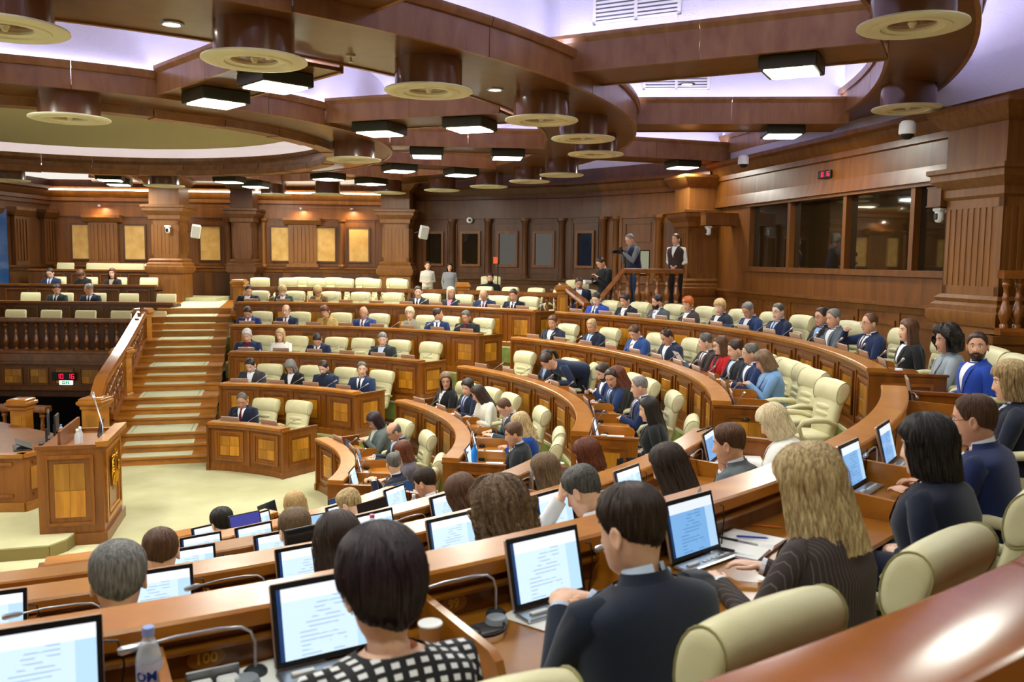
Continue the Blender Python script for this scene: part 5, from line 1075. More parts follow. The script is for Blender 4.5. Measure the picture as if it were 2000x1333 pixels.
# --- window block
sit(M_, 1, 735, 838, 'grey blazer, holding a phone', fem=True, hair=('bob', 'plum'), top=('suit', '#5d6664'), shirt='#c5cbb8', pitch=28, glasses='#7a2a3a', pose='phone')
sit(M_, 1, 773, 855, 'dark jacket, typing on a laptop', hair=('bald', 'saltpepper'), top=('suit', '#272d38'), shirt=LB_, pitch=30, glasses='#222222', pose='type')
sit(M_, 1, 790, 882, 'mauve grey jacket, turned round', fem=True, hair=('bob', 'auburn'), top=('blouse', '#5d5660'), yaw=-20, pitch=12, pose='desk')
sit(M_, 1, 767, 905, 'navy suit with clasped hands', hair=('short', 'saltpepper'), top=('suit', DNAVY), shirt=WH, yaw=55, pitch=4, turn=0, pose='clasphi')
sit(M_, 2, 868, 768, 'black blazer and white blouse', fem=True, hair=('wavy', 'lightbrown'), top=('suit', BLK), shirt='#dfe4ec', glasses='#3a2a20', yaw=-52, pitch=6, pose='desk')
sit(M_, 2, 912, 775, 'navy suit, looking aside', hair=('full', 'black'), top=('suit', '#1a2236'), shirt=LB_, tie='#2a3a6a', yaw=-20, roll=-10, pitch=18, pose='desk')
sit(M_, 2, 945, 790, 'cream jacket, writing', fem=True, hair=('long', 'dark'), hl=-2.4, top=('blouse', '#d8d6c6'), pitch=26, yaw=18, lean=16, pose='desk')
sit(M_, 2, 994, 812, 'blue grey suit, reading papers', hair=('receding', 'brown'), top=('suit', '#39424e'), shirt=WH, tie='#222a3a', pitch=36, glasses='#333333', pose='desk', lean=14)
sit(M_, 2, 1025, 828, 'blue top holding a tablet', fem=True, hair=('wavy', 'dirty'), top=('blouse', '#1c3f8a'), pitch=20, glasses='#a08050', yaw=14, pose='phone')
sit(M_, 2, 1022, 858, 'dark suit, fingers at mouth', hair=('full', 'brown'), top=('suit', '#26282d'), shirt=LB_, pitch=10, yaw=-12, pose='chin', lean=16)
free(M_, 3, 1024, 700)
sit(M_, 3, 1072, 705, 'dark suit, looking down', fem=True, hair=('pony', 'black'), top=('suit', '#1e2736'), shirt='#8aa0c0', pitch=26, pose='desk')
sit(M_, 3, 1122, 735, 'navy pullover standing bent low over the desk', nochair=True, stand=True, dr=.05, hair=('short', 'dark'), top=('sweater', '#1e2a44'), legs='#1a2030', pitch=10, lean=80, lh=(-.14, .50, .30), rh=(.14, .50, .30), pose='bent')
free(M_, 3, 1152, 745, turn=-25)
sit(M_, 3, 1185, 726, 'blue suit using a mobile phone', hair=('short', 'dark'), top=('suit', '#1f2f58'), shirt=WH, beard='dark', pitch=30, pose='phone')
sit(M_, 3, 1210, 745, 'dark jacket, face hidden', fem=True, hair=('wavy', 'auburn'), top=('blouse', '#2c2a26'), pitch=24, yaw=25, pose='desk')
sit(M_, 3, 1205, 772, 'blue suit leaning over a laptop', hair=('short', 'dark'), top=('suit', '#22355c'), shirt=LB_, tie='#1c2a50', pitch=14, yaw=-50, lean=22, pose='type')
sit(M_, 3, 1247, 772, 'blue suit and red tie, hands joined', hair=('short', 'grey'), top=('suit', '#1c2d55'), shirt=WH, tie='#6e1c2c', pitch=8, yaw=10, fat=1.12, pose='clasp')
sit(M_, 3, 1272, 800, 'black leather jacket, smiling', fem=True, hair=('long', 'black'), hl=-2.2, top=('suit', '#1b1d1f'), shirt='#b8bcc2', pitch=12, yaw=-8, pose='lap')
sit(M_, 4, 1080, 640, 'dark suit, open white collar', hair=('short', 'brown'), top=('suit', '#232a3a'), shirt=WH, pitch=16, yaw=-22, fat=1.1, pose='desk')
sit(M_, 4, 1157, 640, 'dark suit and light blue tie', hair=('short', 'dirty'), top=('suit', '#1c2335'), shirt=LB_, tie='#4f86c6', pitch=18, yaw=-15, fat=1.1, pose='phone')
sit(M_, 4, 1244, 656, 'bright blue jacket, writing', hair=('short', 'brown'), top=('suit', '#2a4a86'), shirt=WH, pitch=34, yaw=-12, fat=1.12, pose='desk')
sit(M_, 4, 1308, 665, 'navy suit, looking at the desk', hair=('receding', 'dark'), top=('suit', '#1e2840'), shirt=WH, pitch=30, fat=1.1, pose='desk')
sit(M_, 4, 1380, 673, 'brown suit holding a white sheet', hair=('short', 'saltpepper'), top=('suit', '#38302e'), shirt=WH, tie='#6a3a34', yaw=20, pitch=10, pose='paper')
sit(M_, 4, 1408, 688, 'red cardigan and glasses', fem=True, hair=('long', 'brown'), hl=-3.0, top=('suit', '#b3181c'), shirt='#1d1a1c', glasses='#5a2a2a', pitch=8, pose='desk')
sit(M_, 4, 1438, 702, 'black jacket and light blue shirt', hair=('short', 'dark'), top=('suit', '#22252a'), shirt=LB_, pitch=14, fat=1.12, pose='desk')
sit(M_, 4, 1466, 712, 'dark blue suit, head turned', hair=('short', 'saltpepper'), top=('suit', '#1c2c55'), shirt=WH, pitch=6, yaw=16, pose='clasp')
sit(M_, 4, 1497, 730, 'light blue jacket using a phone', fem=True, hair=('bob', 'lightbrown'), top=('suit', '#6f93bd'), shirt='#8eb0d4', pitch=28, yaw=10, pose='phone')
for x, y, t in ((1543, 735, 8), (1588, 770, 15), (1620, 800, 20)): free(M_, 4, x, y, t)
free(N_, 4, 1612, 862, 10)
sit(M_, 5, 1165, 592, 'royal blue suit and black tie', hair=('short', 'dark'), top=('suit', '#233f98'), shirt=WH, tie='#14161c', pitch=22, yaw=-14, fat=1.12, pose='desk')
sit(M_, 5, 1222, 592, 'black jacket and white shirt', hair=('full', 'dark'), top=('suit', '#1d1f22'), shirt=WH, pitch=18, pose='desk')
sit(M_, 5, 1285, 597, 'grey jacket, glancing aside while writing', hair=('short', 'black'), top=('suit', '#4b5057'), shirt=WH, beard='black', pitch=8, yaw=22, pose='desk')
sit(M_, 5, 1345, 604, 'brown blazer', fem=True, hair=('shortf', 'red'), top=('suit', '#3b3134'), shirt=WH, pitch=10, yaw=-8, pose='desk')
sit(M_, 5, 1407, 604, 'dark blazer with pink pin', fem=True, hair=('shortf', 'blonde'), top=('suit', '#1c2233'), shirt=WH, pitch=14, yaw=-20, fat=1.1, pose='desk', pin=1)
sit(M_, 5, 1464, 612, 'blue jacket, open collar, head bowed', hair=('short', 'grey'), top=('suit', '#1e3058'), shirt=WH, glasses='#333333', pitch=26, yaw=-8, pose='desk')
sit(M_, 5, 1520, 612, 'navy suit and blue tie', hair=('short', 'saltpepper'), top=('suit', '#1b2544'), shirt=LB_, tie='#2c4470', glasses='#6a2a4a', pitch=4, yaw=-14, fat=1.1, pose='desk')
free(M_, 5, 1567, 625)
sit(M_, 5, 1604, 630, 'dark jacket and blue shirt, half hidden', hair=('short', 'dark'), top=('suit', '#2a2426'), shirt='#8fb0dc', glasses='#333333', yaw=-10, pitch=4, pose='desk')
sit(M_, 5, 1628, 632, 'grey suit, head turned sideways', hair=('short', 'grey'), top=('suit', '#5a626a'), shirt=WH, yaw=-8, pitch=6, pose='type')
sit(M_, 5, 1697, 640, 'dark blue suit raising a hand', hair=('receding', 'brown'), top=('suit', '#1d2a4c'), shirt=WH, tie='#3a2438', glasses='#333333', yaw=-5, pitch=0, pose='gesture', fat=1.1)
sit(M_, 5, 1772, 660, 'black trouser suit with a pin', fem=True, hair=('long', 'brown'), hl=-2.6, top=('suit', '#1b1c1f'), shirt=WH, yaw=-5, pitch=0, pose='lap', pin=1)
sit(M_, 5, 1848, 672, 'pale grey tweed jacket', fem=True, hair=('curly', 'black'), top=('suit', '#8e979e'), shirt='#8e979e', yaw=-12, pitch=4, pose='desk', pin=1)
sit(M_, 5, 1890, 682, 'vivid blue suit, leaning back', hair=('short', 'dark'), top=('suit', '#1d3f9c'), shirt=WH, beard='dark', yaw=-55, pitch=0, turn=-15, lean=4, pose='lap')
free(M_, 5, 1945, 700)
# --- numbered block (seen from behind)
sit(N_, 1, 435, 1015, 'dark suit seen from behind', hi=1, hair=('full', 'black'), top=('suit', DNAVY), shirt=WH, pitch=10, pose='desk')
sit(N_, 1, 580, 998, 'light blouse seen from behind', hi=1, fem=True, hair=('straight', 'blonde'), hl=-1.8, top=('blouse', '#cfc6b4'), pitch=12, pose='desk')
sit(N_, 2, 712, 980, 'blue grey suit, bent over a tablet', hi=1, hair=('short', 'dirty'), top=('suit', '#2b3242'), shirt=WH, glasses='#333333', yaw=20, pitch=22, lean=24, turn=0, fat=1.1, pose='type')
sit(N_, 2, 845, 938, 'navy suit and white collar, from behind', hi=1, hair=('short', 'dark'), top=('suit', '#1f2a40'), shirt=WH, yaw=12, pitch=14, lean=16, turn=0, fat=1.1, pose='desk')
sit(N_, 3, 312, 1055, 'grey suit seen from behind', hi=1, hair=('short', 'brown'), top=('suit', '#4a515c'), shirt=WH, yaw=-5, pitch=12, pose='desk')
sit(N_, 3, 578, 1030, 'blue suit seen from behind', hi=1, hair=('short', 'lightbrown'), top=('suit', '#22304c'), shirt=WH, pitch=8, pose='desk')
sit(N_, 3, 925, 948, 'dark top, head bent forward', hi=1, fem=True, hair=('bob', 'brown'), top=('blouse', '#26242a'), yaw=12, pitch=20, lean=18, pose='desk')
sit(N_, 3, 1072, 918, 'dark cardigan seen from behind', hi=1, fem=True, hair=('straight', 'lightbrown'), hl=-2.0, top=('blouse', '#3a3336'), yaw=8, pitch=16, pose='desk')
sit(N_, 3, 1152, 872, 'plain black top at the aisle end', hi=1, fem=True, hair=('bob', 'auburn'), top=('blouse', '#241f22'), yaw=5, pitch=18, pose='desk')
sit(N_, 4, 230, 1082, 'navy suit with pale blue collar from behind', hi=1, hair=('full', 'grey'), top=('suit', '#1c2436'), shirt=LB_, pitch=6, pose='desk', fat=1.05)
sit(N_, 4, 667, 1070, 'dark top seen from behind', hi=1, fem=True, hair=('straight', 'dark'), hl=-2.4, top=('blouse', '#1f1c20'), pitch=14, pose='desk')
sit(N_, 4, 985, 1010, 'black top seen from behind', hi=1, fem=True, hair=('curly', 'lightbrown'), top=('blouse', '#17161a'), yaw=4, pitch=14, pose='desk')
sit(N_, 4, 1182, 935, 'white shirt, hand on forehead', hi=1, hair=('short', 'saltpepper'), top=('sweater', '#e4e6ea'), neck='#e4e6ea', yaw=14, pitch=22, lean=22, turn=0, pose='brow')
sit(N_, 4, 1330, 888, 'dark blazer, leaning forward', hi=1, fem=True, hair=('straight', 'dark'), hl=-2.9, top=('suit', '#1c2230'), shirt='#1c2230', yaw=8, pitch=18, lean=16, pose='desk')
sit(N_, 4, 1440, 842, 'grey suit, chin on his fist', hi=1, hair=('short', 'brown'), top=('suit', '#565c60'), shirt=WH, yaw=6, pitch=6, lean=16, turn=0, pose='chin')
sit(N_, 4, 1530, 835, 'white jacket, looking down', hi=1, fem=True, hair=('bob', 'paleblonde'), top=('suit', '#e6e4de'), shirt='#e6e4de', yaw=2, pitch=26, turn=0, lean=12, pose='desk')
sit(N_, 5, 755, 1140, 'black dress with white checks', hi=1, fem=True, hair=('shortf', 'plum'), top=('blouse', '#131214'), pitch=8, yaw=4, fat=1.08, pose='desk', check=1)
sit(N_, 5, 1257, 1022, 'dark navy suit with hands clasped', hi=1, hair=('short', 'dark'), top=('suit', '#1b2231'), shirt=LB_, yaw=10, pitch=6, fat=1.16, turn=0, lean=14, lh=(-.05, .42, .74), rh=(.05, .42, .74), pose='clasp')
sit(N_, 5, 1598, 955, 'brown pinstripe jacket', hi=1, fem=True, hair=('wavy', 'dirty'), top=('suit', '#3b3230'), stripe=1, shirt=WH, yaw=4, pitch=16, turn=0, pose='desk')
sit(N_, 5, 1815, 870, 'navy jacket, hands in lap', hi=1, fem=True, hair=('bob', 'black'), top=('suit', '#171d30'), shirt='#171d30', yaw=2, pitch=6, turn=0, pose='lap', fat=1.1)
sit(N_, 5, 1925, 835, 'blue suit and black spectacles', hi=1, hair=('buzz', 'brown'), top=('suit', '#1c2750'), shirt=WH, glasses='#141414', yaw=2, pitch=4, turn=0, lean=14, pose='desk', fat=1.1)
sit(N_, 5, 1977, 745, 'dark jacket beyond the spectacled man', hi=1, fem=True, hair=('bob', 'dirty'), top=('suit', '#232838'), shirt=LB_, yaw=2, pitch=8, turn=0, pose='desk')
# --- seated and standing people elsewhere
def stand(x, ytop, Y, zf, face, desc, **sp):
    q = at_y(x, ytop, Y); b, MH, e = make_person('person', (q[0], Y, zf), face, dict(stand=True, jit=0., lean=sp.pop('lean', 2), pose='lap', **sp)); tag(b, 'person standing in ' + desc, 'person'); return b, MH, e
stand(835, 515, 24.6, 1.92, -pi / 2, 'cream jumper and trousers by the dark booths', sc=.88, fem=True, hair=('pony', 'brown'), top=('sweater', '#cfc8bc'), legs='#c9c2b4', lh=(-.04, .16, .58), rh=(.04, .16, .58), yaw=12)
stand(878, 518, 24.2, 1.92, -pi / 2, 'grey blouse and black trousers by the dark booths', sc=.86, fem=True, hair=('long', 'black'), hl=-3.0, top=('blouse', '#8a8a8e'), legs='#151518', lh=(-.19, .02, .36), rh=(.19, .02, .36), yaw=10)
phA = stand(1240, 460, 19.2, 2.42, radians(205), 'navy gilet holding a long-lens camera on the landing', hair=('buzz', 'grey'), top=('vest', '#1d1d38'), shirt='#6b6f74', legs='#23344e', lh=(-.05, .30, .78), rh=(.09, .24, .80), pitch=22, lean=8, glasses='#333333')
phB = stand(1184, 512, 19.4, 1.92, radians(215), 'black hoodie checking a phone, camera at his waist', hair=('short', 'dark'), top=('sweater', '#18191b'), legs='#2b3440', lh=(-.06, .30, .76), rh=(.10, .24, .66), pitch=30, lean=10)
stand(1322, 462, 19.4, 2.42, radians(235), 'brown waistcoat and white sleeves beside the pillar', fem=True, hair=('pony', 'brown'), top=('vest', '#3a2a26'), shirt='#e2e0da', legs='#171518', lh=(-.04, .12, .5), rh=(.04, .12, .5), yaw=-10)
def sitfree(x, y, Y, zf, face, desc, ch=True, **sp):
    q = at_y(x, y, Y); b, MH, e = make_person('person', (q[0], Y, zf), face, sp); tag(b, 'person seated in ' + desc, 'person')
    if ch == 2: pchair((q[0] - cos(face) * .06, Y - sin(face) * .06, zf), face, 'cream chair under the person in ' + desc, 'gallery chairs')
    elif ch: chair((q[0] - cos(face) * .06, Y - sin(face) * .06, zf), face, 'cream chair under the person in ' + desc, 'spare chairs by the booths')
    return b
sitfree(1130, 560, 19.7, 1.92, -pi / 2, 'dark blazer and jeans by the sloping handrail', hair=('short', 'dark'), top=('suit', '#1e2740'), shirt='#dfe0e4', legs='#2a4a80', pose='lap', pitch=22, fat=1.1)
sitfree(958, 545, 23.0, 1.92, -pi / 2, 'black jacket beside the tripod', hair=('short', 'black'), top=('suit', BLK), shirt=BLK, beard='black', pose='lap', yaw=-10)
for (x, y, Y, zf, desc, sp) in ((103, 545, 23.6, 1.93, 'navy suit at the upper gallery desk', dict(hair=('short', 'dark'), top=('suit', '#232a44'), shirt=LB_, tie='#39456e', glasses='#222222', pitch=20, yaw=10)), (165, 548, 23.6, 1.93, 'dark jacket bowed over a gallery laptop', dict(fem=True, hair=('shortf', 'brown'), top=('suit', '#1d1c20'), shirt='#1d1c20', pitch=44)), (223, 543, 23.6, 1.93, 'black jacket looking up in the gallery', dict(fem=True, hair=('long', 'auburn'), hl=-2.0, top=('suit', '#1b1a1c'), shirt='#b8a090', pitch=4, yaw=10)), (115, 575, 22.05, 1.56, 'dark green uniform in the gallery', dict(hair=('short', 'dark'), top=('suit', '#1d2a2c'), shirt='#c9d3dc', tie='#14181c', pitch=22, yaw=25)), (180, 575, 22.05, 1.56, 'black suit and tie in the gallery', dict(hair=('short', 'grey'), top=('suit', '#1a2030'), shirt=WH, tie='#1c2a44', yaw=-50, pin=1))):
    sitfree(x, y, Y, zf, -pi / 2, desc, ch=0, **sp)
# ================================================================ things on the desks
def screen_mat(name, base, strip, line, s=1.3):
    m = bpy.data.materials.new(name); m.use_nodes = True; N, L = m.node_tree.nodes, m.node_tree.links; b = N['Principled BSDF']
    def mth(op, a, v=None, b2=None):
        n = N.new('ShaderNodeMath'); n.operation = op; L.new(a, n.inputs[0])
        if v is not None: n.inputs[1].default_value = v
        if b2 is not None: L.new(b2, n.inputs[1])
        return n.outputs[0]
    tc = N.new('ShaderNodeTexCoord'); sx = N.new('ShaderNodeSeparateXYZ'); L.new(tc.outputs['Object'], sx.inputs[0]); x, z = sx.outputs[0], sx.outputs[2]
    st_ = mth('LESS_THAN', mth('FRACT', mth('MULTIPLY', z, 75.)), .32)
    nz = N.new('ShaderNodeTexNoise'); mp = N.new('ShaderNodeMapping'); mp.inputs['Scale'].default_value = (9, 0, 26); L.new(tc.outputs['Object'], mp.inputs[0]); L.new(mp.outputs[0], nz.inputs[0]); nz.inputs['Scale'].default_value = 1
    tx = mth('MULTIPLY', mth('GREATER_THAN', nz.outputs[0], .5), b2=st_); tx = mth('MULTIPLY', tx, b2=mth('LESS_THAN', x, .085)); tx = mth('MULTIPLY', tx, b2=mth('GREATER_THAN', x, -.06))
    def mix(f, c1, c2):
        q = N.new('ShaderNodeMix'); q.data_type = 'RGBA'; L.new(f, q.inputs[0])
        for i, c in ((6, c1), (7, c2)):
            if isinstance(c, str): q.inputs[i].default_value = lin(c)
            else: L.new(c, q.inputs[i])
        return q.outputs[2]
    c = mix(tx, base, line); c = mix(mth('LESS_THAN', x, -.095), c, '#b8dcf8'); c = mix(mth('GREATER_THAN', z, .205), c, '#eef6ff'); c = mix(mth('GREATER_THAN', x, .135), c, strip)
    L.new(c, b.inputs['Emission Color']); b.inputs['Emission Strength'].default_value = s; b.inputs['Base Color'].default_value = (.02, .02, .02, 1); b.inputs['Roughness'].default_value = .12; return m
SCRM = screen_mat('screen_page', '#d3ebff', '#0f3566', '#a9c4de', .85); SCRB = screen_mat('screen_blue', '#7fb4ea', '#0f3566', '#5f94c8', .75)
MBACK = mat('monitor_back', '#b59c8c', .35, metal=.45)
def monitor_parts(scr):
    T = Matrix.Translation((0, 0, .0)) @ Matrix.Rotation(radians(14), 4, 'X'); mb = MB(); mb.cbox(0, 0, .14, .33, .018, .25, .006, 0, T); hs_ = mb.mesh('housing', MBACK)
    mb = MB(); mb.box(-.163, .163, .0092, .0105, .017, .263, 0, T); bz = mb.mesh('bezel', BLACK, smooth=0)
    mb = MB(); mb.box(-.148, .148, .0108, .0116, .034, .245, 0, None); sm = mb.mesh('screen', scr, smooth=0)
    mb = MB(); mb.cbox(0, .055, .008, .34, .085, .016, .006); kb = mb.mesh('key_bar', SILVER)
    m2 = MB()
    for i in range(6): m2.cbox(-.12 + i * .03, .065, .0175, .02, .014, .004, .001)
    m2.cbox(.10, .06, .02, .07, .02, .012, .003); m3 = MB(); m3.tube([(-.05, -.02, .02), (-.06, -.05, .0)], .006, 6); m3.tube([(.05, -.02, .02), (.06, -.05, .0)], .006, 6)
    m4 = MB(); m4.tube([(-.165, -.005, .20), (-.20, -.015, .19), (-.215, -.02, .12), (-.20, -.02, .0)], .003, 6)
    return [('housing', hs_, [('bezel', bz)]), ('screen', sm, []), ('key_bar', kb, [('buttons', m2.mesh('buttons', WHITEP))]), ('back_foot', m3.mesh('back_foot', DKGREY), []), ('cable', m4.mesh('cable', BLACK), [])], T
MON, MT_ = monitor_parts(SCRM); MONB, _ = monitor_parts(SCRB)
def mon(parts, p, a, label, group):
    e = stamp('desk_monitor', parts, tuple(p), radians(a) - pi / 2, label, 'monitor', group)
    for c in e.children:
        if c.name.startswith('screen'): c.rotation_euler = (radians(14), 0, 0)
    return e
def mic_parts(bend):
    mb = MB(); mb.lathe([(.035, 0), (.035, .012), (.028, .02), (.012, .025)], 16); b0 = mb.mesh('mic_base', DKGREY)
    P = [(0, 0, .02), (0, 0, .10), (.012, .0, .135), (.04, .002, .155), (.10, .005, .165), (.22, .01, .17), (.30, .012, .165)] if bend else [(0, 0, .02), (.01, 0, .09), (.06, .02, .16), (.13, .04, .22), (.21, .06, .27)]
    mb = MB(); mb.tube(P, .0048, 8); n0 = mb.mesh('gooseneck', SILVER, smooth=60); e0, e1 = Vector(P[-1]), Vector(P[-2]); d = (e0 - e1).normalized()
    mb = MB(); mb.tube([e0, e0 + d * .015, e0 + d * .03, e0 + d * .065, e0 + d * .075], [.006, .011, .012, .013, .008], 10); return [('mic_base', b0, []), ('gooseneck', n0, []), ('mic_head', mb.mesh('mic_head', SILVER), [])]
MIC1, MIC2 = mic_parts(True), mic_parts(False)
def phones_parts():
    mb = MB(); mb.tube([(.075 * cos(t), .0 + .075 * sin(t) * .95, .018) for t in np.linspace(.2, pi - .2, 12)], [.006] * 12, 8); b = mb.mesh('headband', BLACK)
    L = [('headband', b, [])]
    for sx, c in ((-1, mat('ear_pad', '#8d949b', .6)), (1, BLACK)):
        mb = MB(); mb.lathe([(.036, 0), (.04, .012), (.034, .03), (.02, .034)], 16, (sx * .07, .0, 0)); L.append(('ear_cup', mb.mesh('ear_cup', c), []))
    return L
HPH = phones_parts()
NUMW = ('one', 'two', 'three', 'four', 'five')
def kit(sec, k, a, i, blue=False, hp=True):
    R, z = row_R(k), row_z(k) + .607; w_ = '%s row %s, %s place' % (SECT[sec], NUMW[k - 1], ORD[min(i, 17)])
    mon(MONB if blue else MON, PT(R + .235, a, z), a, 'tilted desk monitor, ' + w_, 'desk monitors')
    da = degrees(.21 / R); stamp('microphone', MIC1 if sec == 'near' else MIC2, tuple(PT(R + .20, a - da, z)), radians(a) - pi / 2, 'gooseneck microphone, ' + w_, 'microphone', 'gooseneck microphones')
    if hp: stamp('headphones', HPH, tuple(PT(R + .29, a - da * 1.5, z)), radians(a) - pi / 2 + .3, 'interpreter headphones lying on desk, ' + w_, 'headphones', 'interpreter headphones')
for (sec, k), (a0, a1, n, _) in BENCH.items():
    if sec == 'near': continue
    for i in range(n):
        a = a0 + (a1 - a0) * (i + (.5 if sec == 'mid' else .62)) / n; kit(sec, k, a, (n - i) if sec == 'far' else i + 1, False, sec == 'mid')
MA = {}
for k, pts in NM.items():
    for i, (x, y) in enumerate(pts):
        a = locate(row_R(k) + .235, row_z(k) + .74, x, y, -82, -20); MA[k, i] = a; kit('near', k, a, i + 1, k >= 4 and x > 1300, k >= 3)
# ---- lettering
def text_obj(txt, size, name, m, parent, loc, rot, ext=.0012, off=0.):
    c = bpy.data.curves.new(name, 'FONT'); c.body = txt; c.size = size; c.extrude = ext; c.align_x = 'CENTER'; c.align_y = 'CENTER'; c.resolution_u = 3; c.offset = off
    t = bpy.data.objects.new(name, c); COL.objects.link(t); dg = bpy.context.evaluated_depsgraph_get(); me = bpy.data.meshes.new_from_object(t.evaluated_get(dg)); bpy.data.objects.remove(t)
    me.materials.clear(); me.materials.append(m); o = child(name, me, parent, loc, rot); return o
PLM = mat('number_plate', '#a06a26', .4, coat=.3); NUMG = mat('number_gold', '#e2b63a', .4, metal=.0)
for (txt, k, x, y) in (('100', 5, 398, 1253), ('99', 5, 885, 1147), ('69', 4, 463, 1140)):
    R = row_R(k) + .121; a = locate(R, row_z(k) + .66, x, y, -82, -20); p = PT(R, a, row_z(k) + .652)
    e = tag(empty('number_plate', tuple(p), radians(a) + pi / 2), 'oval wooden seat plate with gold number ' + {'100': 'one hundred', '99': 'ninety-nine', '69': 'sixty-nine'}[txt], 'number plate', 'seat number plates')
    mb = MB(); mb.loft([[(.055 * cos(t), d, .032 * sin(t)) for t in (2 * pi * j / 28 for j in range(28))] for d in (0, -.004)]); mb.build('plate', PLM, e); text_obj(txt, .044, 'digits', NUMG, e, (0, -.005, 0), (pi / 2, 0, 0), .001, .0008)
def onrow(k, dr, x, y, hz=.1): a = locate(row_R(k) + dr, row_z(k) + .607 + hz, x, y, -82, -20); return PT(row_R(k) + dr, a, row_z(k) + .607), a
def wt(k, x, y, dz=.607): p = at_z(x, y, row_z(k) + dz); return p, degrees(atan2(p[1] - CY, p[0] - CX))
# sockets beside the number plates
p, a = onrow(5, .27, 412, 1290, .03); e = tag(empty('socket_unit', tuple(p), radians(a) - pi / 2), 'opened silver desk socket unit with white plug below number 100', 'socket')
mb = MB(); mb.cbox(0, 0, .004, .15, .075, .008, .003); mb.build('base_plate', SILVER, e)
mb = MB(); mb.cbox(0, -.042, .032, .15, .006, .06, .003); mb.build('flap', mat('brushed_steel', '#8a8c8e', .35, metal=.8), e)
for sx in (.036, -.036): mb = MB(); mb.cbox(sx, -.012, .024, .06, .035, .036, .006); mb.build('outlet', WHITEP, e)
mb = MB(); mb.cbox(.036, .007, .018, .018, .004, .014, .001); mb.build('port', BLACK, e)
mb = MB(); mb.cbox(-.036, .014, .028, .03, .03, .024, .006); mb.tube([(-.036, .03, .026), (-.035, .06, .02), (-.03, .09, .004), (.0, .14, .004), (.03, .2, .004)], .004, 6); mb.build('plug_cable', WHITEP, e)
p, a = onrow(5, .27, 930, 1178, 0); mb = MB(); mb.cbox(0, 0, .003, .13, .085, .006, .002); e = mb.build('socket_cover', mat('brushed_steel', '#8a8c8e', .35), None, loc=tuple(p), rotz=radians(a) - pi / 2); tag(e, 'closed brushed steel socket cover below number 99', 'socket')
# ---- cups, bottles, papers, laptops, phones
def cup(p, label, col='#b98a56', h=.10, lid=None):
    e = tag(empty('paper_cup', tuple(p)), label, 'cup', 'paper cups'); mb = MB(); mb.lathe([(.026, 0), (.038, h), (.036, h - .002), (.025, .006)], 24); mb.build('cup_wall', mat('cup_' + col[1:], col, .7), e)
    mb = MB(); mb.lathe([(.0385, h - .003), (.040, h), (.0385, h + .004), (.036, h + .002)], 24); mb.build('rim', WHITEP, e)
    if lid: mb = MB(); mb.lathe([(.041, h), (.041, h + .012), (.034, h + .02), (.01, h + .018)], 24); mb.build('lid', WHITEP, e)
    else: mb = MB(); mb.lathe([(.034, h - .025), (.003, h - .025)], 20); mb.build('coffee', mat('coffee', '#2a160a', .2), e)
cup(onrow(5, .50, 279, 1310, .05)[0], 'brown paper cup with white rim beside the water bottle'); cup(onrow(5, .34, 832, 1185, .05)[0], 'brown paper cup by the desk divider next to number 99')
cup(wt(4, 893, 1085)[0], 'paper cup in front of the black top'); cup(wt(4, 1147, 1002)[0], 'paper cup beside the person in white shirt'); cup(wt(3, 1094, 925)[0], 'paper cup beside the steel flask')
cup(PT(row_R(5) + .42, -9, row_z(5) + .607), 'red takeaway cup with white lid by the grey tweed jacket', '#b02a20', .10, True)
cup(PT(row_R(1) + .3, -5.5, row_z(1) + .607), 'small white cup on the lowest desk of the window block', '#d8d6d0', .05)
cup(PT(row_R(3) + .3, -9, row_z(3) + .607), 'small white paper cup beside a stack of papers', '#e0dedb', .09)
def bottle(p, label, cap, h=.23, r=.032, lab=None, body=None, rot=0):
    e = tag(empty('water_bottle', tuple(p), rot), label, 'bottle', 'drink bottles'); mb = MB()
    mb.lathe([(r * .9, 0), (r, .01), (r, h * .62), (r * .95, h * .68), (r * .6, h * .82), (r * .42, h * .88), (r * .42, h * .93)], 24); mb.build('body', body or GLASSM, e, smooth=50)
    mb = MB(); mb.lathe([(r * .47, h * .905), (r * .47, h * .99), (r * .42, h)], 18); mb.build('cap', mat('cap_' + cap[1:], cap, .4), e)
    if lab: mb = MB(); mb.lathe([(r * 1.01, h * .28), (r * 1.015, h * .60)], 32); mb.f = [f for f in mb.f if len(f) == 4]; mb.m = mb.m[:len(mb.f)]; mb.build('label', mat('label_' + lab[1:], lab, .5), e)
    return e
p, a = onrow(5, .27, 283, 1235, .12); bt = bottle(p, 'clear water bottle with lilac cap and blue lettering', '#8fa4dc', .235, .034, '#c9d2ea')
t = text_obj('OM', .036, 'lettering', mat('label_blue', '#2247b8', .5), bt, (0, 0, 0), (0, 0, 0), .0005, .0016)
va = math.atan2(-p[1], -p[0]) ; rr = .0352
for v in t.data.vertices:
    x, y, zz = v.co; an = va + x / rr - .25; v.co = (rr * cos(an), rr * sin(an), y + .235 * .45)
bottle(wt(4, 727, 1072)[0], 'clear bottle with pink cap near the dark top', '#d9679a', .20, .03); bottle(wt(3, 808, 1012)[0], 'small clear bottle with white cap on the third desk row', '#e8e8e4', .19, .03)
bottle(wt(3, 1037, 960)[0], 'brushed steel flask on the third desk row', '#b0b2b2', .24, .034, None, SILVER); bottle(wt(3, 1018, 968)[0], 'short clear bottle with white cap beside the steel flask', '#f0f0f0', .14, .025)
bottle(PT(row_R(2) + .26, -6, row_z(2) + .607), 'bright blue sports bottle on the window block desk', '#1b6fc4', .27, .04, None, mat('blue_bottle', '#1e7fd6', .3))
bottle(PT(row_R(5) + .3, 91, row_z(5) + .607), 'small water bottle on the top desk by the stairs', '#dfe6f0', .18, .028); bottle(PT(row_R(3) + .3, 86.5, row_z(3) + .607), 'small water bottle beside the person in maroon jumper', '#dfe6f0', .2, .03)
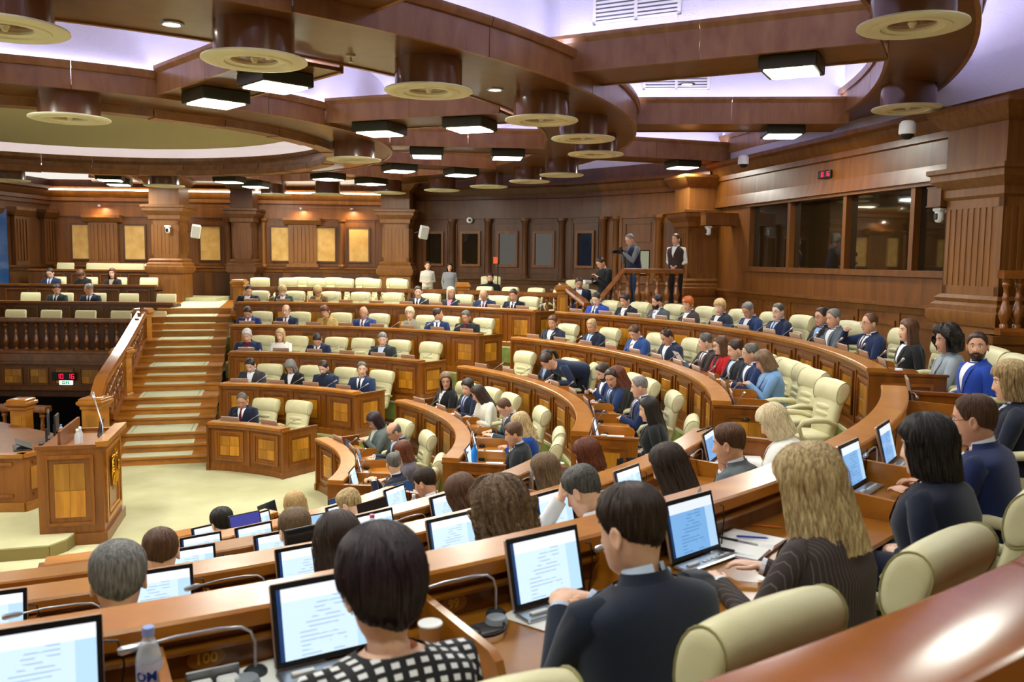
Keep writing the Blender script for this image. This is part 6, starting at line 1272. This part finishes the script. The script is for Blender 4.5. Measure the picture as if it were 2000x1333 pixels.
for dy in (-.08, .06): q = Matrix.Translation(tuple(ro)) @ Matrix.Rotation(AX, 4, 'Z') @ Vector((-.30, -.34 + dy, RH - .09)); bottle(tuple(q), 'glass water bottle standing on the rostrum, %s one' % ('nearer' if dy < 0 else 'farther'), '#dfe6ea', .26, .036)
bottle(at_z(120, 858, 1.0), 'small water bottle with blue label on the clerk desk', '#5a7ac8', .2, .03, '#3a5ab8')
def sheet(p, a, w_, d, label, th=.004, m=PAPER, rot=0, name='paper_sheet', cat='paper'):
    mb = MB(); mb.cbox(0, 0, th / 2, w_, d, th, .0008); o = mb.build(name, m, None, loc=tuple(p), rotz=radians(a) - pi / 2 + rot, smooth=0); tag(o, label, cat, 'papers on the desks'); return o
def stack(k, x, y, w_, d, label, n=1, rot=0, th=.003):
    p, a = wt(k, x, y); return sheet(p, a, w_, d, label, th, rot=rot)
stack(5, 1075, 1195, .30, .22, 'loose white papers under clasped hands', rot=.3); stack(5, 545, 1318, .30, .21, 'white papers before the checked dress', rot=.2); stack(4, 1575, 905, .25, .2, 'papers in front of the white jacket', rot=.2)
stack(4, 1465, 898, .26, .2, 'white papers in front of the grey suit', rot=.3); stack(3, 1120, 938, .2, .15, 'papers near the plain black top'); 
for (k, aa, rr_, lab, th) in ((1, 7, .45, 'white papers before the turned man in navy', .004), (2, 11, .45, 'open white papers before the blue grey suit', .004), (2, -5, .48, 'blank white pad at the end of the desk', .004), (2, 2, .46, 'white file beside the blue bottle', .006), (3, -8.5, .42, 'thick stack of white documents at the desk end', .05), (4, 3, .4, 'white sheet before the blue-jacketed person', .004), (5, 14, .45, 'white papers before the raised hand', .004)):
    sheet(PT(row_R(k) + rr_, aa, row_z(k) + .607), aa, .30, .21, lab, th)
# open notebook, binder
def book(p, a, label, w_=.36, d=.25, th=.02, rot=0):
    e = tag(empty('notebook', tuple(p), radians(a) - pi / 2 + rot), label, 'notebook'); mb = MB(); mb.cbox(0, 0, .002, w_, d, .004, .001); mb.build('cover', mat('book_cover', '#5a2a20', .6), e)
    for sx in (-1, 1):
        mb = MB(); R = []
        for u in np.linspace(0, 1, 7): x = sx * u * w_ * .485; zz = .004 + th * (1 - .5 * u) * min(1, u * 6) ; R.append([(x, -d * .48, .004), (x, d * .48, .004), (x, d * .48, zz), (x, -d * .48, zz)])
        mb.loft(R); mb.build('page_block', PAPER, e)
    return e
p, a = wt(5, 1455, 1068); book(p, a, 'open notebook before the pinstripe jacket', rot=.2); p, a = wt(5, 1735, 928); book(p, a, 'thick open binder before the navy jacket', .34, .27, .05, .1)
def pen(p, rz, label, col):
    mb = MB(); mb.tube([(-.07, 0, .005), (-.065, 0, .005), (.055, 0, .005), (.07, 0, .005)], [.003, .0045, .0045, .001], 8); o = mb.build('pen', mat('pen_' + col[1:], col, .3), None, loc=tuple(p), rotz=rz); tag(o, label, 'pen')
pen(wt(5, 1498, 1030)[0], -.3, 'orange pen beside the open notebook', '#d9661a'); pen(wt(5, 1470, 1052, .632)[0], -.2, 'blue pen lying on the open notebook', '#2540b0'); pen(PT(row_R(2) + .36, -7, row_z(2) + .607), .2, 'yellow highlighter at the desk end', '#e8d820')
def phone(p, rz, label, col='#14141a', tilt=0., m=None):
    e = tag(empty('mobile_phone', tuple(p), rz), label, 'phone', 'mobile phones'); T = Matrix.Rotation(tilt, 4, 'X'); mb = MB(); mb.cbox(0, 0, .004, .076, .155, .009, .003, 0, T); mb.build('phone_body', mat('phone_' + col[1:], col, .3), e)
    mb = MB(); mb.box(-.034, .034, -.072, .072, .0087, .0092, 0, T); mb.build('phone_screen', m or mat('phone_screen', '#3c3450', .08), e)
p, a = wt(5, 1485, 1102); phone(p, radians(a) + .9, 'large dark phone lying by the pinstripe jacket')
for (pp, lab) in []+[((M_, 3, 1185), 'phone in the hands of the person in blue suit'), ((M_, 1, 735), 'phone held by the person in grey blazer'), ((M_, 4, 1497), 'phone held by the person in light blue jacket')]:
    for (s_, k_, a_, n_, b_, MH_, en, er) in PEOPLE:
        if (s_, k_) == pp[:2] and b_['label'].find({1185: 'mobile phone', 735: 'grey blazer', 1497: 'light blue jacket'}[pp[2]]) > 0:
            Mw = Matrix.Translation(b_.location) @ Matrix.Rotation(b_.rotation_euler.z, 4, 'Z'); q = Mw @ ((en[0][2] + en[1][2]) / 2 + Vector((0, .09, .02))); phone(tuple(q), b_.rotation_euler.z, lab, tilt=.9); break
# sheet held up by the brown suit
for (s_, k_, a_, n_, b_, MH_, en, er) in PEOPLE:
    if 'white sheet' in b_['label']:
        Mw = Matrix.Translation(b_.location) @ Matrix.Rotation(b_.rotation_euler.z, 4, 'Z'); q = Mw @ ((en[0][2] + en[1][2]) / 2 + Vector((0, .1, .07))); mb = MB(); mb.cbox(0, 0, 0, .21, .002, .28, .0005, 0, Matrix.Rotation(radians(-35), 4, 'X')); tag(mb.build('paper_sheet', PAPER, None, loc=tuple(q), rotz=b_.rotation_euler.z, smooth=0), 'white sheet held up by the brown suit', 'paper')
def laptop(p, a, label, open_=108, scr=None, rot=0, w_=.32, col=DKGREY):
    e = tag(empty('laptop', tuple(p), radians(a) - pi / 2 + rot), label, 'laptop', 'open laptops'); mb = MB(); mb.cbox(0, .11, .008, w_, .22, .016, .005); ba = mb.build('base', col, e); mb = MB(); mb.box(-w_ * .42, w_ * .42, .03, .13, .016, .0172); mb.build('keyboard', BLACK, ba)
    T = Matrix.Translation((0, .0, .014)) @ Matrix.Rotation(radians(90 - open_) * -1 * -1, 4, 'X'); T = Matrix.Translation((0, 0, .014)) @ Matrix.Rotation(radians(open_ - 90), 4, 'X'); mb = MB(); mb.cbox(0, 0, .105, w_, .008, .21, .003, 0, T); mb.build('lid', col, e)
    mb = MB(); mb.box(-w_ * .46, w_ * .46, .0041, .0048, .012, .2, 0, T); mb.build('screen', scr or mat('laptop_dark', '#20262c', .1), e)
SCRN = mat('laptop_desktop', '#0c1420', .15, emit='#2a4f86', estr=.5); SCRW = mat('laptop_page', '#0c1420', .15, emit='#a9cdf2', estr=.8)
SLV = mat('laptop_silver', '#a9acae', .35, metal=.6)
for (k, x, y, lab, op, sc_, rt, col) in ((5, 1380, 1062, 'silver laptop with dim teal screen beside the navy suit', 105, mat('laptop_teal', '#10262e', .1, emit='#3f6f80', estr=.5), .5, SLV), (4, 612, 1108, 'big dark laptop lid seen beside number 69', 100, None, .1, DKGREY), (3, 735, 1035, 'black laptop with blank screen on the third row', 105, BLACK, .1, BLACK), (2, 672, 1015, 'laptop with dark map wallpaper before the bent person', 110, SCRN, .1, DKGREY), (2, 790, 985, 'laptop with photo wallpaper and icons', 115, SCRN, -.3, DKGREY), (1, 528, 1022, 'dark laptop at the end of the lowest numbered row', 105, mat('laptop_dark', '#20262c', .1), .1, DKGREY), (3, 640, 1062, 'small tablet with pale page by the blue suit', 112, SCRW, -.1, DKGREY), (2, 485, 1052, 'tablet with purple and blue screen on the second row', 112, mat('tablet_purple', '#0c0c20', .15, emit='#4a4aa8', estr=.6), 0, BLACK), (4, 1392, 885, 'dark laptop lid before the grey suit', 115, None, -.2, DKGREY)):
    p, a = wt(k, x, y); laptop(p, a, lab, op, sc_, rt, .30, col)
for (k, aa, lab, op, sc_, col) in ((1, 30, 'black laptop before the grey blazer', 100, None, BLACK), (1, 20, 'silver lilac laptop being typed on', 105, None, SLV), (1, -2, 'half-closed dark laptop before the clasped hands', 60, None, DKGREY), (3, 8, 'blue-lidded laptop before the leaning person', 105, None, mat('laptop_blue', '#2a3550', .35, metal=.4)), (4, 11, 'dark laptop before the red cardigan', 100, None, DKGREY), (5, 13.5, 'black laptop lid before the grey suit', 95, None, DKGREY), (5, 20.5, 'dark blue laptop before the navy suit', 95, None, mat('laptop_blue', '#2a3550', .35, metal=.4))):
    laptop(PT(row_R(k) + .3, aa, row_z(k) + .607), aa, lab, op, sc_, 0, .30, col)
# ================================================================ clocks, exit sign, cameras, speakers, screen, photographers' gear
LED = mat('led_red', '#300008', .5, emit='#ff1236', estr=3.); SEG = {'1': 'bc', '0': 'abcdef', '6': 'acdefg'}
def clock(p, rz, w_, label, sc=1.):
    e = tag(empty('digital_clock', tuple(p), rz), label, 'clock'); h = w_ * .34; mb = MB(); mb.cbox(0, -.02, 0, w_, .04, h, .006); mb.build('case', BLACK, e); mb = MB(); dw, dh, t = w_ * .115, h * .60, w_ * .02; x = -w_ * .30
    for i, ch in enumerate('10 16'):
        if ch == ' ': x += w_ * .13; continue
        S = {'a': (x, x + dw, dh / 2 - t, dh / 2), 'd': (x, x + dw, -dh / 2, -dh / 2 + t), 'g': (x, x + dw, -t / 2, t / 2), 'f': (x, x + t, 0, dh / 2), 'e': (x, x + t, -dh / 2, 0), 'b': (x + dw - t, x + dw, 0, dh / 2), 'c': (x + dw - t, x + dw, -dh / 2, 0)}
        for s_ in SEG[ch]: b = S[s_]; m2 = MB(); m2.box(b[0] + .001, b[1] - .001, -.0425, -.04, b[2] + .001, b[3] - .001); m2.build('digit_segment', LED, e, smooth=0)
        x += w_ * .16
    mb = MB(); mb.lathe([(w_ * .014, 0), (w_ * .01, .004)], 10, M=Matrix.Translation((w_ * .43, -.04, -h * .25)) @ Matrix.Rotation(pi / 2, 4, 'X')); mb.build('sensor', mat('sensor_grey', '#8a8a8a', .4), e)
q = at_y(127, 735, GY - .14); clock((q[0], GY - .155, q[2]), 0, .55, 'black digital wall clock with red digits above the exit sign')
q = at_y(128, 748, GY - .2); ex = tag(empty('exit_sign', (q[0], GY - .155, q[2])), 'small lit white exit sign with green arrow and running figure', 'exit sign')
mb = MB(); mb.cbox(0, -.02, 0, .30, .04, .105, .005); mb.build('case', emis('exit_white', '#d9f2ee', 1.2), ex); GRN = emis('exit_green', '#0f8a4a', .8)
for x0 in (-.045, .045): mb = MB(); mb.box(x0 - .04, x0 + .04, -.0415, -.04, -.032, .032); mb.build('green_field', GRN, ex, smooth=0)
WHE = emis('exit_mark', '#eefff6', 1.2); mb = MB(); mb.add([(-.075, -.042, 0), (-.05, -.042, -.018), (-.05, -.042, -.007), (-.018, -.042, -.007), (-.018, -.042, .007), (-.05, -.042, .007), (-.05, -.042, .018)], [(0, 1, 2, 3, 4, 5, 6)]); mb.build('arrow', WHE, ex, smooth=0)
mb = MB(); mb.sphere((.055, -.043, .02), (.006, .002, .006), 8, 5); mb.tube([(.05, -.043, .012), (.042, -.043, -.004), (.052, -.043, -.014), (.046, -.043, -.026)], .004, 5); mb.tube([(.042, -.043, -.004), (.03, -.043, -.012), (.024, -.043, -.024)], .0035, 5); mb.tube([(.052, -.043, .01), (.066, -.043, .002)], .003, 5); mb.build('running_figure', WHE, ex)
q = WDr.P(WDr.apx(1613), .08, 5.08); clock(q, atan2(WDr.n[1], WDr.n[0]) + pi / 2, .40, 'black digital clock with red digits on the frieze of the right wall')
def ptz():
    mb = MB(); mb.cbox(0, 0, -.03, .16, .13, .06, .02); b = mb.mesh('mount', WHITEP); mb = MB(); mb.lathe([(.055, -.06), (.062, -.09), (.062, -.17), (.045, -.205), (.015, -.215)], 20); y_ = mb.mesh('yoke', WHITEP, smooth=50); mb = MB(); mb.cbox(0, -.055, -.13, .07, .03, .09, .01); l_ = mb.mesh('lens_block', BLACK); return [('mount', b, []), ('yoke', y_, []), ('lens_block', l_, [])]
PTZ = ptz()
def bracket(p, rz, d, label):
    mb = MB(); mb.box(-.14, .14, -d, 0, 0, .28); mb.box(-.15, .15, -d - .01, 0, .26, .28); mb.box(-.15, .15, -d - .01, 0, 0, .02); o = mb.build('camera_bracket', WW, None, loc=tuple(p), rotz=rz); tag(o, label, 'bracket')
rw = atan2(WDr.n[1], WDr.n[0]) + pi / 2
q = np.array(WDr.P(WDr.apx(1432), 0, 4.28)); bracket(q, rw, .75, 'dark wooden camera box projecting beside the farther pillar'); stamp('security_camera', PTZ, tuple(q + np.array([WDr.n[0] * .62, WDr.n[1] * .62, 0])), rw, 'white pan-tilt camera under the wooden box by the farther pillar', 'camera', 'surveillance cameras')
q = np.array(WDr.P(WDr.apx(1890), 0, 4.28)); bracket(q, rw, .6, 'dark wooden camera box beside the great fluted pillar'); stamp('security_camera', PTZ, tuple(q + np.array([WDr.n[0] * .5, WDr.n[1] * .5, 0])), rw, 'white pan-tilt camera beside the great fluted pillar', 'camera', 'surveillance cameras')
q = at_y(328, 445, 24.15); mb = MB(); stamp('security_camera', PTZ, (q[0], 24.12, q[2] + .06), 0, 'white camera on the fluted column beside the staircase', 'camera', 'surveillance cameras')
def dome(p, label):
    e = tag(empty('dome_camera', tuple(p)), label, 'camera', 'surveillance cameras'); mb = MB(); mb.lathe([(.07, .14), (.1, .1), (.105, 0), (.1, -.03)], 20); mb.build('shell', WHITEP, e, smooth=50); mb = MB(); mb.sphere((0, 0, -.03), (.085, .085, .07), 16, 8); mb.build('lens_dome', BLACK, e)
dome(at_y(1452, 318, 17.0), 'white dome camera hanging under the outer ring by the farther pillar'); dome(at_y(1772, 258, 11.4), 'white dome camera hanging near the great fluted pillar')
for x, W_, lab in ((480, WA, 'tiny round white camera above a gold panel'), (920, WBs, 'tiny round white camera above a booth window')):
    q = np.array(W_.P(W_.apx(x), .1, at_y(x, 433, 26)[2])); mb = MB(); mb.sphere((0, 0, 0), (.09, .05, .09), 14, 8); mb.sphere((0, -.045, 0), (.04, .02, .04), 10, 6, 1); tag(mb.build('wall_camera', [WHITEP, BLACK], None, loc=tuple(q)), lab, 'camera', 'surveillance cameras')
def speaker(p, rz, label):
    e = tag(empty('loudspeaker', tuple(p), rz), label, 'loudspeaker', 'wall loudspeakers'); T = Matrix.Rotation(.25, 4, 'X') @ Matrix.Rotation(.15, 4, 'Y'); mb = MB(); mb.cbox(0, -.14, 0, .24, .2, .36, .02, 0, T); mb.build('cabinet', mat('speaker_white', '#c9c7be', .5), e); mb = MB(); mb.box(-.10, .10, -.246, -.241, -.16, .16, 0, T); mb.build('grille', mat('speaker_grille', '#a9a79e', .6), e); mb = MB(); mb.tube([(0, 0, 0), (-.08, .06, 0), (-.22, .1, -.05)], .015, 8); mb.build('wall_arm', DKGREY, e)
speaker(at_y(382, 450, 24.4), .4, 'tilted white loudspeaker on the column beside the staircase'); speaker(at_y(826, 452, 24.6), .3, 'white loudspeaker on the column beside the dark booths')
# large display on the left wall
p = np.array(WL.P(WL.apx(3) - 1.25, .12, 3.55)); e = tag(empty('wall_screen', tuple(p), atan2(WL.n[1], WL.n[0]) + pi / 2), 'large blue lit display screen on the left wall', 'screen'); mb = MB(); mb.cbox(0, -.04, 0, 2.6, .08, 2.4, .03); mb.build('frame', BLACK, e)
mb = MB(); mb.box(-1.24, 1.24, -.085, -.08, -1.14, 1.14); mb.build('display', mat('display_blue', '#101820', .15, emit='#2a5c94', estr=.28, noise=('#223040', 2)), e)
# photographers' cameras, tripod with orange phone
def slr(b, ends, side, label, white=False):
    Mw = Matrix.Translation(b.location) @ Matrix.Rotation(b.rotation_euler.z, 4, 'Z'); q = Mw @ ((ends[0][2] + ends[1][2]) / 2 + Vector((0, .10, .03)) if side == 0 else ends[1][2] + Vector((0, .1, -.02)))
    e = tag(empty('photo_camera', tuple(q), b.rotation_euler.z), label, 'camera'); mb = MB(); mb.cbox(0, -.02, .0, .15, .07, .11, .012); mb.cbox(0, -.02, .07, .06, .06, .045, .01); mb.build('camera_body', BLACK, e); mb = MB(); mb.lathe([(.04, 0), (.042, .05), (.038, .06), (.046, .10), (.05, .20), (.045, .2)], 18, M=Matrix.Rotation(-pi / 2, 4, 'X')); mb.build('lens', mat('lens_white', '#c8c8c4', .4) if white else BLACK, e)
slr(phA[0], phA[2], 0, 'black camera with long lens held on the landing'); slr(phB[0], phB[2], 1, 'camera with pale lens at the waist of the black hoodie', True)
q = at_y(972, 560, 22.2); e = tag(empty('tripod', (q[0], 22.2, row_z(5))), 'slim black tripod carrying an orange phone', 'tripod')
for i in range(3): t = 2 * pi * i / 3 + .4; mb = MB(); mb.tube([(0, 0, .9), (.28 * cos(t), .28 * sin(t), 0)], .012, 6); mb.build('leg', BLACK, e)
mb = MB(); mb.tube([(0, 0, .85), (0, 0, 1.75)], .014, 8); mb.build('column', BLACK, e); mb = MB(); mb.cbox(-.03, 0, 1.72, .09, .03, .03, .006); mb.build('clamp', DKGREY, e)
mb = MB(); mb.cbox(0, 0, 0, .11, .014, .17, .006); tag(mb.build('mobile_phone', mat('orange_case', '#d9562a', .5), None, loc=(q[0] - .06, 22.18, row_z(5) + 1.80)), 'orange mobile phone clamped on the tripod', 'phone', 'mobile phones')
# clerk desk monitors and rostrum microphones
q = at_z(100, 868, 1.0)
for (x, y, s_, rz, lab) in ((96, 868, 1.2, 2.05, 'tall black monitor seen edge-on at the clerk desk'), (112, 866, .9, 1.9, 'second dark monitor standing behind the clerk monitor')):
    p = at_y(x, y, 12.15 + (x - 96) * .02); p = (p[0], p[1], .805); e = tag(empty('desk_monitor', p, rz), lab, 'monitor', 'clerk monitors'); mb = MB(); mb.cbox(0, 0, .22 * s_ + .05, .40 * s_ * .8, .03, .27 * s_, .01); mb.build('housing', DKGREY, e); mb = MB(); mb.cbox(0, .05, .02, .2, .16, .02, .006); mb.cbox(0, .03, .12, .05, .03, .2, .006); mb.build('stand', DKGREY, e)
laptop((at_z(62, 872, .93)[0], at_z(62, 872, .93)[1], .915), 200, 'black folded laptop on the clerk desk edge', 25, None, .2, .4, BLACK)
Mr = Matrix.Translation(tuple(ro)) @ Matrix.Rotation(AX, 4, 'Z')
q = Mr @ Vector((-.12, .1, RH - .05)); stamp('microphone', MIC2, tuple(q), AX + pi * .55, 'long gooseneck microphone rising from the rostrum', 'microphone', 'gooseneck microphones', 1.7)
q = Mr @ Vector((-.2, .3, RH - .07)); laptop(tuple(q), 14 + 180, 'small screen standing on the rostrum top', 100, SCRW, 0, .26, DKGREY)
